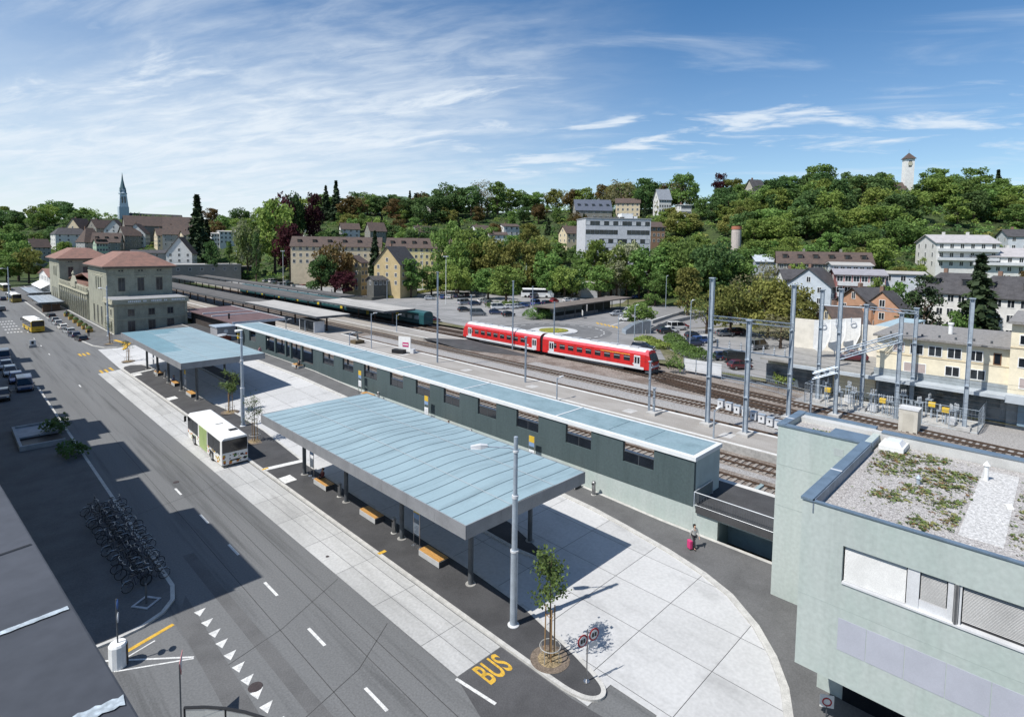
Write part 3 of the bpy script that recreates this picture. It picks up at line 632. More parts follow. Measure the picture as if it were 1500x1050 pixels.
# ------------------------------------------------------------------ red railcar, two coupled cars
tt = thing('railcar_train', 'red two-car diesel railcar with pale roof standing on the track', 'train', (79.9, 69.3, 1.7), 0)
def rail_car(y0, L_, front, yaw, off):
    c = bpy.data.objects.new('railcar', None); COL.objects.link(c); c.parent = tt; c.location = off; c.rotation_euler.z = yaw
    w_ = 1.42
    def sec(y, wd=1., zt=0., zb=.55):
        return [(-w_*wd, y, zb), (-w_*wd, y, 2.55), (-w_*wd*.98, y, 2.95), (-w_*wd*.86, y, 3.38+zt), (-w_*wd*.5, y, 3.72+zt), (0, y, 3.80+zt), (w_*wd*.5, y, 3.72+zt), (w_*wd*.86, y, 3.38+zt), (w_*wd*.98, y, 2.95), (w_*wd, y, 2.55), (w_*wd, y, zb)]
    e = -1 if front else 1; y1 = y0+L_
    def fmat(mb):  # colour bands by height
        for i, f in enumerate(mb.f):
            z = sum(mb.v[q][2] for q in f)/len(f); xm = abs(sum(mb.v[q][0] for q in f)/len(f))
            mb.m[i] = 1 if z > 3.5 else (2 if z > 3.05 else 0)
    nose = 1.25
    ys = [y0+(nose if front else .05)]+[y0+nose+1+k*(L_-2*nose-2)/6 for k in range(7)]+[y1-(.05 if front else nose)]
    mb = MB().loft([sec(y) for y in ys]); fmat(mb)
    mb.build('body', [RED, LGREY, RED2], c, smooth=False)
    # sloped cab
    yn = y0 if front else y1; yi = y0+nose if front else y1-nose; s = 1 if front else -1
    cab = MB(); a = sec(yi)
    b = [(-1.3, yn+s*.1, .6), (-1.3, yn+s*.12, 1.75), (-1.22, yn+s*.5, 2.75), (-1.1, yn+s*.72, 3.3), (-.6, yn+s*.8, 3.6), (0, yn+s*.8, 3.66), (.6, yn+s*.8, 3.6), (1.1, yn+s*.72, 3.3), (1.22, yn+s*.5, 2.75), (1.3, yn+s*.12, 1.75), (1.3, yn+s*.1, .6)]
    cab.loft([a, b]); fmat(cab); cab.build('cab', [RED, LGREY, RED2], c)
    wsn = MB().loft([[(-1.08, yn+s*.13, 1.85), (1.08, yn+s*.13, 1.85), (1.0, yn+s*.62, 3.12), (-1.0, yn+s*.62, 3.12)], [(-1.08, yn+s*.06, 1.85), (1.08, yn+s*.06, 1.85), (1.0, yn+s*.55, 3.12), (-1.0, yn+s*.55, 3.12)]]); wsn.build('windscreen', DGLASS, c)
    MB().box(-1.25, 1.25, min(yn, yn+s*.12)-.01, max(yn, yn+s*.12), .95, 1.25).build('white_stripe', LGREY, c)
    for q in (-1, 1):
        MB().lathe([(.1, -.02), (.1, .02)], 10).xf(Matrix.Translation((q*.95, yn+s*.04, 1.45)) @ Matrix.Rotation(pi/2, 4, 'X')).build('headlamp', HEADL, c)
        MB().lathe([(.07, 0), (.07, .3), (.2, .32), (.2, .4)], 10).xf(Matrix.Translation((q*.8, yn+s*.02, .75)) @ Matrix.Rotation(pi/2*s, 4, 'X')).build('buffer', BLACK, c)
    MB().box(-1.2, 1.2, min(yn+s*.1, yn+s*1.2), max(yn+s*.1, yn+s*1.2), .05, .6).build('snow_plough', STEELD, c)
    MB().box(-w_-.012, -w_+.01, y0+nose+.1, y1-nose-.1, .52, .92).box(w_-.01, w_+.012, y0+nose+.1, y1-nose-.1, .52, .92).build('skirt', LGREY, c)
    MB().box(-1.2, 1.2, y0+5.2, y1-5.2, .12, .55).build('underframe', STEELD, c)
    for k in (.17, .83):
        bg_ = MB().box(-1.1, 1.1, y0+L_*k-1.5, y0+L_*k+1.5, .2, .52).build('bogie', BLACK, c)
        for dy in (-1.1, 1.1):
            MB().lathe([(.43, -.85), (.43, .85)], 14).xf(Matrix.Translation((0, y0+L_*k+dy, .42)) @ Matrix.Rotation(pi/2, 4, 'Y')).build('wheelset', BLACK, bg_)
    dr = [y0+L_*.05+nose*.7, y0+L_*.95-1.6] if front else [y0+.9, y1-L_*.05-nose*.7-1.0]
    wn = [y0+3.9+k*1.92 for k in range(9)]
    for s2 in (-1, 1):
        X = s2*w_
        for y in wn:
            wd = 1.2; g = MB().box(min(X-s2*.03, X+s2*.012), max(X-s2*.03, X+s2*.012), y, y+wd, 1.62, 2.5).build('window', DGLASS, c)
            MB().box(min(X, X+s2*.02), max(X, X+s2*.02), y+.04, y+wd-.04, 2.22, 2.28).build('vent_bar', LGREY, g)
        for y in dr:
            g = MB().box(min(X-s2*.03, X+s2*.015), max(X-s2*.03, X+s2*.015), y, y+1.15, .62, 2.72).build('door', LGREY, c)
            for a0 in (.12, .64): MB().box(min(X, X+s2*.025), max(X, X+s2*.025), y+a0, y+a0+.38, 1.4, 2.45).build('pane', DGLASS, g)
        if front: MB().box(min(X, X+s2*.013), max(X, X+s2*.013), wn[0], wn[3], 2.6, 2.72).build('class_stripe', YELL, c)
        MB().box(min(X, X+s2*.014), max(X, X+s2*.014), wn[0]-.95, wn[0]-.55, 1.15, 1.42).build('logo_panel', LGREY, c)
    mb = MB()
    for k in range(5): mb.box(-.5, .5, y0+3+k*4, y0+4.6+k*4, 3.72, 3.9)
    mb.build('roof_vents', mat('vent_grey', (.42, .43, .44), .6, .08), c)
rail_car(-22.9, 22.6, True, radians(1.4), (-.05, 0, 0)); rail_car(.3, 22.6, False, radians(-.7), (0, 0, 0))
MB().box(-1.1, 1.1, -.42, .42, .7, 3.3).build('gangway', BLACK, tt)
# green train at the far platform
tg = thing('teal_train', 'dark teal train with yellow doors standing under the far platform roof', 'train', (84.6, 112, 1.7))
mb = MB().loft([[(-1.42, y, .5), (-1.42, y, 2.7), (-1.2, y, 3.3), (-.6, y, 3.6), (.6, y, 3.6), (1.2, y, 3.3), (1.42, y, 2.7), (1.42, y, .5)] for y in (0, 60, 120)])
mb.build('body', plain('teal_coach', (.02, .085, .095), .4), tg); MB().box(-1.0, 1.0, 1, 119, .1, .5).build('underframe', BLACK, tg)
for k in range(40):
    y = 2+k*2.9
    if k % 5 == 3: MB().box(-1.45, -1.4, y, y+1.3, .6, 2.6).build('door', plain('door_yellow', (.62, .48, .04)), tg)
    else: MB().box(-1.44, -1.4, y, y+1.9, 1.6, 2.4).build('window', plain('coach_window', (.25, .34, .37), .2), tg)
# platform roofs on posts
def plat_roof(name, x0, x1, y0, y1, z, m, label, nx=1):
    t = thing(name, label, 'platform roof', (x0, y0, 0), 0, 'platform roofs'); lx, ly = x1-x0, y1-y0
    MB().loft([[(0, y, z), (lx/2, y, z-.25), (lx, y, z), (lx, y, z+.12), (lx/2, y, z-.13), (0, y, z+.12)] for y in (0, ly)]).build('roof', m, t)
    MB().box(-.03, .0, 0, ly, z-.3, z+.14).box(lx, lx+.03, 0, ly, z-.3, z+.14).box(0, lx, -.03, 0, z-.4, z+.1).build('fascia', STEELD, t)
    for k in range(int(ly/8)): MB().box(lx/2-.14, lx/2+.14, 3+k*8, 3.28+k*8, 2.2, z-.2).build('post', mat('brown_post', (.07, .045, .035), .7, .1), t)
LR = mat('pale_flat_roof', (.40, .385, .36), .9, .07, .4, fine=.05); DR = mat('dark_flat_roof', (.115, .11, .105), .9, .12, .4, fine=.08)
plat_roof('platform_roof', 56.8, 64.8, 114.8, 156, 5.9, LR, 'pale flat platform roof nearest the teal platform building'); plat_roof('platform_roof', 57.2, 64.4, 156.3, 300, 5.6, DR, 'dark old platform roof behind the sandstone station tower')
plat_roof('platform_roof', 73.4, 82.4, 114.4, 150, 5.9, LR, 'pale flat platform roof over the dark teal train'); plat_roof('platform_roof', 73.6, 81, 150.3, 300, 5.6, DR, 'dark old platform roof continuing beyond the teal train'); plat_roof('platform_roof', 87.2, 92, 160, 300, 5.4, DR, 'dark outermost platform roof beside the crowded car park')
mb = MB()
for k in range(8): mb.box(81.2, 81.3, 168+k*7, 173+k*7, 3.5, 5.0)
one('poster_wall', mb, plain('poster_white', (.6, .6, .57)), 'row of pale poster boards under the dark old platform roof', 'poster boards')
t = thing('waiting_room', 'small glazed waiting room under the pale platform roof', 'waiting room', (55.9+1.2, 116.5, 2.25))
MB().box(0, 2.4, 0, .2, 0, 2.5).box(0, 2.4, 7, 7.2, 0, 2.5).build('end_wall', LGREY, t); MB().box(.05, .1, .2, 7, 0, 2.4).box(2.3, 2.35, .2, 7, 0, 2.4).build('glazing', MGLASS, t); MB().box(-.1, 2.5, -.1, 7.3, 2.5, 2.62).build('roof', STEELD, t)
t = thing('platform_planter', 'low planter with a pale sculpture on the platform', 'planter', (57.6, 99.3, 2.25)); MB().box(-1, 1, -1, 1, 0, .6).build('box', mat('planter_wood', (.12, .09, .05), .8, .1), t)
MB().tube([(0, 0, .6), (.05, 0, 1.4), (-.1, 0, 1.9)], [.3, .2, .12], 8).tube([(-.8, 0, 1.95), (.9, 0, 2.15)], [.1, .1], 6).build('sculpture', plain('pale_figure', (.3, .3, .27)), t)
t = thing('advertising_board', 'white and magenta advertising board with black tubs on the platform', 'advertising board', (58.9, 85, 2.25), radians(20))
MB().box(-.1, .1, -1.3, 1.3, .2, 2.9).build('board', WHITE, t); MB().box(-.13, -.1, -.9, .4, 1.1, 1.9).build('poster', plain('poster_magenta', (.5, .03, .16)), t); MB().box(-.14, -.13, -.8, .3, 1.4, 1.6).box(-.14, -.13, -.6, .2, 1.9, 2.05).build('poster_print', WHITE, t)
MB().box(-1.5, -.4, -.6, 1.8, 0, .7).build('tub', BLACK, t); MB().box(-.2, .5, -2.0, -1.3, 0, .8).build('foot', LGREY, t)
# ------------------------------------------------------------------ lamp posts and masts
def lamp(x, y, h, label, arm=2.2, ang=pi, z=None):
    z = gz(x, y)+.12 if z is None else z
    t = thing('lamp_post', label, 'lamp post', (x, y, z), 0, 'street lamp posts')
    MB().lathe([(.21, 0), (.21, h*.40), (.165, h*.41), (.16, h*.68), (.125, h*.69), (.12, h), (.02, h+.04)], 16).build('pole', STEEL, t, smooth=False)
    mb = MB().lathe([(.24, h*.40-.05), (.24, h*.40+.06)], 16).lathe([(.19, h*.68), (.19, h*.69+.06)], 16).lathe([(.17, h*.92), (.17, h*.93)], 14).lathe([(.34, 0), (.34, .05), (.24, .09)], 18); mb.build('collar', LGREY, t)
    c, s = cos(ang), sin(ang)
    if arm:
        MB().tube([(0, 0, h-.75), (c*.4, s*.4, h-.62), (c*(arm-.5), s*(arm-.5), h-.5)], .035, 7).build('arm', STEEL, t)
        hd = MB().loft([[(arm-.7, -.1, -.05), (arm-.7, .1, -.05), (arm-.7, .1, .07), (arm-.7, -.1, .07)], [(arm-.3, -.2, -.13), (arm-.3, .2, -.13), (arm-.3, .16, .12), (arm-.3, -.16, .12)], [(arm+.25, -.17, -.11), (arm+.25, .17, -.11), (arm+.25, .1, .04), (arm+.25, -.1, .04)]])
        hd.xf(Matrix.Translation((0, 0, h-.48)) @ Matrix.Rotation(ang, 4, 'Z')); hd.build('lamp_head', LGREY, t)
    return t
lamp(22.5, 21.65, 11.1, 'tall grey lamp post in front of the near shelter corner', 2.3, radians(142)); lamp(24.2, 67.4, 11.2, 'tall grey lamp post between the two shelters by the white bus', 2.3, radians(142)); lamp(25.8, 150, 11, 'tall lamp post before the sandstone station end wall', 2.0, radians(120))
lamp(17.0, 262, 12, 'lamp post beside the far taxi shelter roofs', 2, radians(150)); 
def yard_lamp(px, py, top, z, label, ang=0, col=STEEL, flood=False):
    b = G(px, py, z); lo, hi = 0, 30
    for _ in range(40):
        m_ = (lo+hi)/2
        if proj((b.x, b.y, z+m_))[1] > top: lo = m_
        else: hi = m_
    h = lo; t = thing('yard_lamp', label, 'lamp post', b, ang, 'yard and car park lamps')
    MB().tube([(0, 0, 0), (0, 0, h)], [.1, .07], 8).build('pole', col, t)
    if flood: MB().box(-.9, .9, -.15, .15, h-.1, h+.2).box(-.15, .15, -.7, .7, h-.05, h+.15).build('lamp_head', WHITE, t)
    else: MB().tube([(0, 0, h-.3), (.7, 0, h)], .04, 6).build('arm', col, t); MB().box(.55, 1.25, -.13, .13, h-.05, h+.08).build('lamp_head', WHITE, t)
    return t
for a in ((815.5, 586, 553, 2.25, 'short platform lamp behind the roof of the teal building'), (1045, 642, 600, 2.25, 'short platform lamp below the nearest gantry mast'), (419, 483, 468, 2.25, 'short platform lamp left of the glazed waiting room'), (447, 485, 469, 2.25, 'short platform lamp beside the glazed waiting room'),
          (544, 510, 459, 2.25, 'platform lamp with white head beside the planter'), (512, 508, 488, 2.25, 'short grey post lamp left of the planter'), (581, 486, 461, 2.25, 'lamp at the end of the island platform'), (929, 500, 447, 2, 'lamp at the road junction beside the bus shelter hut'), (905, 512, 462, 2, 'dark post at the roundabout edge'), (975, 452, 404, 2, 'lamp post left of the dense green trees'),
          (1010, 517, 440, 2, 'slim lamp post among the shrubs by the right car park'), (567, 440, 411, 2, 'curved lamp beside the yellow gabled house')): yard_lamp(*a)
for a in ((653, 446, 376, 2, 'tall white floodlight mast right of the bare gantry mast'), (618.7, 426, 372, 2, 'tall white floodlight mast beside the hedge of the car park'), (715, 425, 374, 2, 'tall white floodlight mast left of the pale green car park tree'), (770.5, 420, 374, 2, 'tall white floodlight mast behind the white coach'), (798, 420, 372, 2, 'floodlight mast with double lamp right of the white coach'), (415, 422, 368, 2, 'floodlight mast in the crowded left car park'), (347, 402, 368, 2, 'floodlight mast behind the poplars')): yard_lamp(*a, flood=True, col=WHITE)
def mast(px, py, z, top, label, wd=.42, foot=True):
    b = G(px, py, z); lo, hi = 0, 40
    for _ in range(40):
        m_ = (lo+hi)/2
        if proj((b.x, b.y, z+m_))[1] > top: lo = m_
        else: hi = m_
    h = lo; t = thing('catenary_mast', label, 'mast', b, 0, 'steel masts of the rail yard')
    mb = MB(); a = wd/2
    mb.box(-a, a, -a, -a+.03, 0, h).box(-a, a, a-.03, a, 0, h).box(-.02, .02, -a+.03, a-.03, 0, h)
    mb.build('pole', STEEL, t)
    mb = MB()
    for k in (.33, .66): mb.box(-a-.03, a+.03, -a-.03, a+.03, h*k, h*k+.1)
    mb.box(-a-.08, a+.08, -a-.08, a+.08, h, h+.1); mb.build('collar', STEEL, t)
    if foot: MB().box(-.8, .8, -.6, .6, -.1, .28).build('footing', mat('mast_footing', (.45, .44, .42), .9, .1), t)
    t['h'] = h
    return t, b, h
MS = {}
for k, px, py, z, top, lab in (('a', 1036, 622, 2.25, 408, 'tallest left steel mast standing on the platform'), ('b', 1091, 637, 2.25, 470, 'shorter steel mast standing on the platform in front'), ('c', 1154.5, 612, 1.6, 418, 'tall steel mast beyond the platform joined to the left beam'), ('d', 1223, 609, 1.6, 424, 'tall steel mast just behind the roof parapet'),
                               ('e', 1197, 587, 1.6, 425, 'slender steel mast at the left edge of the switch yard'), ('f', 1261, 599, 1.7, 447, 'steel mast inside the fenced switch yard carrying the rear beam'), ('g', 1334, 601, 1.7, 452, 'steel mast with the square equipment box in the switch yard'), ('h', 1412, 628, 1.7, 438, 'rightmost steel mast at the corner of the switch yard fence'), ('i', 1312, 612, 1.7, 459, 'steel mast carrying the slanted beam in the switch yard'),
                               ('j', 640.7, 531, 2.25, 399, 'slim grey mast on the platform left of the red train'), ('k', 750.7, 512, 1.6, 412, 'slim mast behind the middle of the red train'), ('l', 811.5, 491, 2, 443, 'slim post right of the coach in front of the roundabout'), ('m', 769.5, 560, 2.25, 494, 'slim post on the platform in front of the red train'), ('n', 950.5, 604, 2.25, 530, 'thin post at the front end of the red train'), ('o', 957.5, 606, 2.25, 569, 'short stout post at the front end of the red train'), ('p', 690, 478, 1.6, 432, 'slim mast behind the left end of the red train'), ('q', 780, 460, 1.6, 420, 'slim mast left of the car park bus shelter'), ('r', 542.5, 433, 1.6, 414, 'slim post left of the yellow gabled house')):
    MS[k] = mast(px, py, z, top, lab, .42 if k in 'abcdefghi' else .2, k in 'abcdefgho')
def beam(name, a, za, b, zb, label, lat=True, r=.05, cat='beam', dep=.45, insul=0, m=STEEL):
    A = Vector((a.x, a.y, za)); Bv = Vector((b.x, b.y, zb)); t = thing(name, label, cat, A, 0, 'beams of the rail yard'); d = Bv-A; mb = MB()
    if lat:
        s = Vector((-d.y, d.x, 0)).normalized()*dep/2; up = Vector((0, 0, dep/2))
        for q in (s+up, s-up, -s+up, -s-up): mb.tube([q, d+q], r, 5)
        n = int(d.length/.8)
        for i in range(n): p, q = d*(i/n), d*((i+1)/n); mb.tube([p+s+up, q+s-up], r*.5, 4); mb.tube([p-s+up, q-s-up], r*.5, 4)
    else: mb.tube([(0, 0, 0), d], r, 6)
    mb.build('girder', m, t)
    for i in range(insul):
        p = d*((i+.6)/(insul+.2)); MB().lathe([(.05, 0), (.14, .15), (.07, .25), (.14, .4), (.07, .5), (.14, .65), (.06, .8), (.05, 1.0)], 8, p).build('insulator', mat('grey_insulator', (.36, .38, .4), .4, .1), t)
    return t
def mz(k, y):
    b, h = MS[k][1], MS[k][2]; lo, hi = 0, 40
    for _ in range(40):
        m_ = (lo+hi)/2
        if proj((b.x, b.y, b.z+m_))[1] > y: lo = m_
        else: hi = m_
    return b.z+lo
ba, bb, bc, bd, bf, bg2, bh, bi = (MS[k][1] for k in 'abcdfghi')
beam('gantry_beam', ba, mz('a', 465), bc, mz('c', 477), 'upper lattice beam between the two tall left masts'); beam('gantry_beam', ba, mz('a', 508), bc, mz('c', 524), 'beam with insulators between the two tall left masts', r=.09, lat=False, insul=7); beam('gantry_beam', ba, mz('a', 549), bc, mz('c', 570), 'lower plain pipe beam between the two tall left masts', r=.07, lat=False)
beam('gantry_beam', MS['e'][1], mz('e', 447), bf, mz('f', 451), 'rear upper beam left of the switch yard', lat=False, r=.06); beam('gantry_beam', bf, mz('f', 451), bg2, mz('g', 458), 'rear upper lattice beam of the switch yard', dep=.35); beam('gantry_beam', bd, mz('d', 520), bi, mz('i', 494), 'slanted triple beam rising over the switch yard', dep=.9, r=.08)
p0 = G(1187, 604, 1.7); beam('gantry_beam', Vector((p0.x, p0.y, 0)), 6.3, bd, mz('d', 541), 'slanted beam reaching left from the parapet mast', dep=.7, r=.08); mast(1187, 604, 1.7, 560, 'short steel support post under the slanted beam', .2, False)
for s in (0, 1.4, 2.8):
    for k in range(1):
        pass
# wires: catenary along the tracks
for i, (x, z) in enumerate(((62.95, 7.3), (69.3, 7.3), (79.4, 7.4))):
    cu = bpy.data.curves.new('wire', 'CURVE'); 
    mb = MB()
    for k in range(5):
        y0 = -6+k*34; y1 = y0+34
        mb.tube([(x, y0+34*q/8, z+1.1-.8*(1-(2*q/8-1)**2)) for q in range(9)], .012, 4)
    mb.tube([(x, -6, z), (x, 164, z)], .012, 4)
    one('contact_wire', mb, BLACK, ['thin overhead wire above the track beside the platform', 'thin overhead wire above the middle track', 'thin overhead wire above the red train'][i], 'wire', 'overhead wires')
# switch yard: fenced with equipment
p1, p2, p3, p4 = G(1178, 588, 1.7), G(1432, 634, 1.7), G(1445, 615, 1.7), G(1215, 568, 1.7)
def mesh_fence(pts, h, label, z):
    t = thing('wire_fence', label, 'fence', (pts[0].x, pts[0].y, z)); mb = MB(); pn = MB()
    for a, b in zip(pts, pts[1:]):
        a, b = a-pts[0], b-pts[0]; a.z = b.z = 0; d = b-a; n = max(1, int(d.length/2.4))
        for i in range(n+1): p = a+d*(i/n); mb.tube([p, p+Vector((0, 0, h))], .035, 5)
        for q in (.05, h*.5, h): mb.tube([a+Vector((0, 0, q)), b+Vector((0, 0, q))], .02, 4)
        n = int(d.length/.3)
        for i in range(n): p = a+d*(i/n); pn.tube([p, p+Vector((0, 0, h))], .007, 3)
        for q in range(int(h/.3)): pn.tube([a+Vector((0, 0, q*.3)), b+Vector((0, 0, q*.3))], .007, 3)
    mb.build('post_frame', STEEL, t); pn.build('mesh', STEEL, t)
mesh_fence([p1, p2, p3, p4, p1], 2.6, 'wire mesh fence around the switch yard equipment', 1.6)
struct('gravel_walkway', MB().prism([(q.x, q.y) for q in (G(1150, 590, 1.6), G(1215, 562, 1.6), G(1520, 628, 1.6), G(1560, 690, 1.6), G(1440, 652, 1.6), G(1180, 596, 1.6))], 1.2, 1.5), BALLG)
struct('concrete_slab', MB().prism([(p.x, p.y) for p in (p1, p2, p3, p4)], 1.2, 1.62), mat('pale_slab', (.46, .45, .42), .9, .14, 1, fine=.1))
random.seed(5)
EQ = [(1205, 585), (1212, 582), (1228, 596), (1243, 590), (1250, 597), (1278, 603), (1290, 600), (1302, 608), (1322, 604), (1345, 612), (1360, 610), (1376, 618), (1392, 622), (1400, 618)]
for i, (px, py) in enumerate(EQ):
    g = G(px, py, 1.62); t = thing('transformer_stand', ['grey insulator stand at the left end of the switch yard', 'second insulator stand from the left end of the switch yard', 'insulator stand right of the parapet mast', 'insulator stand behind the parapet mast', 'insulator stand at the foot of the rear mast', 'insulator stand just right of the rear mast', 'insulator stand in the middle of the switch yard', 'insulator stand left of the slanted beam mast', 'insulator stand right of the slanted beam mast', 'insulator stand left of the yellow boxes', 'insulator stand between the yellow boxes', 'insulator stand by the rightmost yellow box', 'insulator stand near the right fence corner', 'rearmost insulator stand near the right fence corner'][i], 'equipment', g, .3*i, 'switch yard equipment')
    hh = random.uniform(1.2, 2.2); MB().box(-.3, -.22, -.3, -.22, 0, hh).box(.22, .3, -.3, -.22, 0, hh).box(-.3, -.22, .22, .3, 0, hh).box(.22, .3, .22, .3, 0, hh).box(-.35, .35, -.35, .35, hh, hh+.1).build('stand', STEEL, t)
    for q in (-.25, 0, .25): MB().lathe([(.05, 0), (.11, .1), (.06, .2), (.11, .3), (.06, .4), (.11, .5), (.05, .7)], 8, (q, 0, hh+.1)).build('insulator', mat('grey_insulator', (.36, .38, .4)), t)
    if i in (3, 5, 8, 12): MB().box(-.5, .5, -.3, .3, .1, 1.0).build('cabinet', LGREY, t)
for px, py, lab in ((1212, 575, 'yellow box on a post at the left of the switch yard'), (1292, 592, 'yellow box on a post in the middle of the switch yard'), (1364, 598, 'yellow box on a post right of the cream cabinet'), (1384, 607, 'rightmost yellow box on a post in the switch yard')):
    g = G(px, py+14, 1.62); t = thing('signal_box', lab, 'box', g, 0, 'yellow switch boxes'); MB().tube([(0, 0, 0), (0, 0, 1.5)], .06, 6).build('post', STEEL, t); MB().box(-.25, .25, -.35, .35, 1.4, 1.95).build('cabinet', plain('box_yellow', (.62, .42, .04)), t, bevel=.03)
t = thing('cream_cabinet', 'cream concrete cabinet at the front of the switch yard', 'cabinet', G(1332, 628, 1.6)); MB().box(-1.1, 1.1, -.9, .9, -.2, 2.4).build('body', plain('cream_concrete', (.56, .53, .46)), t, bevel=.03); MB().box(-1.15, 1.15, -.95, .95, 2.4, 2.5).build('lid', LGREY, t); MB().box(-1.11, -1.1, -.5, .5, 0, 2.0).build('door', plain('cream_door', (.5, .47, .4)), t)
for i in range(9):
    g = G(1056+i*12, 602+i*4.5-6, 1.6); t = thing('point_machine_cabinet', 'small grey cabinet in the row beside the track at the foot of the masts', 'cabinet', g, 0, 'grey trackside cabinets'); t.scale = (.8, .8, .75); MB().box(-.35, .35, -.45, .45, 0, 1.25).build('body', LGREY, t, bevel=.02); MB().box(-.4, .4, -.5, .5, 1.25, 1.32).build('lid', STEEL, t); MB().box(-.36, -.35, -.1, .1, .5, .9).build('door_plate', BLACK, t)
a, b = G(1001, 541, 2), G(1057, 551, 2)
t = thing('panel_fence', 'pale metal panel fence beside the front of the train', 'fence', (a.x, a.y, 1.6)); d = b-a
for k in range(3):
    p, q = d*(k/3+.01), d*((k+1)/3-.01); nn = Vector((0, .05, 0)); MB().prism([(p.x, p.y), (q.x, q.y), (q.x, q.y+.06), (p.x, p.y+.06)], .3, 2.3).build('panel', LGREY, t); MB().tube([(p.x, p.y, 0), (p.x, p.y, 2.4)], .06, 6).build('post', STEEL, t)
mesh_fence([G(1057, 553, 2), G(1100, 562, 2), G(1140, 572, 2), G(1180, 585, 2)], 1.6, 'low wire fence along the verge right of the panel fence', 1.7)
# ------------------------------------------------------------------ small signs and kerbside objects
t = thing('no_entry_sign_post', 'post with two round red-rimmed signs at the tip of the near island', 'sign', (22.1, 16.1, .13), radians(-12))
MB().tube([(0, 0, 0), (0, 0, 2.75)], .035, 8).build('post', STAIN, t); MB().lathe([(.16, 0), (.16, .03)], 12).build('base_plate', STAIN, t)
for s in (-.37, .37):
    M_ = Matrix.Translation((s, -.06, 2.35+.1*s)) @ Matrix.Rotation(pi/2, 4, 'X'); d = MB().lathe([(.32, -.012), (.32, .012)], 24).xf(M_).build('sign_disc', plain('sign_red', (.42, .035, .04)), t)
    MB().lathe([(.235, .012), (.235, .02)], 24).xf(M_).build('sign_face', WHITE, d); MB().box(-.15, -.02, -.01, .01, -.1, .1).box(.03, .15, -.01, .01, -.1, .1).xf(Matrix.Translation((s, -.085, 2.35+.1*s))).build('pictogram', BLACK, d)
MB().box(.08, .62, -.04, -.02, 1.72, 1.98).build('supplementary_plate', LGREY, t)
t = thing('traffic_island_bollard', 'white and black guide bollard with a blue arrow sign on the small island', 'bollard', (5.75, 33.9, 0), radians(72))
MB().lathe([(.42, 0), (.42, 1.15), (.36, 1.25)], 12).build('body', WHITE, t); MB().box(-.2, .1, -.43, -.40, .05, 1.15).build('black_band', BLACK, t); MB().tube([(0, 0, 1.2), (0, 0, 3.6)], .035, 6).build('post', STEELD, t)
MB().lathe([(.24, -.012), (.24, .012)], 20).xf(Matrix.Translation((0, -.05, 3.3)) @ Matrix.Rotation(pi/2, 4, 'X')).build('sign_disc', plain('sign_blue', (.05, .12, .32)), t)
MB().lathe([(.25, -.012), (.25, .012)], 20).xf(Matrix.Translation((0, -.05, 2.6)) @ Matrix.Rotation(pi/2, 4, 'X')).build('sign_disc', LGREY, t)
t = thing('give_way_sign', 'triangular give way sign seen edge on at the lower left', 'sign', (6.95, 27.6, 0), radians(68))
MB().tube([(0, 0, 0), (0, 0, 2.9)], .035, 6).build('post', STEELD, t); MB().prism([(-.48, 0), (0, -.85), (.48, 0)], -.012, .012).xf(Matrix.Translation((0, -.06, 3.25)) @ Matrix.Rotation(pi/2, 4, 'X')).build('sign_panel', plain('pink_rim', (.5, .22, .22)), t); MB().prism([(-.32, -.08), (0, -.65), (.32, -.08)], .012, .018).xf(Matrix.Translation((0, -.06, 3.25)) @ Matrix.Rotation(pi/2, 4, 'X')).build('sign_face', WHITE, t)
t = thing('glass_balustrade', 'dark framed glass balustrade curving at the bottom left edge', 'balustrade', (6.3, 20.2, 4.0))
pts = [Vector((0.2*k+.02*k*k, .5*k*0+.25*k-.05*k*k*.8, 0)) for k in range(8)]
q = [W(270, 1036, 20), W(300, 1035, 19.9), W(330, 1037, 19.7), W(358, 1042, 19.5), W(384, 1050, 19.2), W(408, 1060, 19)]; o_ = Vector((6.3, 20.2, 4.0)); q = [p-o_ for p in q]
MB().tube(q, .05, 6).build('handrail', BLACK, t)
for p in q[::2]: MB().tube([p, p-Vector((0, 0, 1.1))], .035, 5).build('post', BLACK, t)
for a, b in zip(q, q[1:]): MB().poly([a, b, b-Vector((0, 0, 1)), a-Vector((0, 0, 1))]) ; mbp = MB(); mbp.poly([a-Vector((0, 0, .08)), b-Vector((0, 0, .08)), b-Vector((0, 0, 1)), a-Vector((0, 0, 1))]); mbp.build('glass_panel', mat('pale_glass', (.5, .52, .5), .2, .05, alpha=.5), t)
dz = min(p.z for p in q)+4.0; MB().prism([(q[0].x-.4, q[0].y+.25), (q[-1].x+.3, q[-1].y+.3), (q[-1].x+.5, q[-1].y-6), (q[0].x-.6, q[0].y-6)], -4.1, min(p.z for p in q)-1.0).build('ramp_block', ASPHP, t)
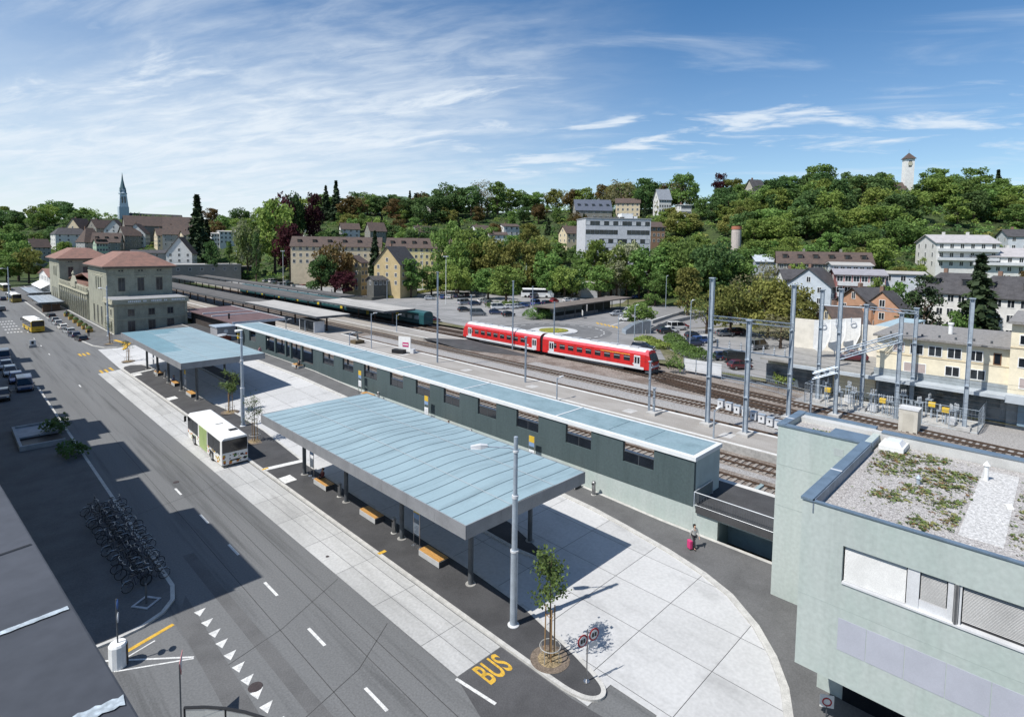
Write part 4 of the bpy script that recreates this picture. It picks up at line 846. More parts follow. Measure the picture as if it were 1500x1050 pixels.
# ------------------------------------------------------------------ young trees in guards
LEAFY = mat('young_leaves', (.13, .19, .05), .7, .25, 2, fine=.2, fscale=8, trans=.25)
def young_tree(x, y, h, label, seed, dens=170, ring=True, stakes=True):
    random.seed(seed); z = gz(x, y)+.13; t = thing('young_tree', label, 'tree', (x, y, z), random.uniform(0, 6), 'young street trees')
    tr = MB().tube([(0, 0, 0), (.03, 0, h*.4), (0, .03, h*.7), (0, 0, h*.95)], [.05, .045, .03, .012], 7); ends = []
    for k in range(16):
        a = random.uniform(0, 2*pi); z0 = h*random.uniform(.45, .85); r = random.uniform(.4, 1.0)*(1.15-abs(z0/h-.62)); e = Vector((r*cos(a), r*sin(a), z0+random.uniform(.2, .9))); m_ = Vector((0, 0, z0))
        tr.tube([m_, m_.lerp(e, .5)+Vector((0, 0, .05)), e], [.016, .012, .006], 5); ends += [m_.lerp(e, q) for q in (.45, .6, .75, .9, 1)]
    tr.build('trunk', BARK, t); lf = MB()
    for k in range(dens*5):
        e = random.choice(ends)+Vector((random.gauss(0, .2), random.gauss(0, .2), random.gauss(0, .2))); s = random.uniform(.06, .125)
        u = Vector((random.gauss(0, 1), random.gauss(0, 1), random.gauss(0, 1))).normalized(); v = u.orthogonal().normalized(); lf.poly([e-u*s, e+v*s*.6, e+u*s, e-v*s*.6])
    lf.build('foliage', LEAFY, t, fixn=False)
    if stakes:
        for k in range(3):
            a = k*2.1+.5; MB().tube([(.3*cos(a), .3*sin(a), 0), (.28*cos(a), .28*sin(a), h*.48)], .035, 6).build('stake', mat('stake_wood', (.36, .22, .1), .8, .12), t)
        MB().tube([(.28*cos(.5), .28*sin(.5), h*.4), (.28*cos(2.6), .28*sin(2.6), h*.4), (.28*cos(4.7), .28*sin(4.7), h*.4), (.28*cos(.5), .28*sin(.5), h*.4)], .02, 5).build('crossbar', mat('stake_wood', (.36, .22, .1)), t)
    MB().lathe([(1.05, .005), (1.05, .02), (.7, .025)], 28).build('grate', mat('grate_rust', (.19, .15, .115), .8, .2, 7, fine=.2), t); MB().lathe([(.68, .02), (.5, .06), (.1, .08)], 20).build('mulch', mat('mulch', (.34, .26, .15), .95, .3, 9, fine=.25, bump=.8), t)
    if ring:
        g = MB().ring(.55, .025, 24, 6, Matrix.Translation((0, 0, .75)) @ Matrix.Rotation(pi/2, 4, 'X'))
        for k in range(4): a = k*pi/2+.3; g.tube([(.55*cos(a), .55*sin(a), 0), (.55*cos(a), .55*sin(a), .75)], .022, 6)
        g.build('guard', mat('guard_steel', (.55, .54, .5), .4, .05, metal=.4), t)
    return t
young_tree(21.95, 18.4, 6.0, 'young staked tree in a round grate at the near island tip', 3, 230); young_tree(23.3, 61.6, 5.0, 'young staked tree beside the rear of the white bus', 5, 150); young_tree(24.9, 73.6, 5.4, 'young staked tree between the white bus and the farther shelter', 8, 260)
young_tree(23.0, 116.5+1, 4.6, 'thin staked sapling at the far tip of the waiting island', 9, 30); young_tree(24.2, 139, 4.8, 'thin staked sapling on the station pavement corner', 10, 30)
# ------------------------------------------------------------------ buses
def wheel(parent, x, y, r, wd, side):
    w_ = MB().lathe([(r, -wd/2), (r, wd/2)], 18).xf(Matrix.Translation((x, y, r)) @ Matrix.Rotation(pi/2, 4, 'Y')).build('wheel', RUBBER, parent)
    MB().lathe([(r*.6, -.01), (r*.6, .01), (r*.2, .03)], 14).xf(Matrix.Translation((x+side*(wd/2+.005), y, r)) @ Matrix.Rotation(side*pi/2, 4, 'Y')).build('rim', CHROME, w_)
def bus(loc, rz, label, low=WHITE, rear=None, roofm=WHITE, L_=11.6, w_=2.5, h=2.95, green=True, stickers=True, name='city_bus'):
    """front towards local +y"""
    t = thing(name, label, 'bus', loc, rz, 'city buses'); a = w_/2; y0, y1 = -L_/2, L_/2
    def rg(y, k=1., top=h): return [(-a*k, y, .32), (-a*k, y, 1.35), (-a*k*.985, y, top-.28), (-a*k*.93, y, top-.08), (-a*k*.8, y, top), (a*k*.8, y, top), (a*k*.93, y, top-.08), (a*k*.985, y, top-.28), (a*k, y, 1.35), (a*k, y, .32)]
    b = MB().loft([rg(y0, .95), rg(y0+.12), rg(y1-.3), rg(y1, .93, h-.08)])
    for i, f in enumerate(b.f):
        z = sum(b.v[q][2] for q in f)/len(f); b.m[i] = 1 if z > h-.2 else 0
        if all(b.v[q][1] < y0+.2 for q in f) and z < h-.2: b.m[i] = 2
    b.build('body', [low, roofm, rear or low], t, bevel=.03)
    gl = DGLASS
    for s in (-1, 1):
        ys = [y0+.35, y0+2.4, y0+4.3] + ([y0+6.3] if not green or s > 0 else []) + [y0+7.6, y0+9.4, y1-.2]
        X0, X1 = (s*a-.02, s*a+.012) if s > 0 else (s*a-.012, s*a+.02)
        for p, q in zip(ys, ys[1:]):
            if green and s < 0 and abs(p-(y0+4.3)) < .01:
                MB().box(X0-.004, X1, p+.25, q-.45, .4, h-.3).build('green_panel', plain('bus_green', (.33, .43, .17), .45), t); continue
            MB().box(X0, X1, p+.03, q-.03, 1.28, h-.3).build('window', gl, t)
        for y in (y0+3.0, y1-2.6): 
            MB().box(min(s*a, s*a-.02)-.005, max(s*a, s*a-.02)+.014, y-.62, y+.62, .3, 1.02).build('wheel_arch', BLACK, t); wheel(t, s*(a-.14), y, .47, .3, s)
        MB().box(s*(a+.2)-.1, s*(a+.2)+.1, y1-.05, y1+.1, 2.0, 2.6).build('mirror', BLACK, t)
    MB().box(-a*.93, a*.93, y0-.015, y0+.03, 1.5, h-.22).build('rear_window', gl, t); MB().box(-a*.9, a*.9, y1-.05, y1+.02, 1.05, h-.4).build('windscreen', gl, t)
    for s in (-1, 1):
        MB().box(s*1.05-.09, s*1.05+.09, y0-.02, y0+.02, .92, 1.14).build('tail_lamp', plain('lamp_orange', (.5, .12, .02), .3), t); MB().box(s*.85-.14, s*.85+.14, y1-.02, y1+.03, .6, .8).build('headlamp', HEADL, t)
    MB().box(-.45, .45, y0-.018, y0+.01, .62, .74).build('number_plate', BLACK, t); MB().box(-a*.92, a*.92, y0+.02, y0+.1, .3, .45).build('bumper', BLACK, t)
    MB().box(.2, .95, y0+2.0, y0+2.6, h-.01, h+.06).box(-.2, .5, y0+5.1, y0+5.25, h-.01, h+.02).build('roof_hatch', BLACK, t)
    if stickers:
        random.seed(4); cl = [plain('dot_black', (.03, .03, .04)), plain('dot_gold', (.5, .33, .03)), plain('dot_orange', (.5, .15, .03)), plain('dot_green', (.15, .3, .1))]
        mb = MB()
        for k in range(90):
            m_ = random.choice((0, 0, 1, 1, 2, 3)); s = random.uniform(.05, .15); z = random.uniform(.45, 1.25)
            if k < 30: x = random.uniform(-1.05, 1.05); mb.box(x-s, x+s, y0-.014, y0+.02, z-s*.7, z+s*.7, m_)
            else: y = random.uniform(y0+.3, y1-.3); mb.box(-a-.008, -a+.02, y-s, y+s, z-s*.7, z+s*.7, m_)
        mb.build('stickers', cl, t)
    return t
bus((19.85, 62.9, .03), radians(-1.5), 'white city bus with green side panel and dotted rear at the kerb slab')
YB = plain('bus_yellow', (.55, .37, .03), .4)
bus((15.6, 177, 0), radians(3), 'yellow-backed city bus driving up the street toward the station', low=YB, rear=YB, green=False, stickers=False)
bus((18.3, 262, 0), radians(3), 'white-roofed city bus with olive rear waiting by the far taxi roofs', low=plain('bus_olive', (.25, .2, .06)), green=False, stickers=False); bus((19.5, 318, 0), radians(2), 'farthest white-roofed bus below the street trees', low=plain('bus_olive', (.25, .2, .06)), green=False, stickers=False)
p = G(787, 436, 2.0); t = thing('coach', 'long white touring coach parked beyond the car park', 'coach', p, radians(-46.5)+pi)
b = MB()
def cr(x, zb=.35, top=3.6, k=1): return [(x, -1.25*k, zb), (x, -1.27*k, 1.7), (x, -1.2*k, top-.2), (x, -.9*k, top), (x, .9*k, top), (x, 1.2*k, top-.2), (x, 1.27*k, 1.7), (x, 1.25*k, zb)]
b.loft([cr(6.2), cr(5.9), cr(-4.2), [(-5.2, -1.2, .35), (-5.6, -1.22, 1.5), (-4.7, -1.2, 3.3), (-4.5, -.9, 3.5), (-4.5, .9, 3.5), (-4.7, 1.2, 3.3), (-5.6, 1.22, 1.5), (-5.2, 1.2, .35)], [(-6.2, -1.0, .35), (-6.3, -1.0, 1.4), (-5.2, -1.0, 3.1), (-5.0, -.8, 3.3), (-5.0, .8, 3.3), (-5.2, 1.0, 3.1), (-6.3, 1.0, 1.4), (-6.2, 1.0, .35)]]); b.build('body', WHITE, t, bevel=.03)
for s in (-1, 1):
    MB().box(-3.9, 5.8, min(s*1.2, s*1.285), max(s*1.2, s*1.285), 2.0, 3.1).build('window_band', DGLASS, t)
    for x in (-3.5, 3.2, 4.5): MB().lathe([(.5, -.14), (.5, .14)], 16).xf(Matrix.Translation((x, s*1.16, .5)) @ Matrix.Rotation(pi/2, 4, 'X')).build('wheel', RUBBER, t)
    MB().box(-3.2, 1.5, min(s*1.26, s*1.29), max(s*1.26, s*1.29), 1.35, 1.55).build('side_lettering_stripe', plain('stripe_grey', (.4, .42, .45)), t)
wm = MB(); wm.poly([(-6.33, -.9, 1.5), (-6.33, .9, 1.5), (-5.25, .9, 3.1), (-5.25, -.9, 3.1)]); wm.build('windscreen', DGLASS, t)
# ------------------------------------------------------------------ cars
CARC = {'white': (.68, .68, .66), 'silver': (.36, .38, .40), 'grey': (.14, .15, .16), 'black': (.014, .015, .018), 'dark blue': (.014, .025, .07), 'blue': (.03, .08, .24), 'red': (.34, .016, .02), 'maroon': (.085, .012, .02), 'teal': (.01, .06, .065), 'yellow': (.6, .36, .02), 'green': (.02, .07, .035)}
PAINT = {k: mat('car_paint_'+k.replace(' ', '_'), v, .3, .03, 1, coat=.6, fine=.02, spec=.5) for k, v in CARC.items()}
def make_car(kind):
    # side profile stations: (y, half width, bonnet/belt height, sill)
    if kind == 'van': st = [(-2.35, .86, 1.05, .4), (-2.28, .92, 1.15, .3), (-1.0, .94, 1.15, .26), (1.2, .94, 1.12, .26), (1.75, .92, 1.0, .26), (2.2, .86, .82, .28), (2.35, .76, .62, .35)]; roof = [(-2.25, .78, 1.95), (-2.1, .82, 2.02), (.6, .82, 2.0), (1.0, .76, 1.9)]; belt = [(-2.3, .9), (-2.2, .92), (1.1, .92), (1.65, .86)]; L2 = 2.35
    elif kind == 'estate': st = [(-2.2, .80, .88, .42), (-2.12, .86, .95, .3), (-1.2, .88, .95, .24), (.7, .88, .93, .24), (1.1, .87, .88, .24), (1.9, .83, .74, .26), (2.2, .74, .58, .34)]; roof = [(-1.95, .62, 1.38), (-1.7, .66, 1.45), (-.1, .66, 1.47), (.35, .6, 1.41)]; belt = [(-2.12, .78), (-2.0, .82), (.3, .84), (1.1, .78)]; L2 = 2.2
    else: st = [(-1.95, .78, .88, .42), (-1.88, .84, .95, .3), (-1.1, .86, .95, .24), (.6, .86, .93, .24), (1.0, .85, .88, .24), (1.65, .81, .75, .26), (1.92, .72, .58, .34)]; roof = [(-1.5, .6, 1.38), (-1.2, .65, 1.45), (-.1, .65, 1.47), (.3, .6, 1.41)]; belt = [(-1.85, .76), (-1.7, .8), (.3, .82), (1.0, .76)]; L2 = 1.95
    t = thing('parked_car', 'car', 'car'); b = MB()
    b.loft([[(-w_*.93, y, s), (-w_, y, s+.18), (-w_, y, (s+z)/2+.1), (-w_*.94, y, z), (w_*.94, y, z), (w_, y, (s+z)/2+.1), (w_, y, s+.18), (w_*.93, y, s)] for y, w_, z, s in st])
    zb = st[2][2]
    # roof skin and pillars belong to the body
    rp = [(s*w_, y, z) for y, w_, z in roof for s in (-1, 1)]
    for i in range(3): b.poly([(-roof[i][1], roof[i][0], roof[i][2]), (roof[i][1], roof[i][0], roof[i][2]), (roof[i+1][1], roof[i+1][0], roof[i+1][2]), (-roof[i+1][1], roof[i+1][0], roof[i+1][2])])
    for s in (-1, 1):
        for (y, w_, z), (yb, wb) in ((roof[0], belt[0]), (roof[-1], belt[-1])): b.tube([(s*wb, yb, zb-.04), (s*w_, y, z)], .045, 5)
        ym = (roof[1][0]+roof[2][0])/2+.1; b.tube([(s*belt[1][1]*1.02, ym, zb-.02), (s*roof[1][1], ym, roof[1][2]-.02)], .04, 5)
        b.tube([(s*r[1], r[0], r[2]) for r in roof], .035, 5)
    b.build('body', PAINT['white'], t)
    g = MB(); lo = [(-w_, y) for y, w_ in belt]; zt = -.035
    B0, R0 = belt, roof
    g.poly([(-B0[0][1], B0[0][0], zb-.02), (B0[0][1], B0[0][0], zb-.02), (R0[0][1], R0[0][0], R0[0][2]+zt), (-R0[0][1], R0[0][0], R0[0][2]+zt)]); g.poly([(-B0[3][1], B0[3][0], zb-.06), (B0[3][1], B0[3][0], zb-.06), (R0[3][1], R0[3][0], R0[3][2]+zt), (-R0[3][1], R0[3][0], R0[3][2]+zt)])
    for s in (-1, 1):
        for i in range(3): g.poly([(s*B0[i][1], B0[i][0], zb-.03), (s*B0[i+1][1], B0[i+1][0], zb-.03), (s*R0[i+1][1], R0[i+1][0], R0[i+1][2]+zt), (s*R0[i][1], R0[i][0], R0[i][2]+zt)])
    g.build('windows', DGLASS, t, fixn=False)
    for s in (-1, 1):
        for y in (-L2*.62, L2*.64):
            wm = MB().lathe([(.31, -.1), (.31, .1)], 14).lathe([(.19, .101), (.19, .11), (.05, .12)], 10, m=1).xf(Matrix.Translation((s*(st[2][1]-.09), y, .31)) @ Matrix.Rotation(s*pi/2, 4, 'Y')); wm.build('wheel', [RUBBER, CHROME], t)
        MB().box(s*.62-.12, s*.62+.12, L2-.16, L2-.04, .58, .72).build('headlight', HEADL, t); MB().box(s*.68-.09, s*.68+.09, -L2-.012, -L2+.06, .62, .86).build('tail_light', TAILL, t)
        MB().box(s*(st[3][1]+.08)-.07, s*(st[3][1]+.08)+.07, belt[3][0]-.25, belt[3][0]-.12, zb-.02, zb+.12).build('wing_mirror', BLACK, t)
    MB().box(-.7, .7, L2-.1, L2+.012, .33, .46).box(-.26, .26, -L2-.014, -L2+.05, .5, .6).build('bumper', BLACK, t)
    return t
PROTO = {k: make_car(k) for k in ('hatch', 'estate', 'van')}
first = {k: True for k in PROTO}; LABN = {}
def car(pos, rz, kind, colr, label, group):
    n = LABN.get(label, 0); LABN[label] = n+1
    if first[kind]: o = PROTO[kind]; first[kind] = False; o.location = pos; o.rotation_euler.z = rz; o['label'] = label; o['group'] = group
    else: o = copy_tree(PROTO[kind], pos, rz, label, group)
    for c in o.children:
        if c.name.startswith('body'):
            c.material_slots[0].link = 'OBJECT'; c.material_slots[0].material = PAINT[colr]
    return o
KN = {'hatch': 'hatchback', 'estate': 'estate car', 'van': 'van'}
ORD = ['nearest', 'second', 'third', 'fourth', 'fifth', 'sixth', 'seventh', 'eighth', 'ninth', 'tenth', 'eleventh', 'twelfth', 'thirteenth', 'fourteenth', 'fifteenth', 'sixteenth']
# kerb-side row before the station
for i, (px, py, c, k) in enumerate(((119, 500, 'black', 'estate'), (109, 494.5, 'dark blue', 'hatch'), (101, 488.5, 'silver', 'estate'), (91.5, 482.5, 'white', 'hatch'), (84, 476.5, 'silver', 'hatch'), (79, 472, 'grey', 'hatch'), (74.5, 466, 'black', 'estate'))):
    car(G(px, py, .0), radians(4+i % 3), k, c, f'{c} {KN[k]} at the kerb before the station arches, {ORD[i]} of the row', 'cars parked at the station kerb')
for i, (px, py, c, k) in enumerate(((36, 571, 'dark blue', 'van'), (24, 559, 'blue', 'estate'), (15, 549, 'silver', 'estate'), (9, 540, 'silver', 'hatch'), (5, 528, 'dark blue', 'van'))):
    car(G(px, py, .0), radians(178), k, c, f'{c} {KN[k]} along the left pavement, {ORD[i]} of the row at the shadow edge', 'cars parked along the left kerb')
car(G(3, 585, .1), radians(176), 'hatch', 'black', 'black hatchback in the shade left of the blue van', 'cars parked along the left kerb')
for px, py, c, k, lab in ((4, 440, 'dark blue', 'hatch', 'dark blue hatchback far up the street by the left edge'), (2, 455, 'grey', 'estate', 'grey estate car far up the street left of the taxi roofs')): car(G(px, py, 0), radians(3), k, c, lab, 'cars driving up the street')
CP = 'cars in the open car park'
cam_right = atan2(RT.y, RT.x)
LOT = [(630, 439, 'silver', 'hatch', 0, 'silver hatchback alone in the front row of the open car park'), (648, 437.5, 'blue', 'hatch', 90, 'blue hatchback nose on right of the front mast in the open car park'), (658, 437, 'white', 'estate', 90, 'white estate car in the middle row of the open car park'), (668, 436, 'dark blue', 'hatch', 90, 'dark blue hatchback in the middle row of the open car park'), (676, 435, 'grey', 'hatch', 90, 'grey hatchback in the middle row of the open car park'), (684, 434, 'maroon', 'hatch', 90, 'maroon hatchback at the end of the middle row of the open car park'),
       (697, 430, 'teal', 'van', 20, 'teal van parked askew at the back of the open car park'), (704, 434, 'grey', 'estate', 20, 'grey estate car in front of the teal van'), (680, 446, 'silver', 'van', 40, 'silver van in the centre of the open car park'), (696, 447, 'dark blue', 'estate', 40, 'dark blue estate car beside the silver van'), (707, 443, 'white', 'hatch', 40, 'white hatchback behind the dark blue estate car'), (717, 446, 'grey', 'hatch', 40, 'grey hatchback right of the white hatchback'), (680, 456, 'black', 'hatch', 30, 'black hatchback in the open lane of the car park'), (622, 464, 'dark blue', 'estate', 10, 'dark blue estate car behind the end of the teal train'), (634, 471, 'maroon', 'hatch', 15, 'maroon hatchback at the edge of the yard beside the platform roof'), (583, 436, 'black', 'estate', 20, 'black estate car beside the long hedge'), (645, 426, 'silver', 'estate', 25, 'silver estate car on the lane beyond the hedge'), (664, 420, 'white', 'van', 20, 'white delivery van at the back of the car park'), (683, 411, 'white', 'hatch', 10, 'white hatchback under the trees at the back'), (712, 413, 'blue', 'hatch', 10, 'blue hatchback under the trees at the back'),
       (730, 453, 'white', 'van', 15, 'white van left of the low tree bed'), (749, 452, 'white', 'estate', 20, 'white estate car by the low tree bed'), (759, 451, 'silver', 'hatch', 25, 'silver hatchback by the low tree bed'), (768, 450, 'blue', 'hatch', 30, 'blue hatchback at the end of the tree bed row'), (700, 462, 'grey', 'van', 10, 'grey van beside the car park barrier'), (726, 460, 'dark blue', 'hatch', 5, 'dark blue hatchback beside the car park barrier'), (745, 463, 'black', 'hatch', 40, 'black hatchback beside the low tree bed'),
       (783, 437, 'dark blue', 'van', 60, 'dark blue van in front of the white coach'), (801, 433, 'black', 'hatch', 5, 'black hatchback right below the white coach'), (785, 447, 'blue', 'van', 60, 'blue van left of the red and blue hatchbacks'), (801, 446, 'dark blue', 'estate', 50, 'dark blue estate car next to the blue van'), (812, 443, 'red', 'hatch', 50, 'red hatchback behind the bus shelter hut'), (832, 442, 'white', 'hatch', 30, 'white hatchback beyond the bus shelter hut'), (845, 443, 'silver', 'estate', 30, 'silver estate car beyond the bus shelter hut'), (916, 470, 'white', 'hatch', 175, 'white hatchback driving up to the roundabout'), (923, 460, 'white', 'van', 200, 'white van following the hatchback to the roundabout'), (903, 462, 'silver', 'hatch', 200, 'silver hatchback in the dark bus shelter hut bay'), (933, 437, 'blue', 'hatch', 20, 'blue hatchback beside the flat station kiosk'), (1001, 447, 'red', 'estate', 170, 'red estate car on the main road by the trees'), (942, 512, 'black', 'estate', -25, 'black estate car behind the roof of the red train'),
       (975, 488, 'black', 'hatch', 20, 'black hatchback half under the roadside tree'), (983, 487, 'white', 'hatch', 20, 'white hatchback beside the roadside tree'), (992, 483, 'white', 'van', 20, 'white van next to the red hatchback by the road wall'), (998, 480.5, 'red', 'hatch', 20, 'red hatchback by the road wall'),
       (1016, 495, 'black', 'hatch', 15, 'black hatchback in the right car park by the shrubs'), (1018, 506, 'dark blue', 'hatch', 20, 'dark blue hatchback in the right car park by the shrubs'), (1028, 502, 'blue', 'estate', 20, 'blue estate car in the right car park beside the shrubs'), (1037, 501, 'white', 'estate', 20, 'white estate car behind the tallest mast'), (1076, 470, 'yellow', 'van', 20, 'yellow van under the olive trees'), (1062, 492, 'grey', 'hatch', 10, 'grey hatchback between the two front masts'), (1074, 490, 'maroon', 'estate', 10, 'maroon estate car between the two front masts'), (1085, 489, 'black', 'estate', 10, 'black estate car between the two front masts'),
       (1064, 527, 'dark blue', 'estate', 0, 'dark blue estate car in the front row of the right car park'), (1080, 531, 'black', 'van', 5, 'black van in the front row of the right car park'), (1084, 540, 'maroon', 'hatch', 10, 'maroon hatchback at the front right of the right car park'), (1110, 511, 'grey', 'van', 30, 'grey van right of the second mast'), (1184, 545, 'black', 'estate', 10, 'black estate car at the left end of the cream garage building'), (1278, 505, 'maroon', 'hatch', 10, 'maroon hatchback on the garage forecourt roof deck')]
for px, py, c, k, a, lab in LOT[:-1]: car(G(px, py, 2.06), cam_right+radians(a)-pi/2, k, c, lab, CP)
random.seed(21); i = 0
rowsL = [(374, 431, 405, 4), (372, 442, 410, 6), (385, 448, 415, 6), (398, 452, 420.5, 5), (312, 372, 400, 5), (322, 366, 404.5, 4)]
RN = ['back row', 'second row', 'third row', 'front row', 'row along low wall', 'row below poplars']
for ri, (x0, x1, y, n) in enumerate(rowsL):
    for j in range(n):
        c = random.choice(['white', 'silver', 'silver', 'blue', 'dark blue', 'black', 'red', 'teal', 'white', 'grey', 'maroon'] if not (ri == 3 and j == n-1) else ['red']); k = random.choice(['hatch', 'estate', 'hatch', 'van'] if j % 3 else ['hatch', 'estate'])
        px = x0+(x1-x0)*(j+.5)/n; py = y+(j-n/2)*.5
        car(G(px, py, 2.06), cam_right+radians(58+random.uniform(-4, 4))-pi/2, k, c, f'{c} {KN[k]}, {["first", "second", "third", "fourth", "fifth", "sixth"][j]} from left in {RN[ri]} of left car park', 'cars in the crowded left car park')
# ------------------------------------------------------------------ bicycles in the shaded rack
def make_bike():
    t = thing('bicycle', 'bicycle parked in the shaded bicycle bay at the left', 'bicycle', (0, 0, 0), 0, 'bicycles in the shaded bay')
    for y in (-.52, .52):
        wl = MB().ring(.33, .022, 18, 5, Matrix.Translation((0, y, .35)) @ Matrix.Rotation(pi/2, 4, 'Z')).build('wheel', RUBBER, t)
        sp_ = MB()
        for k in range(6): a = k*pi/6; sp_.tube([(0, y+.32*cos(a), .35+.32*sin(a)), (0, y-.32*cos(a), .35-.32*sin(a))], .004, 3)
        sp_.build('spokes', STEELD, wl)
    fr = MB()
    for a, b in (((0, -.15, .85), (0, -.05, .3)), ((0, -.13, .8), (0, .38, .82)), ((0, -.05, .3), (0, .39, .72)), ((0, -.05, .3), (0, -.52, .35)), ((0, -.13, .75), (0, -.52, .35)), ((0, .36, .92), (0, .42, .66)), ((0, .42, .66), (0, .52, .35))): fr.tube([a, b], .02, 6)
    fr.build('frame', mat('bike_frame', (.03, .032, .05), .35, .1, rnd=.5, spec=.6), t)
    MB().tube([(-.28, .26, 1.02), (-.2, .36, 1.03), (0, .36, 1.0), (.2, .36, 1.03), (.28, .26, 1.02)], .016, 6).tube([(0, .36, .9), (0, .36, 1.0)], .016, 6).build('handlebar', STAIN, t)
    MB().loft([[(-.09, -.32, .9), (.09, -.32, .9), (.09, -.32, .96), (-.09, -.32, .96)], [(-.025, -.02, .91), (.025, -.02, .91), (.025, -.02, .95), (-.025, -.02, .95)]]).build('saddle', BLACK, t)
    MB().box(-.07, .07, -.75, -.3, .71, .73).build('carrier', STEELD, t); MB().tube([(0, -.86, .34), (0, -.78, .6), (0, -.6, .74), (0, -.42, .72)], .022, 5).build('mudguard', STEEL, t)
    return t
bk = make_bike(); i = 0; random.seed(9)
for row, (x, rz) in enumerate(((8.05, 90), (9.2, 90))):
    for k in range(15):
        y = 40.6+k*.98+random.uniform(-.2, .2); o = bk if i == 0 else copy_tree(bk); i += 1
        if y > 50 and row == 0 and k % 3 == 0: y -= .3
        o.location = (x+random.uniform(-.2, .2), y, .13); o.rotation_euler = (0, radians(random.uniform(-9, 9)), radians(rz+random.uniform(-14, 14)+(180 if random.random() < .4 else 0)))
t = thing('bicycle_rack', 'low steel bicycle rack rails under the shaded bicycles', 'bicycle rack', (8.45, 49, .13)); MB().tube([(0, -8.5, .45), (0, 8.5, .45)], .03, 6).tube([(0, -8.5, .05), (0, 8.5, .05)], .03, 6).build('rail', STEELD, t)
for k in range(9): MB().tube([(0, -8+k*2, 0), (0, -8+k*2, .45)], .025, 5).build('post', STEELD, t)
t = thing('tree_pit_frame', 'square steel frame in the paving at the tip of the bicycle bay', 'grate', (8.05, 38.6, .13), radians(35)); MB().box(-.55, .55, -.55, -.42, 0, .05).box(-.55, .55, .42, .55, 0, .05).box(-.55, -.42, -.42, .42, 0, .05).box(.42, .55, -.42, .42, 0, .05).build('frame', mat('pale_frame', (.4, .42, .45), .6, .1), t); MB().tube([(0, 0, 0), (0, 0, 1.2)], .06, 8).build('bollard', STEELD, t)
t = thing('stair_well', 'stepped concrete stair well edge in the shaded left pavement', 'stair well', (6.9, 80.2, .12))
MB().box(-1.5, 2.0, -4.4, -4.15, 0, .5).box(-1.5, 2.0, 4.15, 4.4, 0, .5).box(-1.75, -1.5, -4.4, 4.4, 0, .5).build('parapet', mat('stair_parapet', (.34, .36, .38), .8, .1), t); MB().box(-1.5, 2, -4.1, 0, .02, .03).build('opening', BLACK, t); MB().box(-1.5, 2, 0, 4.1, .1, .3).build('cover', mat('stair_cover', (.28, .31, .35), .6, .1), t)
# ------------------------------------------------------------------ people
SKIN = mat('skin', (.52, .33, .24), .6, .05); HAIR = mat('dark_hair', (.022, .016, .013), .6, .1)
def skin_obj(name, verts, edges, m, parent, sub=2):
    me = bpy.data.meshes.new(name); me.from_pydata([v[0] for v in verts], edges, []); o = bpy.data.objects.new(name, me); COL.objects.link(o)
    md = o.modifiers.new('skin', 'SKIN'); md.use_smooth_shade = True
    for i, v in enumerate(verts):
        r = v[1]; me.skin_vertices[0].data[i].radius = (r, r) if not isinstance(r, tuple) else r
    me.skin_vertices[0].data[0].use_root = True
    s = o.modifiers.new('sub', 'SUBSURF'); s.levels = s.render_levels = sub
    dg = bpy.context.evaluated_depsgraph_get(); nm = bpy.data.meshes.new_from_object(o.evaluated_get(dg)); o.modifiers.clear(); o.data = nm; nm.materials.clear(); nm.materials.append(m)
    nm.polygons.foreach_set('use_smooth', [True]*len(nm.polygons)); o.parent = parent; return o
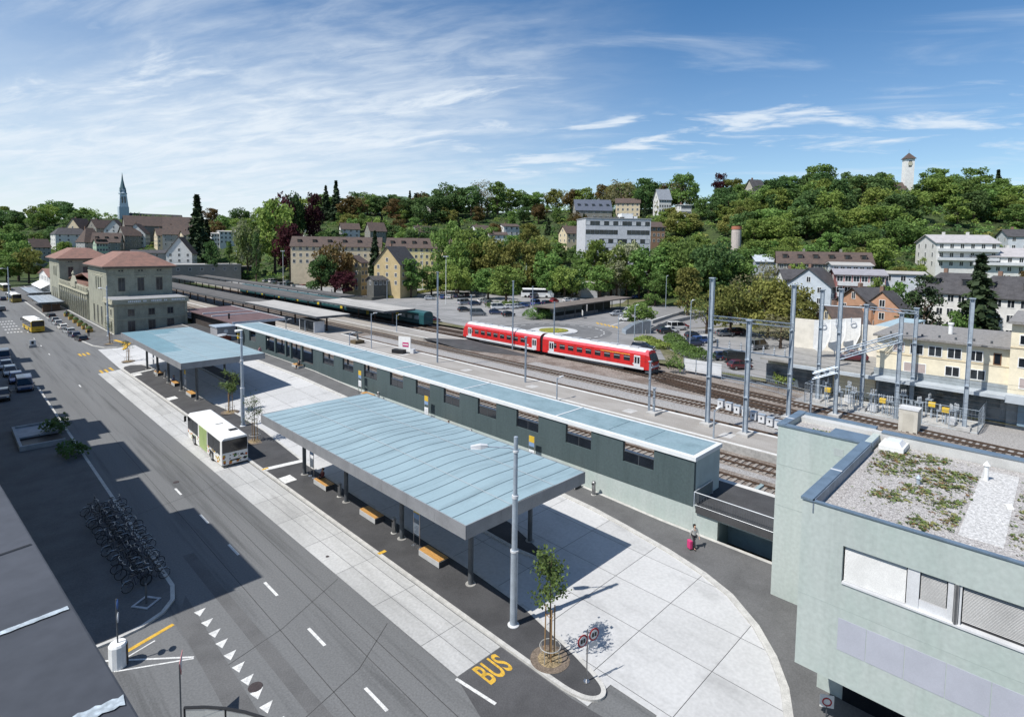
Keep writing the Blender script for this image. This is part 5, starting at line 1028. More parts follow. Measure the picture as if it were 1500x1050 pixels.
def person(loc, rz, label, top, legs, pose='walk', hairlen=.0, long_top=False):
    """faces local +y; joints laid out as a skeleton and grown with the skin modifier"""
    t = thing('person', label, 'person', loc, rz, None); sit = pose == 'sit'; dz = -.47 if sit else 0
    V = []; E = []
    def j(p, r, par=None):
        V.append(((p[0], p[1], p[2]), r)); i = len(V)-1
        if par is not None: E.append((par, i))
        return i
    pel = j((0, 0, .96+dz), (.15, .11)); sp1 = j((0, .0, 1.12+dz), (.135, .095), pel); ch = j((0, .01, 1.32+dz), (.165, .11), sp1); nk = j((0, .0, 1.46+dz), .055, ch); hd = j((0, .02, 1.56+dz), (.07, .085), nk); hd2 = j((0, .025, 1.66+dz), (.075, .09), hd); j((0, .02, 1.73+dz), (.05, .06), hd2); j((0, .125, 1.625+dz), .014, hd2)
    J = {}
    for s in (-1, 1):
        J['sh', s] = (s*.18, 0, 1.41+dz)
        sw = s*(.16 if pose == 'walk' else 0)
        if sit: kn, an = (s*.11, .42, .50), (s*.11, .44, .08); el, wr = (s*.22, .08, 1.16+dz), (s*.12, .30, 1.05+dz)
        else: kn, an = (s*.1, .1+sw*.7 if sw > 0 else .02+sw, .5), (s*.1, sw*1.5-.02, .08); el, wr = (s*.25, -sw*.5-.02, 1.14), (s*.25, -sw+.06, .90)
        J['hip', s], J['kn', s], J['an', s], J['el', s], J['wr', s] = (s*.1, 0, .93+dz), kn, an, el, wr
        a = j(J['sh', s], .06, ch); b = j(el, .043, a); c = j(wr, .028, b); w_ = Vector(wr); d = (w_-Vector(el)).normalized(); pm = j(w_+d*.06, (.04, .018), c)
        for f, (ox, ln) in enumerate(((-.03, .075), (-.01, .085), (.012, .08), (.03, .065))): q = j(w_+d*.10+Vector((0, ox, 0)), .010, pm); j(w_+d*(.10+ln*.8)+Vector((-s*.015, ox, 0)), .008, q)
        th = j(w_+d*.04+Vector((0, .045, 0)), .011, c); j(w_+d*.09+Vector((-s*.01, .06, 0)), .009, th)
        h = j(J['hip', s], .085, pel); k = j(kn, .058, h); an_ = j(an, .04, k); j((an[0], an[1]+.13, .04), (.035, .028), an_)
    skin_obj('body', V, E, SKIN, t)
    V = []; E = []; p = j((0, 0, .93+dz), (.175, .135)); c1 = j((0, 0, 1.14+dz), (.16, .12), p); c2 = j((0, .01, 1.33+dz), (.19, .13), c1); j((0, 0, 1.43+dz), .09, c2)
    if long_top: j((0, -.01, .74+dz), (.19, .15), p)
    for s in (-1, 1): a = j(J['sh', s], .078, c2); b = j(J['el', s], .06, a); e = Vector(J['el', s]).lerp(Vector(J['wr', s]), .92); j(e, .045, b)
    skin_obj('jacket', V, E, top, t)
    V = []; E = []; p = j((0, 0, .95+dz), (.16, .12))
    for s in (-1, 1): a = j(J['hip', s], .10, p); b = j(J['kn', s], .072, a); j(Vector(J['an', s])+Vector((0, 0, .03)), .058, b)
    skin_obj('trousers', V, E, legs, t)
    V = []; E = []; a = j((0, -.01, 1.68+dz), (.086, .10)); j((0, -.02, 1.745+dz), (.065, .075), a); b = j((0, -.055, 1.60+dz), (.075, .055), a)
    if hairlen: j((0, -.07, 1.60-hairlen+dz), (.07, .04), b)
    skin_obj('hair', V, E, HAIR, t)
    for s in (-1, 1):
        an = J['an', s]; MB().loft([[(an[0]-.045, an[1]-.08, .0), (an[0]+.045, an[1]-.08, 0), (an[0]+.04, an[1]-.07, .1), (an[0]-.04, an[1]-.07, .1)], [(an[0]-.045, an[1]+.19, 0), (an[0]+.045, an[1]+.19, 0), (an[0]+.03, an[1]+.17, .05), (an[0]-.03, an[1]+.17, .05)]]).build('shoe', BLACK, t)
        MB().lathe([(.011, -.004), (.011, .004)], 8).xf(Matrix.Translation((s*.03, .112, 1.665+dz)) @ Matrix.Rotation(pi/2, 4, 'X')).build('eye', BLACK, t)
    return t
C = lambda n, c: plain(n, c, .8)
gw = gz(37.9, 18.2)+.125
person((37.9, 18.3, gw), radians(150), 'person in a long pale coat walking beside a pink suitcase near the underpass', C('pale_coat', (.42, .42, .40)), C('black_trousers', (.03, .03, .035)), long_top=True, hairlen=.12)
t = thing('suitcase', 'bright pink rolling suitcase beside the walking person', 'suitcase', (37.55, 18.45, gw), radians(60)); MB().box(-.2, .2, -.13, .13, .06, .68).build('shell', plain('suitcase_pink', (.55, .05, .17), .4), t, bevel=.05)
MB().tube([(-.1, -.1, .68), (-.1, -.1, 1.0), (.1, -.1, 1.0), (.1, -.1, .68)], .012, 6).build('handle', STAIN, t)
for s in (-1, 1): MB().lathe([(.045, -.02), (.045, .02)], 10).xf(Matrix.Translation((s*.15, 0, .045)) @ Matrix.Rotation(pi/2, 4, 'Y')).build('wheel', BLACK, t)
g = gz(39.4, 48.4)+.135; person((39.3, 48.3, g), radians(100), 'person in a checked pale top sitting on the wall bench with legs stretched out', C('checked_top', (.35, .33, .33)), C('black_trousers', (.03, .03, .035)), 'sit')
person((39.0, 31.0, gz(39, 31)+.135), radians(90), 'person in white sitting on the half hidden bench by the shelter corner', C('white_shirt', (.6, .58, .55)), C('tan_trousers', (.3, .22, .15)), 'sit')
person((38.6, 99.0, gz(38.6, 99)+.125), radians(190), 'person in a pink and white top standing far along the dark wall', C('pink_top', (.5, .25, .28)), C('black_trousers', (.03, .03, .035)), 'stand')
person((39.3, 85.5, gz(39.3, 85.5)+.135), radians(95), 'person all in black sitting at the far dark wall beside a bin', C('black_coat', (.02, .02, .022)), C('black_trousers', (.03, .03, .035)), 'sit')
t = thing('bench', 'timber-topped block bench with a person in black at the far dark wall', 'bench', (39.4, 86.2, gz(39.4, 86.2)+.135), 0, 'block benches of the bus station'); MB().box(-.42, .42, -1.15, 1.15, 0, .4).build('seat_block', mat('bench_concrete', (.44, .44, .43)), t); MB().box(-.4, .4, -1.1, 1.1, .4, .45).build('seat', WOOD, t)
person((23.7, 47.0, gz(23.7, 47)+.135), radians(90), 'person in dark clothes sitting on the far bench of the near shelter', C('maroon_coat', (.12, .03, .03)), C('black_trousers', (.03, .03, .035)), 'sit')
person((24.0, 94.0, gz(24, 94)+.135), radians(90), 'person in navy sitting on the middle bench of the farther shelter', C('navy_coat', (.02, .03, .08)), C('black_trousers', (.03, .03, .035)), 'sit')
person((24.2, 103.0, gz(24.2, 103)+.135), radians(90), 'person in black sitting on the far bench of the farther shelter', C('black_coat', (.02, .02, .022)), C('black_trousers', (.03, .03, .035)), 'sit')
for i, (px, py, lab, c) in enumerate(((130, 494, 'person in black at the station corner beside the parked black car', 'black_coat'), (126, 488, 'person in white before the station arches', 'white_shirt'), (70, 452, 'person in black beside the near end of the taxi roofs', 'black_coat'), (73, 450, 'person in pale clothes beside the near end of the taxi roofs', 'white_shirt'), (98, 466, 'person in navy among the parasol tables by the station', 'navy_coat'), (110, 474, 'person in a pale coat among the parasol tables by the station', 'pale_coat'))):
    p = G(px, py, .4); person((p.x, p.y, gz(p.x, p.y)+.12), i*1.3, lab, MATS[c], MATS['black_trousers'], 'stand')
# ------------------------------------------------------------------ far side of the tracks: car park, roads, roundabout
def flat(pts, z): m = MB(); m.poly([(x, y, z) for x, y in pts]); return m
def hull_px(px, z): return [(G(a, b, z).x, G(a, b, z).y) for a, b in px]
struct('verge', flat([(86, -40), (260, -40), (260, 40), (215, 165), (160, 330), (90, 330)], 1.96), mat('verge_grass', (.10, .105, .04), .95, .2, .25, rgb2=(.17, .15, .10), fine=.15, fscale=2))
struct('car_park', flat([(91, 118), (92, 320), (170, 320), (205, 170), (186, 120), (170, 112), (128, 108), (104, 112), (90, 105)], 2.0), PARK)
struct('road', flat([(88, 84), (90, 105), (104, 112), (128, 108), (146, 110), (180, 96), (200, 70), (150, 60), (128, 66), (104, 60), (90, 50), (86, 56), (87, 70)], 2.004), mat('far_road', (.235, .23, .225), .9, .1, .2, fine=.05, fscale=6))
struct('car_park', flat([(89, 24), (88, 44), (96, 50), (104, 60), (124, 68), (140, 60), (128, 40), (112, 22), (104, 10)], 2.0), PARK)
c = G(811, 485, 2.0); n = 40
def disc(r0, r1, z): m = MB(); m.prism([(c.x+r1*cos(2*pi*i/n), c.y+r1*sin(2*pi*i/n)) for i in range(n)], 1.9, z); return m
struct('road', disc(0, 13.5, 2.012), mat('roundabout_asphalt', (.155, .155, .155), .9, .1, .3, fine=.06, fscale=6))
struct('roundabout_apron', disc(0, 5.6, 2.16), CONC); struct('roundabout_planting', disc(0, 3.4, 2.3), mat('yellow_flower_bed', (.30, .26, .03), .95, .2, 2, rgb2=(.10, .14, .03), fine=.2, fscale=5, bump=.8, bscale=5))
mb = MB()
for i in range(28):
    a = 2*pi*i/28; b_ = a+.12; mb.poly([(c.x+r*cos(q), c.y+r*sin(q), 2.022) for r, q in ((11.6, a), (11.85, a), (11.85, b_), (11.6, b_))])
for a0, a1 in (((892, 478), (960, 456)), ((915, 480), (985, 460)), ((862, 520), (905, 505)), ((905, 505), (960, 540))):
    p, q = G(*a0, 2.0), G(*a1, 2.0); d = (q-p).normalized(); nn = Vector((-d.y, d.x, 0))*.14; mb.poly([(r.x, r.y, 2.02) for r in (p-nn, q-nn, q+nn, p+nn)])
for x0 in range(12):
    p = G(610+x0*12, 447-x0*.6, 2.0); d = Vector((cos(.35), sin(.35), 0)); nn = Vector((-d.y, d.x, 0)); mb.poly([(r.x, r.y, 2.008) for r in (p-nn*.07, p+d*5-nn*.07, p+d*5+nn*.07, p+nn*.07)])
struct('road_marking', mb, MARK)
mb = MB()
for i in range(6):
    p = G(874+i*5.6, 473.5+i*1.2, 2.0); d = (G(884, 481, 2)-G(874, 473, 2)).normalized(); d = Vector((RT.x, RT.y, 0)); nn = Vector((-d.y, d.x, 0)); mb.poly([(r.x, r.y, 2.024) for r in (p-nn*1.6, p+d*.5-nn*1.6, p+d*.5+nn*1.6, p+nn*1.6)])
struct('road_marking', mb, YELL)
# parapet walls of the main road and the underpass hood
def wall_px(name, pts, z0, h, th, m, label, cat='wall'):
    P = [G(a, b, z0) for a, b in pts]; mb = MB()
    for a, b in zip(P, P[1:]):
        d = (b-a); d.z = 0; nn = Vector((-d.y, d.x, 0)).normalized()*th/2; mb.prism([(q.x, q.y) for q in (a-nn, b-nn, b+nn, a+nn)], z0-.5, z0+h)
    return one(name, mb, m, label, cat)
wall_px('road_parapet', [(945, 489), (975, 476), (1005, 469), (1030, 464)], 2.0, .9, .3, mat('parapet_concrete', (.36, .355, .34), .9, .12), 'pale concrete parapet along the main road above the parked white cars'); wall_px('road_parapet', [(955, 474), (985, 464), (1003, 459)], 2.0, .8, .3, mat('parapet_concrete', (.36, .355, .34)), 'shorter concrete parapet in the middle of the main road')
wall_px('low_wall', [(398, 418), (460, 424), (486, 428)], 2.0, 1.2, .4, mat('parapet_concrete', (.36, .355, .34)), 'low concrete wall behind the crowded left car park'); wall_px('low_wall', [(470, 436), (545, 440), (572, 436)], 2.0, 1.0, .3, mat('dark_wall', (.11, .11, .1), .9, .1), 'low dark wall in front of the yellow gabled house')
p = G(932, 488, 2.0); t = thing('subway_hood', 'curved glazed subway entrance hood by the road tree', 'entrance hood', p, radians(-35)); MB().loft([[(-3, -1.2, 0), (-3, 1.2, 0), (-3, 1.2, .9), (-3, -1.2, .9)], [(-1, -1.2, 0), (-1, 1.2, 0), (-1, 1.2, 2.2), (-1, -1.2, 2.2)], [(1, -1.2, 0), (1, 1.2, 0), (1, 1.2, 2.8), (1, -1.2, 2.8)], [(3, -1.2, 0), (3, 1.2, 0), (3, 1.2, 3.0), (3, -1.2, 3.0)]]).build('glazing', mat('hood_glass', (.16, .18, .2), .2, .1), t)
for k, h in ((-3, .95), (-1, 2.25), (1, 2.85), (3, 3.05)): MB().box(k-.06, k+.06, -1.25, 1.25, 0, h).build('frame', STEEL, t)
# long bus shelter hut by the car park
p = G(812, 470, 2.0); q = G(921, 452, 2.0); d = q-p; ln = d.length; rz = atan2(d.y, d.x)
t = thing('car_park_shelter', 'long flat dark roofed waiting shelter beside the roundabout', 'shelter', p, rz)
MB().box(-1, ln+1, -.5, 6.5, 3.3, 3.65).build('roof', mat('brown_flat_roof', (.165, .14, .12), .9, .12, .4), t); MB().box(0, ln*.6, 5.6, 5.8, 0, 3.3).box(ln*.62, ln*.95, 5.6, 5.8, 0, 3.3).build('back_wall', mat('dark_wall', (.11, .11, .1)), t); MB().box(0, ln*.55, .3, .4, .0, 1.1).build('front_panel', STEELD, t)
for k in range(9): MB().box(ln*k/8-.1, ln*k/8+.1, .2, .4, 0, 3.3).build('post', STEELD, t)
MB().box(ln*.1, ln*.5, 4.5, 4.6, 1.2, 2.9).build('glazing', plain('shelter_glass', (.3, .34, .36), .3), t)
p = G(853, 466, 2.0); t = thing('white_sign_board', 'small white sign board in front of the car park shelter', 'sign', p, radians(-45)); MB().box(-.05, .05, -.9, .9, .8, 2.2).build('board', WHITE, t); MB().tube([(0, 0, 0), (0, 0, 1)], .06, 6).build('post', STEELD, t)
# ------------------------------------------------------------------ building helpers
def wins(t, face, us, zs, ww, hh, dims, m=None, frame=WHITE, cross=True, nm='window', off=.03):
    """windows on one wall of a box building (dims: x0,x1,y0,y1); each window is a part: frame with pane and glazing bar"""
    x0, x1, y0, y1 = dims; m = m or MGLASS
    for z in zs:
        for u in us:
            mb = MB(); f = .09
            def bx(a, b, c, d, o0, o1, k):
                if face == 'F': mb.box(a, b, y0-o1, y0-o0, c, d, k)
                elif face == 'B': mb.box(a, b, y1+o0, y1+o1, c, d, k)
                elif face == 'L': mb.box(x0-o1, x0-o0, a, b, c, d, k)
                else: mb.box(x1+o0, x1+o1, a, b, c, d, k)
            bx(u-ww/2, u+ww/2, z, z+hh, -.05, off*.6, 1)
            bx(u-ww/2-f, u-ww/2, z-f, z+hh+f, -.05, off*1.6, 0); bx(u+ww/2, u+ww/2+f, z-f, z+hh+f, -.05, off*1.6, 0); bx(u-ww/2, u+ww/2, z-f, z, -.05, off*2.2, 0); bx(u-ww/2, u+ww/2, z+hh, z+hh+f, -.05, off*1.6, 0)
            if cross: bx(u-.035, u+.035, z, z+hh, off*.6, off*1.3, 0)
            mb.build(nm, [frame, m], t)
def gable_roof(mb, x0, x1, y0, y1, z, h, ov=.5, hip=0, th=.18):
    ym = (y0+y1)/2; X0, X1, Y0, Y1 = x0-ov, x1+ov, y0-ov, y1+ov; ze = z-ov*h/((y1-y0)/2)
    a = [(X0, Y0, ze), (X1, Y0, ze), (X1-hip, ym, z+h), (X0+hip, ym, z+h)]; b = [(X1, Y1, ze), (X0, Y1, ze), (X0+hip, ym, z+h), (X1-hip, ym, z+h)]
    for q in (a, b):
        lo = [(p[0], p[1], p[2]-th) for p in q]; mb.poly(q); mb.poly(lo[::-1])
        for i in range(4): mb.poly([q[i], lo[i], lo[(i+1) % 4], q[(i+1) % 4]])
    if hip:
        for q in ([(X0, Y1, ze), (X0, Y0, ze), (X0+hip, ym, z+h)], [(X1, Y0, ze), (X1, Y1, ze), (X1-hip, ym, z+h)]): mb.poly(q)
def gable_walls(mb, x0, x1, y0, y1, z0, z, h, hip=0):
    mb.box(x0, x1, y0, y1, z0, z)
    if not hip:
        ym = (y0+y1)/2
        mb.loft([[(x0, y0, z), (x0, y1, z), (x0, ym, z+h-.12)], [(x1, y0, z), (x1, y1, z), (x1, ym, z+h-.12)]])
def house(name, label, pos, rz, L_, D, hw, hr, wall, roof, cat='house', hip=0, nF=4, rows=2, nS=2, z0=-6, chim=1, group=None, frame=WHITE, ww=1.0, hh=1.35, dorm=0, gl=None, sides='FLR', ov=.5, balc=0, rowz=None):
    t = thing(name, label, cat, pos, rz, group); x0, x1, y0, y1 = -L_/2, L_/2, -D/2, D/2
    mb = MB(); (gable_walls(mb, x0, x1, y0, y1, z0, hw, hr, hip) if hr > 0 else mb.box(x0, x1, y0, y1, z0, hw)); mb.build('wall', wall, t)
    mb = MB()
    if hr > 0: gable_roof(mb, x0, x1, y0, y1, hw, hr, ov, hip)
    else: mb.box(x0-.2, x1+.2, y0-.2, y1+.2, hw, hw+.35)
    r = mb.build('roof', roof, t)
    for k in range(chim): MB().box(x0+L_*(.3+.4*k)-.35, x0+L_*(.3+.4*k)+.35, .3, 1.0, hw+max(hr, 0)*.55, hw+max(hr, .4)+.9).build('chimney', wall if chim > 1 else mat('chimney_brick', (.24, .15, .11), .9, .1), r)
    zs = rowz or [hw-(k+1)*2.85+.9 for k in range(rows)]
    us = lambda a, n: [-a/2+a*(k+.5)/n for k in range(n)]
    if 'F' in sides and nF: wins(t, 'F', us(L_, nF), zs, ww, hh, (x0, x1, y0, y1), gl, frame)
    for s in ('L', 'R'):
        if s in sides and nS:
            wins(t, s, us(D, nS), zs, ww, hh, (x0, x1, y0, y1), gl, frame)
            if hr > 2.6 and not hip: wins(t, s, [-.0], [hw+.7], ww, hh, (x0, x1, y0, y1), gl, frame)
    for k in range(dorm):
        u = x0+L_*(k+.5)/dorm; sl = hr/(D/2); yd = y0+D*.17; zd = hw+sl*(D*.17)
        d_ = MB().box(u-.75, u+.75, yd, yd+1.7, zd-.2, zd+1.35).build('dormer', roof, t); MB().box(u-.55, u+.55, yd-.03, yd+.02, zd+.2, zd+1.2).build('window', MGLASS, d_); MB().box(u-.9, u+.9, yd-.15, yd+1.9, zd+1.35, zd+1.47).build('dormer_roof', roof, d_)
    for k in range(balc): MB().box(x0+.4, x1-.4, y0-1.4, y0, hw-2.85*(k+1)-.15, hw-2.85*(k+1)+.75).build('balcony', LGREY, t)
    return t
def face(p, a=0): return atan2(-p.x, p.y)+radians(a)
def S(x, d, wpx): return wpx*d/FPX
PLW = plain('white_render', (.66, .65, .62)); PLC = plain('cream_render', (.62, .52, .36)); PLY = plain('ochre_render', (.50, .39, .21)); PLG = plain('grey_render', (.34, .34, .33)); PLP = plain('pink_render', (.50, .36, .33)); PLB = plain('brown_render', (.33, .20, .13)); PLO = plain('old_grey_render', (.24, .23, .2))
# ------------------------------------------------------------------ station building
t = thing('station_building', 'long greenish sandstone station with two red hipped towers', 'building', (27, 150, .5))
TRIM = mat('sandstone_trim', (.40, .385, .29), .85, .1, .8, fine=.06); IVY = mat('window_dark_frame', (.14, .13, .11), .7, .1)
def sblock(x0, x1, y0, y1, z0, z1): return MB().box(x0, x1, y0, y1, z0, z1)
sblock(0, 14.5, 0, 9.6, -1.5, 7.6).build('front_block', STONE, t)
cn = MB()
cn.box(-.5, 15, -.5, 9.6, 7.1, 7.35).box(-.35, 14.85, -.35, 9.6, 7.35, 8.15); cn.build('cornice', TRIM, t); MB().box(-.15, 14.65, -.15, 9.8, 8.15, 8.2).build('terrace', mat('terrace_grey', (.3, .3, .3), .9, .1), t)
mb = MB(); random.seed(3); x = 2.6
for n_ in (7, 2, 0, 6, 2, 0, 8):
    for k in range(n_): mb.box(x, x+.26, -.375, -.345, 7.5, 7.5+random.choice((.34, .4, .4))); x += .36
    x += .42
mb.build('frieze_lettering', WHITE, t)
wins(t, 'F', (3.2, 7.2, 11), (4.5,), 1.1, 1.35, (0, 14.5, 0, 9.6), MGLASS, IVY); wins(t, 'F', (3.2, 7.2, 11), (.7,), 1.25, 2.5, (0, 14.5, 0, 9.6), MGLASS, IVY); wins(t, 'L', (3.2, 6.4), (4.5,), 1.0, 1.35, (0, 14.5, 0, 9.6), MGLASS, TRIM); wins(t, 'L', (3.2, 6.4), (.7,), 1.1, 2.5, (0, 14.5, 0, 9.6), MGLASS, TRIM)
q = MB()
for u in (0, 14.1): q.box(u-.06, u+.46, -.12, .02, -1.5, 7.1)
for u in (0, 9.1): q.box(-.12, .02, u, u+.5, -1.5, 7.1)
q.box(-.1, 14.6, -.08, 0, 3.6, 3.8).box(-.08, 0, -.1, 9.6, 3.6, 3.8); q.build('pilaster', TRIM, t)
def tower(y0, ln, nm):
    b = sblock(.5, 14, y0, y0+ln, -1.5, 15.1).build('tower', STONE, t)
    MB().box(-.1, 14.6, y0-.6, y0+ln+.6, 14.75, 15.0).box(-.45, 14.95, y0-.95, y0+ln+.95, 15.0, 15.25).build('eaves', mat('eaves_dark', (.16, .14, .12), .8, .1), b)
    r = MB(); X0, X1, Y0, Y1, z, h = -.5, 15, y0-1, y0+ln+1, 15.25, 3.3; c0, c1 = (X0+5.5, Y0+6.5), (X1-5.5, Y1-6.5)
    r.poly([(X0, Y0, z), (X1, Y0, z), (c1[0], c0[1], z+h), (c0[0], c0[1], z+h)]); r.poly([(X1, Y1, z), (X0, Y1, z), (c0[0], c1[1], z+h), (c1[0], c1[1], z+h)]); r.poly([(X0, Y1, z), (X0, Y0, z), (c0[0], c0[1], z+h), (c0[0], c1[1], z+h)]); r.poly([(X1, Y0, z), (X1, Y1, z), (c1[0], c1[1], z+h), (c1[0], c0[1], z+h)]); r.poly([(c0[0], c0[1], z+h), (c1[0], c0[1], z+h), (c1[0], c1[1], z+h), (c0[0], c1[1], z+h)])
    r.build('tower_roof', TILER, b)
    D_ = (.5, 14, y0, y0+ln); wins(t, 'F', (3.4, 7.3, 11.2), (9.4,), 1.2, 3.0, D_, MGLASS, IVY); wins(t, 'F', (3.0, 3.6, 7.0, 7.6, 10.9, 11.5), (14.0,), .35, .35, D_, BLACK, STONE, False, nm='vent'); wins(t, 'L', (y0+ln*.3, y0+ln*.42, y0+ln*.54), (9.4,), 1.1, 3.0, D_, MGLASS, TRIM)
    m = MB(); 
    for u in (3.4, 7.3, 11.2): m.box(u-1.1, u+1.1, y0-.18, y0, 12.75, 12.95)
    m.box(.42, .5, y0+ln*.2, y0+ln*.64, 12.7, 12.95).box(.42, .5, y0, y0+ln, 13.4, 13.55).box(.4, 14.1, y0-.08, y0, 13.4, 13.5); m.build('window_hood', TRIM, b)
    for ys, n_ in (((y0+ln*.3, y0+ln*.5, y0+ln*.7), 0),): wins(t, 'L', ys, (.8,), 1.5, 4.6, D_, MGLASS, TRIM)
tower(9.6, 23, 'a'); tower(82, 23, 'b')
m = sblock(0.3, 12, 32.6, 82, -1.5, 7.9); m.build('middle_block', STONE, t)
m = MB().box(-.1, 12.2, 32.6, 82, 7.0, 7.3)
for k in range(20): m.box(.1, .35, 33.2+k*2.42, 34.6+k*2.42, 7.9, 8.7)
m.box(.1, .35, 32.8, 81.8, 8.7, 8.85); m.build('balustrade', TRIM, t)
mb = MB().box(0, .5, 50, 57, 7.9, 9.6); mb.loft([[(0, 50, 9.6), (0, 57, 9.6), (0, 53.5, 11.4)], [(.5, 50, 9.6), (.5, 57, 9.6), (.5, 53.5, 11.4)]]); mb.lathe([(.3, 0), (.5, .5), (.1, 1.4)], 8, (.25, 53.5, 11.2)); mb.build('pediment', TRIM, t)
mb = MB(); gable_roof(mb, 3, 13, 33, 82, 9.0, 2.6, .3); mb.box(3.2, 12.8, 33, 82, 7.9, 8.9); mb.build('middle_roof', TILER, t)
AR = []
for k in range(14):
    u = 35+k*3.4; mb = MB(); n_ = 8
    pr = [(u-.8, .4)]+[(u-.8*cos(pi*i/n_), 4.9+.8*sin(pi*i/n_)) for i in range(n_+1)]+[(u+.8, .4)]
    mb.prism(pr, 0, .08, 1); mb.box(u-.04, u+.04, .4, 5.0, .08, .12, 0)
    pr2 = [(u-1.05, .3)]+[(u-1.05*cos(pi*i/n_), 4.9+1.05*sin(pi*i/n_)) for i in range(n_+1)]+[(u+1.05, .3)]
    mb.prism(pr2, -.02, .05, 0); mb.xf(Matrix(((0, 0, -1, .3), (1, 0, 0, 0), (0, 1, 0, 0), (0, 0, 0, 1)))); mb.build('arched_window', [TRIM, MGLASS], t)
m = MB()
for k in range(15): m.box(.08, .3, 33.1+k*3.4, 33.45+k*3.4, -1.5, 7.0)
m.build('pilaster', TRIM, t)
# white wing further up the street, low purple-roofed annex, street canopies, parasol tables
t = house('station_wing', 'white station wing with red roof and sun awnings', (33.5, 270, .5), 0, 12, 30, 8.2, 2.4, PLW, TILER, 'building', nF=3, rows=2, nS=7, chim=0, ww=1.4, hh=1.6)
MB().loft([[(-6.1, -14, 5.4), (-6.1, 14, 5.4), (-6.1, 14, 5.5), (-6.1, -14, 5.5)], [(-8.6, -14, 4.0), (-8.6, 14, 4.0), (-8.6, 14, 4.1), (-8.6, -14, 4.1)]]).build('awning', WHITE, t)
t = thing('low_annex', 'low annex with dark purple-brown roof beside the station tower', 'building', (42.4, 122, 1.8)); PR = mat('purple_brown_roof', (.135, .085, .085), .85, .1, .6, fine=.06)
MB().box(.6, 9, 1, 30, -1, 3.3).build('wall', mat('dark_timber', (.06, .05, .045), .8, .1), t); MB().loft([[(-.6, y, 3.3), (10.2, y, 3.5), (10.2, y, 3.7), (-.6, y, 3.5)] for y in (-1, 31)]).build('roof', PR, t); m = MB().box(-.7, 10.3, -1.06, -1, 3.2, 3.75).box(10.2, 10.3, -1, 31, 3.3, 3.8); m.box(-.4, 10, 12, 12.3, 3.55, 3.8).box(-.4, 10, 18, 18.3, 3.55, 3.8); m.build('roof_edge', LGREY, t); MB().box(1, 1.3, 6, 6.3, 3.5, 4.7).build('flue', BLACK, t)
t = thing('kiosk', 'small grey kiosk with a round emblem before the annex', 'kiosk', (38.2, 119, 1.9)); MB().box(0, 3.5, 0, 4, -.5, 3).build('wall', plain('kiosk_grey', (.26, .26, .27)), t); MB().box(-.2, 3.7, -.2, 4.2, 3, 3.2).build('roof', STEEL, t); MB().lathe([(.4, 0), (.4, .03)], 16).xf(Matrix.Translation((1.6, -.02, 2.2)) @ Matrix.Rotation(pi/2, 4, 'X')).build('emblem', LGREY, t); MB().box(.5, 2.6, -.03, 0, .2, 1.4).build('shutter', plain('shutter_red', (.2, .05, .03)), t)
t = thing('ticket_machine_post', 'yellow-banded post under a lamp at the end of the teal building', 'post', (39.4, 111, 2.1)); MB().tube([(0, 0, 0), (0, 0, 2.8)], .25, 8).build('post', STEELD, t); MB().lathe([(.3, 1.6), (.3, 2.6)], 10).build('band', YB, t); MB().lathe([(.7, 2.9), (.75, 3.2)], 10).build('cap', WHITE, t)
for i, (x, y, l) in enumerate(((23.2, 228, 'nearer glazed taxi shelter roof before the station wing'), (24.5, 268, 'farther glazed taxi shelter roof up the street'))):
    t = thing('street_shelter', l, 'shelter', (x, y, .2)); m = MB()
    for k in range(4): m.box(-3+k*1.5, -1.62+k*1.5, -15, 15, 3.1, 3.2)
    m.build('roof_panel', mat('shelter_roof_glass', (.34, .38, .42), .3, .08), t); MB().box(-3.05, 3.05, -15.1, -15, 2.85, 3.25).box(-3.05, -3, -15, 15, 2.9, 3.25).box(3, 3.05, -15, 15, 2.9, 3.25).build('fascia', STEELD, t)
    for k in range(5): MB().tube([(0, -14+k*7, 0), (0, -14+k*7, 3.1)], .1, 8).build('post', STEELD, t)
    MB().box(-2, 2, -14, -12, 0, 2.4).build('kiosk_wall', mat('kiosk_brown', (.12, .075, .05), .8, .1), t)
for i in range(6):
    p = G(98+i*6.6, 464+i*4.6, .6); t = thing('parasol_planter', f'timber planter box in front of the station arches, {ORD[i]} from the far end', 'planter', (p.x, p.y, gz(p.x, p.y)+.12), 0, 'planters along the station arches'); MB().box(-.6, .6, -.9, .9, 0, .7).build('box', plain('planter_ochre', (.36, .24, .07)), t); MB().lathe([(.5, .6), (.7, .9), (.3, 1.4)], 9).build('plant', mat('planter_green', (.06, .10, .03), .9, .2, 4), t)
t = thing('traffic_beacon', 'small white traffic beacon on the centre island of the street', 'bollard', G(48, 509, 0)); MB().box(-.6, .6, -.3, .3, 0, .5).build('base', plain('beacon_grey', (.3, .3, .3)), t); MB().box(-.5, .5, -.1, .1, .5, 1.5).build('body', WHITE, t); MB().box(-.2, .2, -.12, -.1, .7, 1.3).build('arrow', BLACK, t)
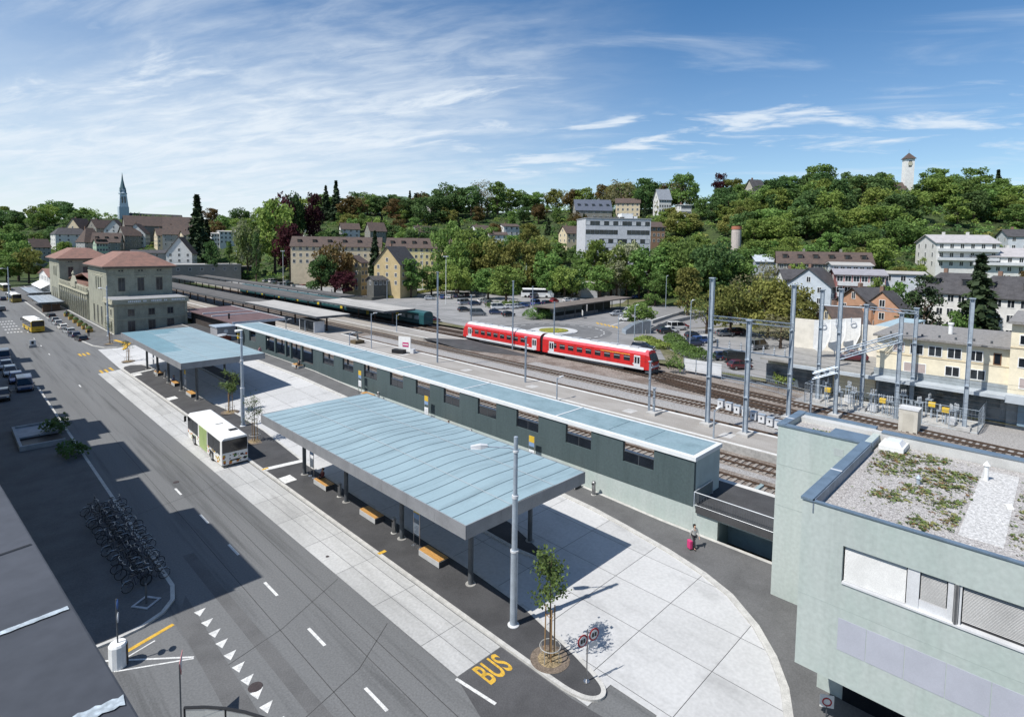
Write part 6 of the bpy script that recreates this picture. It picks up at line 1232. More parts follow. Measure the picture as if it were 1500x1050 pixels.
# ------------------------------------------------------------------ big green-grey concrete building at the right
t = thing('concrete_building', 'green-grey concrete building with gravel roof at the right edge', 'building', (26.3, 7.75, 0))
WZ = (7.97, 9.55)
m = MB().box(0, .35, -18, -7.55, WZ[0], WZ[1]); m = MB()
m.box(0, .35, -24, 0, 3.5, WZ[0]).box(0, .35, -24, 0, WZ[1], 10.55).box(0, .13, -24, 0, 10.55, 11.05).box(0, .35, -1.66, 0, WZ[0], WZ[1]); m.box(.35, 13, -24, -.35, 3.5, 3.8).box(.35, 13, -.35, 0, 3.5, 11.05)
m.build('wall', GREENC, t)
m = MB().box(10.0, 14, .05, 4.55, -.8, 10.6).box(10.0, 10.35, .05, 4.55, 10.6, 11.05).box(10.35, 14, 4.2, 4.55, 10.6, 11.05); m.build('stair_tower', GREENC, t)
MB().box(3.8, 13.5, -24, -.3, -.8, 3.5).box(3.8, 9.9, -.3, .05, -.8, 3.5).build('ground_floor_wall', GREENC, t)
MB().box(3.76, 3.8, -7, -1.1, -.3, 3.1).build('shopfront_glazing', DGLASS, t)
MB().box(12.55, 12.95, -24, .05, 10.6, 11.2).box(12.9, 13.9, .05, 4.5, 10.6, 11.05).build('far_parapet', plain('parapet_pale', (.50, .50, .48)), t)
m = MB().box(-.05, .17, -24, -.42, 11.05, 11.10).box(-.06, 10.2, -.42, .06, 11.05, 11.16).box(9.94, 10.4, .06, 4.15, 11.05, 11.14).box(9.94, 14.0, 4.15, 4.62, 11.05, 11.17).box(12.5, 13.05, -24, -.42, 11.2, 11.26).box(13.55, 14.06, .06, 4.15, 11.05, 11.13); m.build('parapet_coping', mat('zinc_coping', (.20, .27, .34), .45, .1, 1, metal=.4, fine=.05), t)
m = MB().box(-.02, 10, -.47, -.42, 10.55, 11.1).box(.13, .17, -24, -.45, 10.55, 11.04); m.build('parapet_lining', mat('zinc_lining', (.22, .27, .33), .5, .15, 1.5, metal=.3), t)
MB().box(4.3, 4.42, -.43, .07, 11.16, 11.175).box(11.6, 11.7, 4.15, 4.63, 11.17, 11.185).build('coping_joint', LGREY, t)
gv = MB().box(.17, 12.5, -24, -.47, 10.4, 10.62); gv.build('gravel_roof', GRAVEL, t); MB().box(10.4, 13.55, .06, 4.15, 10.6, 10.74).build('gravel_roof', GRAVEL, t)
MB().box(10.6, 12.1, -.4, 1.9, 10.74, 11.02).build('duct_cover', mat('zinc_coping', (.20, .27, .34)), t)
st = MB().box(2.0, 11.6, -6.6, -5.2, 10.62, 10.632); st.build('gravel_path', mat('white_gravel', (.60, .59, .57), .95, .18, 9, fine=.2, fscale=18, bump=.9, bscale=16), t)
# sedum: many small tufts of leaves
random.seed(14); m = MB(); cm = [mat('sedum_green', (.12, .165, .05), .9, .25, 4), mat('sedum_red', (.20, .115, .055), .9, .25, 4), mat('sedum_yellow', (.24, .24, .09), .9, .25, 4)]
def tuft(x, y, z, s):
    k = random.choice((0, 0, 0, 0, 1, 2, 2))
    for q in range(7):
        a = random.uniform(0, 2*pi); r = s*random.uniform(.2, 1); u = Vector((cos(a), sin(a), 0))*s*.5; c_ = Vector((x+r*cos(a+1), y+r*sin(a+1), z+random.uniform(.01, s*.5))); v = Vector((-sin(a), cos(a), random.uniform(.2, 1.2)))*s*.4
        m.poly([c_-u, c_+v*.7, c_+u, c_-v*.3], k)
cl = [(9.9, -2.0, 1.3), (10.6, -1.5, .9), (9.6, -4.6, .8), (8.8, -3.6, 1.0), (7.4, -3.9, .7), (7.6, -5.3, .9), (6.0, -3.2, .7), (5.0, -4.5, 1.0), (3.2, -5.0, .7), (4.2, -2.4, .8), (8.0, -1.8, 1.2), (11.2, -3.2, .8), (6.2, -7.4, .8), (3.4, -7.6, 1.2), (8.6, -7.5, .9), (2.0, -4.0, .6), (11.3, 2.6, .5), (11.0, 3.2, .3)]
for x, y, s in cl:
    for k in range(int(95*s)):
        X, Y = x+random.gauss(0, s*.55), y+random.gauss(0, s*.5)
        if (.6 < X < 12.2 and -12 < Y < -.7 and not -6.7 < Y < -5.1) or (10.6 < X < 12.6 and 2.2 < Y < 3.9): tuft(X, Y, 10.62 if Y < 0 else 10.74, random.uniform(.06, .17))
for k in range(520):
    X, Y = random.uniform(.8, 12.2), random.uniform(-11, -.8)
    if not -6.7 < Y < -5.1: tuft(X, Y, 10.62, random.uniform(.03, .08))
tag(m.build('sedum', cm, t, fixn=False), kind='stuff')
# window band
for (a, b, z0, z1, kind) in ((-1.68, -3.92, 7.97, 9.55, 'w'), (-4.32, -5.2, 8.4, 9.5, 'd'), (-5.62, -9.6, 8.16, 9.5, 'd'), (-9.8, -13.8, 8.16, 9.5, 'd')):
    MB().box(.24, .30, b, a, WZ[0], WZ[1]).build('window', DGLASS, t)
    m = MB(); n_ = int((z1-z0)/.052)
    for k in range(n_): z = z0+k*(z1-z0)/n_; m.poly([(.12, b+.04, z), (.12, a-.04, z), (.155 if kind == 'w' else .165, a-.04, z+(.047 if kind == 'w' else .022)), (.155 if kind == 'w' else .165, b+.04, z+(.047 if kind == 'w' else .022))])
    m.build('sun_blind', plain('blind_white', (.70, .70, .68)) if kind == 'w' else plain('blind_slat', (.52, .52, .51)), t, fixn=False)
m = MB().box(.06, .24, -4.32, -3.92, WZ[0], WZ[1]).box(.06, .24, -5.38, -5.2, WZ[0], WZ[1]).box(.06, .24, -5.62, -5.56, WZ[0], WZ[1]).box(-.05, .24, -13.8, -1.68, WZ[0]-.05, WZ[0]+.03).box(.1, .24, -5.2, -4.32, 8.0, 8.38); m.build('window_frame', LGREY, t)
MB().tube([(.02, -5.47, WZ[0]), (.02, -5.47, WZ[1])], .07, 10).build('drain_pipe', STAIN, t)
for k in range(8):
    a = -1.62-(0 if k == 0 else 1.06+(k-1)*1.32); b = a-(1.05 if k == 0 else 1.31); MB().box(-.012, .02, b+.008, a-.008, 4.98, 6.38).build('facade_panel', mat('grey_facade_panel', (.40, .415, .47), .6, .04, .6, fine=.02), t)
MB().box(9.985, 10.02, .9, 1.4, 10.0, 10.45).build('vent_flap', plain('flap', (.40, .44, .43)), t)
for y, z in ((0, 9.0), (0, 6.8)): pass
m = MB()
for z in (3.55+2.45, 8.6): m.box(9.99, 10.0, .06, 4.5, z, z+.012)
for z in (6.8,): m.box(-.004, 0, -24, -.02, z, z+.012)
m.build('formwork_joint', mat('formwork_line', (.30, .35, .33), .9, .05), t)  # thin seam lines, a little darker than the concrete
def rooft(nm, lab, cat, px, py): return thing(nm, lab, cat, G(px, py, 10.63), 0)
p = G(1309, 657, 10.63); tt_ = thing('roof_light', 'square white roof dome on the gravel roof by the far parapet', 'roof light', p, 0); MB().box(-.75, .75, -.6, .6, 0, .3).build('curb', WHITE, tt_, bevel=.02); MB().loft([[(-.65, -.5, .3), (.65, -.5, .3), (.65, .5, .3), (-.65, .5, .3)], [(-.45, -.32, .5), (.45, -.32, .5), (.45, .32, .5), (-.45, .32, .5)]]).build('dome', plain('dome_white', (.7, .71, .72), .25), tt_)
for px, py, h, w_, lab, mm in ((1444, 703, .75, .1, 'white pipe vent with pointed cap on the gravel roof', WHITE), (1345, 709, .3, .08, 'short grey pipe vent in the middle of the gravel roof', STEEL), (1479, 686, .42, .07, 'left one of two short grey vents by the far parapet', STEEL), (1484, 687, .42, .07, 'right one of two short grey vents by the far parapet', STEEL)):
    tt_ = thing('roof_vent', lab, 'roof vent', G(px, py, 10.63), 0, 'vents on the gravel roof'); MB().lathe([(w_, 0), (w_, h)], 12).build('pipe', mm, tt_); MB().lathe([(w_*1.6, h), (.01, h+w_*2.2)], 12).build('cap', mm, tt_)
tt_ = thing('roof_slab', 'small white slab lying on the pale gravel path', 'slab', G(1479, 743, 10.63), .2); MB().box(-.28, .28, -.12, .12, 0, .06).build('slab', WHITE, tt_, bevel=.01)
tt_ = thing('no_parking_sign', 'square white sign with a red ring at the foot of the concrete building', 'sign', G(1210, 1050, .1), radians(-60)); MB().tube([(0, 0, 0), (0, 0, .6)], .03, 6).build('post', STEELD, tt_); MB().box(-.3, .3, -.02, .02, .5, 1.1).build('sign_panel', WHITE, tt_); MB().ring(.18, .03, 20, 6, Matrix.Translation((0, -.03, .78))).build('sign_ring', plain('sign_red', (.42, .035, .04)), tt_)
# ------------------------------------------------------------------ roof and blocks on the near (left) side of the street
RFZ = mat('roof_membrane', (.062, .067, .08), .6, .1, .5, rgb2=(.05, .055, .066), fine=.05, fscale=6)
def wz(px, py, z): g = G(px, py, z); return (g.x, g.y, g.z)
t = thing('near_office_block', 'flat grey roof edge with sealed seams at the lower left corner', 'building', (0, 0, 0)); ZR = 18.6
e0, e1 = G(-25, 678, ZR), G(203, 1072, ZR); d = (e1-e0).normalized(); nrm = Vector((d.y, -d.x, 0));  nrm = nrm if nrm.x < 0 else -nrm
e1x = e0+d*14
MB().prism([(q.x, q.y) for q in (e0, e1x, e1x+nrm*12, e0+nrm*12)], -1, ZR-.25).build('wall', PLG, t)
MB().prism([(q.x, q.y) for q in (e0-nrm*.05, e1x-nrm*.05, e1x+nrm*12, e0+nrm*12)], ZR-.25, ZR).build('roof', RFZ, t, bevel=.02)
def strip(a, b, w_, z, m, nm, irr=0):
    a, b = G(*a, z), G(*b, z); dd = (b-a).normalized(); nn = Vector((-dd.y, dd.x, 0)); mb = MB(); n_ = 14
    for k in range(n_):
        p, q = a.lerp(b, k/n_), a.lerp(b, (k+1)/n_); w0 = w_*(1+irr*sin(k*2.3)); w1 = w_*(1+irr*sin((k+1)*2.3)); mb.poly([p-nn*w0, q-nn*w1, q+nn*w1, p+nn*w0])
    mb.build(nm, m, t)
SEAL = mat('pale_sealant', (.42, .48, .52), .5, .15, 6, fine=.15)
strip((-60, 950), (100, 889), .032, ZR+.012, SEAL, 'roof_seam', .14); strip((60, 1075), (182, 1024), .055, ZR+.012, SEAL, 'roof_seam', .2); strip((-60, 832), (46, 796), .014, ZR+.012, BLACK, 'roof_seam')
def street_block(y0, y1, h, x1, label, att=()):
    t = thing('street_block', label, 'building', (x1, y0, 0), 0, 'blocks on the near side of the street'); ln = y1-y0
    MB().box(-14, 0, 0, ln, -.5, h-.3).build('wall', PLC, t); MB().box(-14.2, .12, -.1, ln+.1, h-.3, h).build('roof', RFZ, t)
    for a, b, hh, dx in att: MB().box(-8, dx, a-y0, b-y0, h, hh).build('attic', PLG, t)
    n_ = int(ln/3.4); wins(t, 'R', [1.7+k*ln/n_ for k in range(n_)], [1.2+k*3.2 for k in range(int((h-2)/3.2))], 1.3, 1.7, (-14, 0, 0, ln), MGLASS, WHITE)
street_block(39.2, 63.2, 16.6, .75, 'nearest cream block on the left with two raised attics', ((39.6, 49.6, 18.3, .75), (49.6, 53.4, 18.2, .72), (64, 64.1, 17, 0))); street_block(63.2, 78.2, 14.2, .75, 'second cream block on the left with wide attic', ((64.3, 75.6, 17.4, .7),)); street_block(78.2, 88, 16.2, .65, 'third narrow cream block on the left', ((80, 86, 17.2, .6),)); street_block(88.3, 112, 13.2, .4, 'fourth cream block on the left', ((90, 92, 14.4, .4), (95, 97, 14.4, .4), (100, 102, 14.4, .4), (105, 107, 14.4, .4))); street_block(112.2, 152, 13.4, .2, 'fifth cream block on the left', ((118, 126, 15, .2), (134, 139, 15.8, .2))); street_block(160, 172, 14, .2, 'sixth cream block on the left beyond a gap'); street_block(214, 232, 18, .5, 'farthest cream block on the left street side')
# ------------------------------------------------------------------ cream garage building behind the switch yard
t = thing('garage_building', 'two-storey cream garage building with flat grey roof and a sign band', 'building', (86.6, 17.4, 2.0), radians(-90))
GL = 13.2; m = MB().box(0, GL, 0, 16, 3.4, 8.75).box(GL, GL+22, -.7, 15, 3.4, 11.8); m.build('wall', PLC if False else plain('cream_yellow_render', (.74, .665, .50)), t)
MB().box(-.4, GL-.01, -.7, 16.3, 8.75, 9.0).box(GL-.3, GL+22, -1.4, 15.4, 11.8, 12.1).build('roof', mat('gravel_grey_roof', (.26, .25, .24), .95, .15, 2, fine=.15, fscale=8), t)
m = MB().box(.02, GL, .6, 15.8, -.5, 3.4).box(GL, GL+20, .2, 14, -.5, 3.4); m.build('ground_floor', mat('garage_base', (.22, .25, .27), .6, .1), t)
MB().box(.3, GL-.6, .55, .6, .3, 3.0).box(GL+3.2, GL+9, .15, .2, .1, 2.8).build('shopfront_glazing', mat('showroom_glass', (.12, .15, .17), .12, .3, .5, spec=.6), t)
for k in range(5): MB().box(GL+3.4+k*1.1, GL+3.48+k*1.1, .08, .15, .1, 2.8).build('door_frame', WHITE, t)
MB().box(GL+1.0, GL+2.9, -.2, .2, 0, 2.7).build('blue_pillar', plain('pillar_blue', (.18, .26, .33)), t)
MB().box(-10, GL-.1, -2.2, 0, 3.2, 3.6).box(GL-.1, GL+20, -2.0, -.72, 2.85, 3.75).build('canopy', plain('canopy_blue_grey', (.43, .47, .50), .5), t)
MB().box(-.2, GL, -.12, 0, 3.6, 4.5).build('canopy_upstand', mat('upstand', (.30, .33, .34), .6, .1), t)
text_obj('sign_lettering', 'AMAG', .95, Matrix.Translation((GL+3.3, -2.02, 3.3)) @ Matrix.Rotation(pi/2, 4, 'X'), BLACK, t, .02, sx=1.3, sy=.85)
D_ = (0, GL, 0, 16); BL = plain('mauve_blind', (.42, .35, .33))
wins(t, 'F', (2.4,), (7.0,), 1.1, 1.1, D_, BL, WHITE, False); wins(t, 'F', (4.3, 6.2, 8.1, 10.1), (6.9,), 1.25, 1.15, D_, MGLASS, WHITE); wins(t, 'F', (12.1,), (6.8,), .55, 1.2, D_, DGLASS, plain('brown_frame', (.2, .1, .05)), False)
wins(t, 'F', (4.2,), (4.55,), 2.2, 1.1, D_, BL, WHITE, False); wins(t, 'F', (8.0, 10.4), (4.7,), 1.3, 1.1, D_, MGLASS, WHITE); m = MB().box(-.02, GL, -.06, 0, 6.55, 6.68).box(GL, GL+22, -.78, -.7, 9.0, 9.14); m.build('sill_course', PLC, t)
D2 = (GL, GL+22, -.7, 15)
for z in (9.5, 6.9): wins(t, 'F', [GL+1.4+k*1.5 for k in range(8)], (z,), 1.2, 1.0, D2, DGLASS, WHITE)
wins(t, 'F', (GL+3, GL+8), (4.5,), 4.0, 1.1, D2, BL, WHITE, False)
MB().lathe([(.25, 9), (.25, 10.2), (.34, 10.25), (.34, 10.5)], 12, (6.8, 7, 0)).build('chimney', WHITE, t)
for k in range(7): MB().lathe([(.12, 9), (.12, 9.3)], 8, (1.2+k*1.7, 1.3+(k % 2)*.5, 0)).build('roof_vent', STEELD, t)
MB().box(GL+2, GL+5, 3, 6, 12.1, 12.8).build('roof_plant', LGREY, t)
for a in (-.6, 0, .6): MB().tube([(GL+3.5, 2.5, 12.1), (GL+3.5+a, 2.5, 14.5)], .04, 5).build('aerial', STEEL, t)
# workshop wing left: lower deck with canvas sails, blue roof
t = thing('workshop_wing', 'low cream workshop wing with roof deck left of the garage', 'building', (87.4, 31.5, 2.0), radians(-90)); MB().box(0, 14, 0, 11, -.5, 3.6).build('wall', MATS['cream_yellow_render'], t); MB().box(-.3, 13.9, -2.4, 11.2, 3.6, 3.9).build('deck', mat('deck_grey', (.30, .29, .27), .9, .1), t); MB().box(0, 9, -.6, -.5, 0, 2.8).build('shopfront_glazing', mat('showroom_glass', (.12, .15, .17)), t); MB().box(0, 15, 11, 11.4, 3.0, 8.6).build('rear_wall', plain('warm_white_render', (.66, .62, .54)), t)
t = thing('blue_pitched_roof', 'pale blue metal canopy roof behind the garage corner', 'canopy roof', (92, 20, 2)); o_ = Vector((92, 20, 2)); q = [W(1254, 484, 94)-o_, W(1284, 489, 90)-o_, W(1356, 469, 96)-o_, W(1320, 465, 100)-o_]; dn = Vector((0, 0, .2)); MB().loft([q, [p-dn for p in q]]).build('roof', plain('pale_blue_roof', (.34, .44, .48), .5), t)
for p in q: MB().tube([p*.97, (p.x*.97, p.y*.97, 0)], .12, 6).build('post', STEEL, t)
for i in range(3):
    p = W(1203+i*22, 468, 84+i*1.2); t = thing('advertising_sail', ['leftmost white advertising sail before the white wall', 'middle white advertising sail before the white wall', 'rightmost white advertising sail before the garage'][i], 'banner', (p.x, p.y, 2.0), face(p, 12), 'white advertising sails')
    MB().tube([(0, 0, 0), (0, 0, 9.6)], .06, 6).build('post', STEEL, t); n_ = 8
    MB().loft([[(1.5*(k/n_)**.6*(1 if k < n_-1 else .9), -.25*sin(pi*k/n_), 4.6+5*(1-k/n_)*0+(.0)) for k in (0,)]*1+[]]) if False else None
    a = MB(); pr = [(-.9, 0, 5.2), (-.9, 0, 9.4), (1.3, 0, 9.6), (1.25, -.3, 7.0), (.7, -.2, 5.4), (0, -.1, 4.5)]; a.loft([pr, [(x, y+.06, z) for x, y, z in pr]]); a.build('cloth', WHITE, t); MB().ring(.38, .05, 16, 6, Matrix.Translation((.3, -.22, 8.6))).build('emblem', plain('emblem_grey', (.42, .45, .5)), t)
px, py, cc, k, a, lab = LOT[-1]; car(Vector((92.5, 21.6, 5.92)), radians(20), k, cc, lab, CP)
# ------------------------------------------------------------------ town houses and slopes (sight-line column, base row, distance)
def P_(px, py, d): return W(px, py, d)
def hs(name, lab, px, top, d, wpx, D, hr, wall, roof, a=0, hw=None, **k):
    """house whose ridge reaches picture row `top` at distance d"""
    Hd = k.get('rows', 2)*2.95+.7+max(hr, 0); d0, dr, zr = lerp_tab(TER, px); best = (abs(W(px, top, d).z-at(px, d).z-Hd), d, 0)
    for q in range(int(d0)-10, int(dr)+70, 4):
        e = abs(W(px, top, q).z-at(px, q).z-Hd)+abs(q-d)*.012
        if d > d0+25 and e < best[0]-.3: best = (e, q, 0)
    d = best[1]
    p = W(px, top, d); zt = p.z; g = at(px, d); H_ = zt-g.z; hw = H_-hr
    return house(name, lab, (g.x, g.y, g.z), face(g, a), S(0, d, wpx), D, hw, hr, wall, roof, **k)
hs('gable_house', 'steep ochre gabled house with coat of arms and dark roof by the yard', 580, 361, 212, 44, 11.5, 6.2, PLY, TILED, 55, rows=3, nF=3, nS=3, chim=1, ww=.9, hh=1.3)
hs('yellow_annex', 'narrow ochre house behind the tree left of the gabled house', 520, 374, 218, 15, 9, 2.5, PLY, TILEB, 50, rows=4, nF=2, nS=2, chim=0)
hs('cream_annex', 'low dark lean-to in front of the ochre gabled house', 552, 404, 206, 22, 5, 1.2, mat('dark_wall', (.11, .11, .1)), TILED, 30, rows=1, nF=3, nS=1, chim=0, cat='annex')
hs('apartment_row', 'long low apartment row with brown roof left of the gabled house', 495, 347, 262, 124, 13, 4.2, PLC, TILEB, -6, cat='building', rows=3, nF=14, chim=0, dorm=6, nS=3)
hs('apartment_row', 'long yellow apartment row with arched dormers right of the gabled house', 615, 349, 262, 92, 13, 4.2, plain('pale_yellow_render', (.68, .58, .3)), TILEB, -4, cat='building', rows=3, nF=12, chim=0, dorm=6, nS=3)
for a in (('white gabled house beside the purple beech', 458, 330, 300, 18, 9, 4, PLW, TILEB, 60), ('white house with brown roof above the apartment row', 512, 327, 310, 26, 9, 3.6, PLW, TILEB, 10), ('brown roofed villa below the dark trees', 550, 326, 312, 24, 10, 5, PLO, TILEB, 20), ('grey roofed house right of the brown roofed villa', 618, 331, 310, 30, 10, 4, PLG, TILEB, 40), ('white gabled house high on the slope by the dense trees', 627, 299, 345, 9, 8, 4.5, PLW, TILEB, 55), ('small grey tower house up in the trees', 548, 286, 400, 9, 7, 4.5, PLG, TILED, 50), ('red roofed house on the skyline', 618, 288, 410, 22, 9, 3.5, PLC, TILER, 30), ('white terraced villa left on the slope behind the trees', 703, 330, 290, 24, 10, 2.5, PLW, TILEB, 30), ('white terraced villa right on the slope behind the trees', 745, 328, 285, 24, 10, 1.5, PLW, TILEB, 20), ('white building glimpsed under the trees left of the office', 728, 340, 270, 26, 9, 1.5, PLW, TILEB, 10), ('cream house with hipped roof beside the white office', 834, 331, 305, 22, 11, 4, PLC, TILEB, 25)):
    lab, px, top, d, wp, D, hr, wl, rf, an = a; hs('hillside_house', lab, px, top, d, wp, D, hr, wl, rf, an, rows=2, nF=3, nS=2)
# white office block
d = 250; p = W(897, 321, d); g = at(897, d); Hh = p.z-g.z
t = house('office_block', 'large white office block with ribbon windows above the trees', (g.x, g.y, g.z), face(g, 16), 28.5, 17, Hh-.4, 0, PLW if False else plain('office_white', (.56, .57, .60)), plain('office_roof', (.32, .33, .35)), cat='building', nF=0, nS=0, chim=0)
OB = plain('office_blind', (.60, .61, .63)); OD = (-14.25, 14.25, -8.5, 8.5)
for r in range(6):
    z = Hh-3.1-r*3.75
    for k in range(14):
        if r == 2 and k < 3 or r == 1 and k in (7, 8): continue
        mm = OB if (r * 5 + k * 3) % 7 < 3 and r != 1 else MGLASS; wins(t, 'F', [-13.2+k*2.0], (z,), 1.75, 1.7, OD, mm, STEELD, r == 1 or k % 3 == 1)
for r in range(4): wins(t, 'R', [-6+k*3 for k in range(5)], (Hh-3.1-r*3.75,), 2.6, 1.9, OD, DGLASS, STEEL, False)
MB().box(3, 8, -3, 3, Hh, Hh+2.3).box(8.5, 10, -3, 0, Hh, Hh+1.2).build('roof_plant', WHITE, t)
for k in range(6): MB().box(-10+k*2.4, -8.4+k*2.4, -5, -3, Hh, Hh+.7).build('roof_light', mat('dark_wall', (.11, .11, .1)), t)
hs('office_annex', 'low white annex below the large office block', 862, 412, 222, 24, 8, .6, plain('office_white', (.56, .57, .60)), LR, 10, cat='annex', rows=1, nF=4, chim=0, nS=1)
# flat kiosk building by the car park
p = G(888, 431, 2.0); house('station_kiosk', 'low white and grey flat kiosk building by the car park lane', (p.x, p.y, 2.0), face(p, -28), 17, 9, 3.4, 0, plain('kiosk_pale', (.52, .53, .54)), mat('brown_flat_roof', (.165, .14, .12)), cat='building', rows=1, nF=6, nS=3, chim=1, z0=-1, rowz=[1.0])
# brick row and villas on the hill behind the office
for a in (('slate roofed mansion with dormers on the hill behind the office', 866, 293, 350, 52, 13, 6.5, PLO, plain('blue_slate', (.10, .115, .15), .6), 10, 5), ('left brick apartment row above the office roof', 880, 330, 318, 36, 11, .8, PLB, TILEB, 5, 0), ('middle brick apartment row above the office roof', 906, 330, 314, 30, 11, .8, PLB, TILEB, 5, 0), ('right brown brick house above the office roof', 950, 325, 300, 34, 12, 2.6, PLB, TILEB, 25, 0), ('brick house with flat brown roof left of the right brick house', 925, 327, 306, 26, 11, 1.5, PLB, TILEB, 0, 0), ('brown long roof house under the skyline trees', 918, 291, 350, 34, 10, 3, PLC, TILEB, 0, 0),
          ('white villa with steep blue-grey roof on the hill', 968, 278, 330, 18, 10, 6, PLW, plain('blue_grey_slates', (.22, .24, .27)), 20, 0), ('white terraced flat-roofed block on the hill', 999, 300, 305, 15, 9, .5, PLW, LR, 20, 0), ('grey stone villa with gables on the skyline', 1102, 264, 322, 18, 11, 7, plain('stone_villa', (.40, .37, .32)), TILED, 35, 0)):
    lab, px, top, d, wp, D, hr, wl, rf, an, dm = a; hs('hillside_house', lab, px, top, d, wp, D, hr, wl, rf, an, rows=3, nF=5, nS=2, dorm=dm, chim=2 if dm else 1)
p = at(1078, 230); t = thing('round_water_tower', 'small round tower with reddish rim among the trees', 'tower', (p.x, p.y, W(1078, 340, 230).z-4)); MB().lathe([(1.9, -6), (1.9, 4), (1.7, 6.2)], 16).build('wall', plain('tower_pale', (.5, .44, .40)), t); MB().lathe([(1.95, 5.0), (1.95, 6.3)], 16).build('rim', plain('tower_red', (.42, .16, .10)), t)
# church tower on the hill (right) and church with green spire (left)
d = 335; g = W(1327, 300, d); t = thing('hill_church', 'white church tower with pyramid roof on the wooded hill', 'church', (g.x, g.y, g.z), face(g, 24)); zt = W(1327, 234, d).z-g.z
MB().box(-2.3, 2.3, -2.3, 2.3, -8, zt).build('tower', plain('bright_white_render', (.80, .79, .77)), t); MB().loft([[(-3.0, -3.0, zt), (3.0, -3.0, zt), (3.0, 3.0, zt), (-3.0, 3.0, zt)], [(-.1, -.1, zt+3.6), (.1, -.1, zt+3.6), (.1, .1, zt+3.6), (-.1, .1, zt+3.6)]]).build('tower_roof', TILEB, t); MB().tube([(0, 0, zt+3.5), (0, 0, zt+5.6)], .08, 5).build('finial', STEELD, t)
m = MB().box(-.8, .8, -2.38, -2.3, zt-4.8, zt-1.2); m.build('belfry_opening', DGLASS, t); MB().lathe([(1.2, 0), (1.2, .06)], 20).xf(Matrix.Translation((0, -2.4, zt-2.9)) @ Matrix.Rotation(pi/2, 4, 'X')).build('clock_face', plain('clock_pale', (.5, .47, .36)), t)
m = MB(); gable_walls(m, -13, -2, -5, 6, -8, zt-18, 4.6); m.build('nave', PLW, t); m = MB(); gable_roof(m, -13, -2, -5, 6, zt-18, 4.6, .5); m.build('nave_roof', TILEB, t)
d = 505; g = W(181, 318, d); t = thing('spire_church', 'church with tall pale blue steeple and green spire in the old town', 'church', (g.x, g.y, g.z), face(g, 10)); sc = d/FPX
zb, zs, zt = 0, (318-276)*sc, (318-254)*sc; BLS = plain('blue_grey_stone', (.40, .48, .54)); VER = plain('copper_green', (.10, .17, .19))
MB().box(-3.7, 3.7, -3.7, 3.7, -14, zs*.35).build('tower', BLS, t); MB().loft([[(-3.4, -3.4, zs*.35), (3.4, -3.4, zs*.35), (3.4, 3.4, zs*.35), (-3.4, 3.4, zs*.35)], [(-2.5, -2.5, zs*.8), (2.5, -2.5, zs*.8), (2.5, 2.5, zs*.8), (-2.5, 2.5, zs*.8)]]).build('belfry', plain('pale_blue_stone', (.58, .64, .68)), t)
for q in (-1.0, 1.0): MB().box(q-.5, q+.5, -3.15, -2.6, zs*.42, zs*.70).build('opening', DGLASS, t)
MB().lathe([(3.0, zs*.78), (3.4, zs*.82), (2.6, zs*.86), (2.2, zs*.98)], 8).build('gallery', BLS, t); MB().lathe([(2.3, zs*.96), (1.5, zs*1.12), (.75, zs*1.28), (.1, zt)], 8).build('spire', VER, t)
for a in range(4): MB().lathe([(.5, zs*.78), (.5, zs*.9), (.05, zs*1.02)], 6, (2.7*cos(a*pi/2+.78), 2.7*sin(a*pi/2+.78), 0)).build('pinnacle', VER, t)
m = MB(); gable_walls(m, 4.6, 46, -8, 8, -16, -3.0, 6.8); m.build('nave', PLO, t); m = MB(); gable_roof(m, 4.6, 46, -8, 8, -3.0, 6.8, .5); m.build('nave_roof', TILED, t)
# old town roofs
for i, a in enumerate((('wide old town house with brown roof right of the steeple', 222, 317, 478, 66, 16, 7, PLO, TILEB, 8), ('old town house with long roof beside the big spruce', 262, 318, 470, 36, 14, 7, PLO, TILEB, -5), ('half timbered white gable house below the steeple', 171, 322, 440, 20, 12, 7, PLW, TILEB, 72), ('white gable house right of the half timbered one', 203, 328, 430, 18, 12, 6.5, PLW, TILEB, 70), ('brown roofed house between the two white gables', 190, 332, 446, 22, 12, 6, PLO, TILEB, 20), ('yellow house front in the old town', 240, 335, 425, 20, 12, 4.5, PLC, TILEB, 10), ('grey house beside the yellow house front', 258, 330, 440, 30, 12, 6, PLG, TILEB, -8), ('cream house left of the big spruce', 277, 338, 410, 20, 10, 3, PLC, TILEB, 15), ('small brown roofed house left of the steeple', 150, 322, 470, 28, 12, 6, PLO, TILEB, 30), ('old town house with steep gable beside the green trees', 118, 320, 470, 26, 12, 8, PLC, TILEB, 50),
                       ('white villa with slate hip roof left of the pointed roof', 103, 334, 370, 40, 15, 4.5, PLW, TILED, 12), ('mansion with tall pointed brown roof', 132, 334, 360, 24, 14, 9, PLG, TILEB, 20), ('dormered brown roof mansion right of the pointed roof', 158, 341, 362, 34, 13, 6, PLO, TILEB, -10), ('pale green house under the dormered roof', 147, 350, 345, 14, 9, 2.5, plain('pale_green_render', (.38, .48, .36)), TILEB, 12), ('small grey house at the far street end', 56, 350, 400, 22, 10, 5, PLG, TILEB, 20), ('low grey warehouse behind the station towers', 222, 366, 300, 50, 12, 1.5, PLG, TILED, 0), ('white gabled house with lettering above the loading hall', 266, 347, 292, 22, 12, 8, PLW, TILEB, 72),
                       ('white flat apartment block beside the chestnut', 332, 338, 330, 22, 11, .6, PLW, LR, 10), ('pale block behind the narrow trees', 316, 341, 336, 14, 10, .6, PLW, LR, 10))):
    lab, px, top, d, wp, D, hr, wl, rf, an = a; hs('town_house', lab, px, top, d, wp, D, hr, wl, rf, an, rows=3, nF=4, nS=3, hip=4 if 'hip' in lab or 'pointed brown' in lab else 0, dorm=3 if 'dormered' in lab else 0)
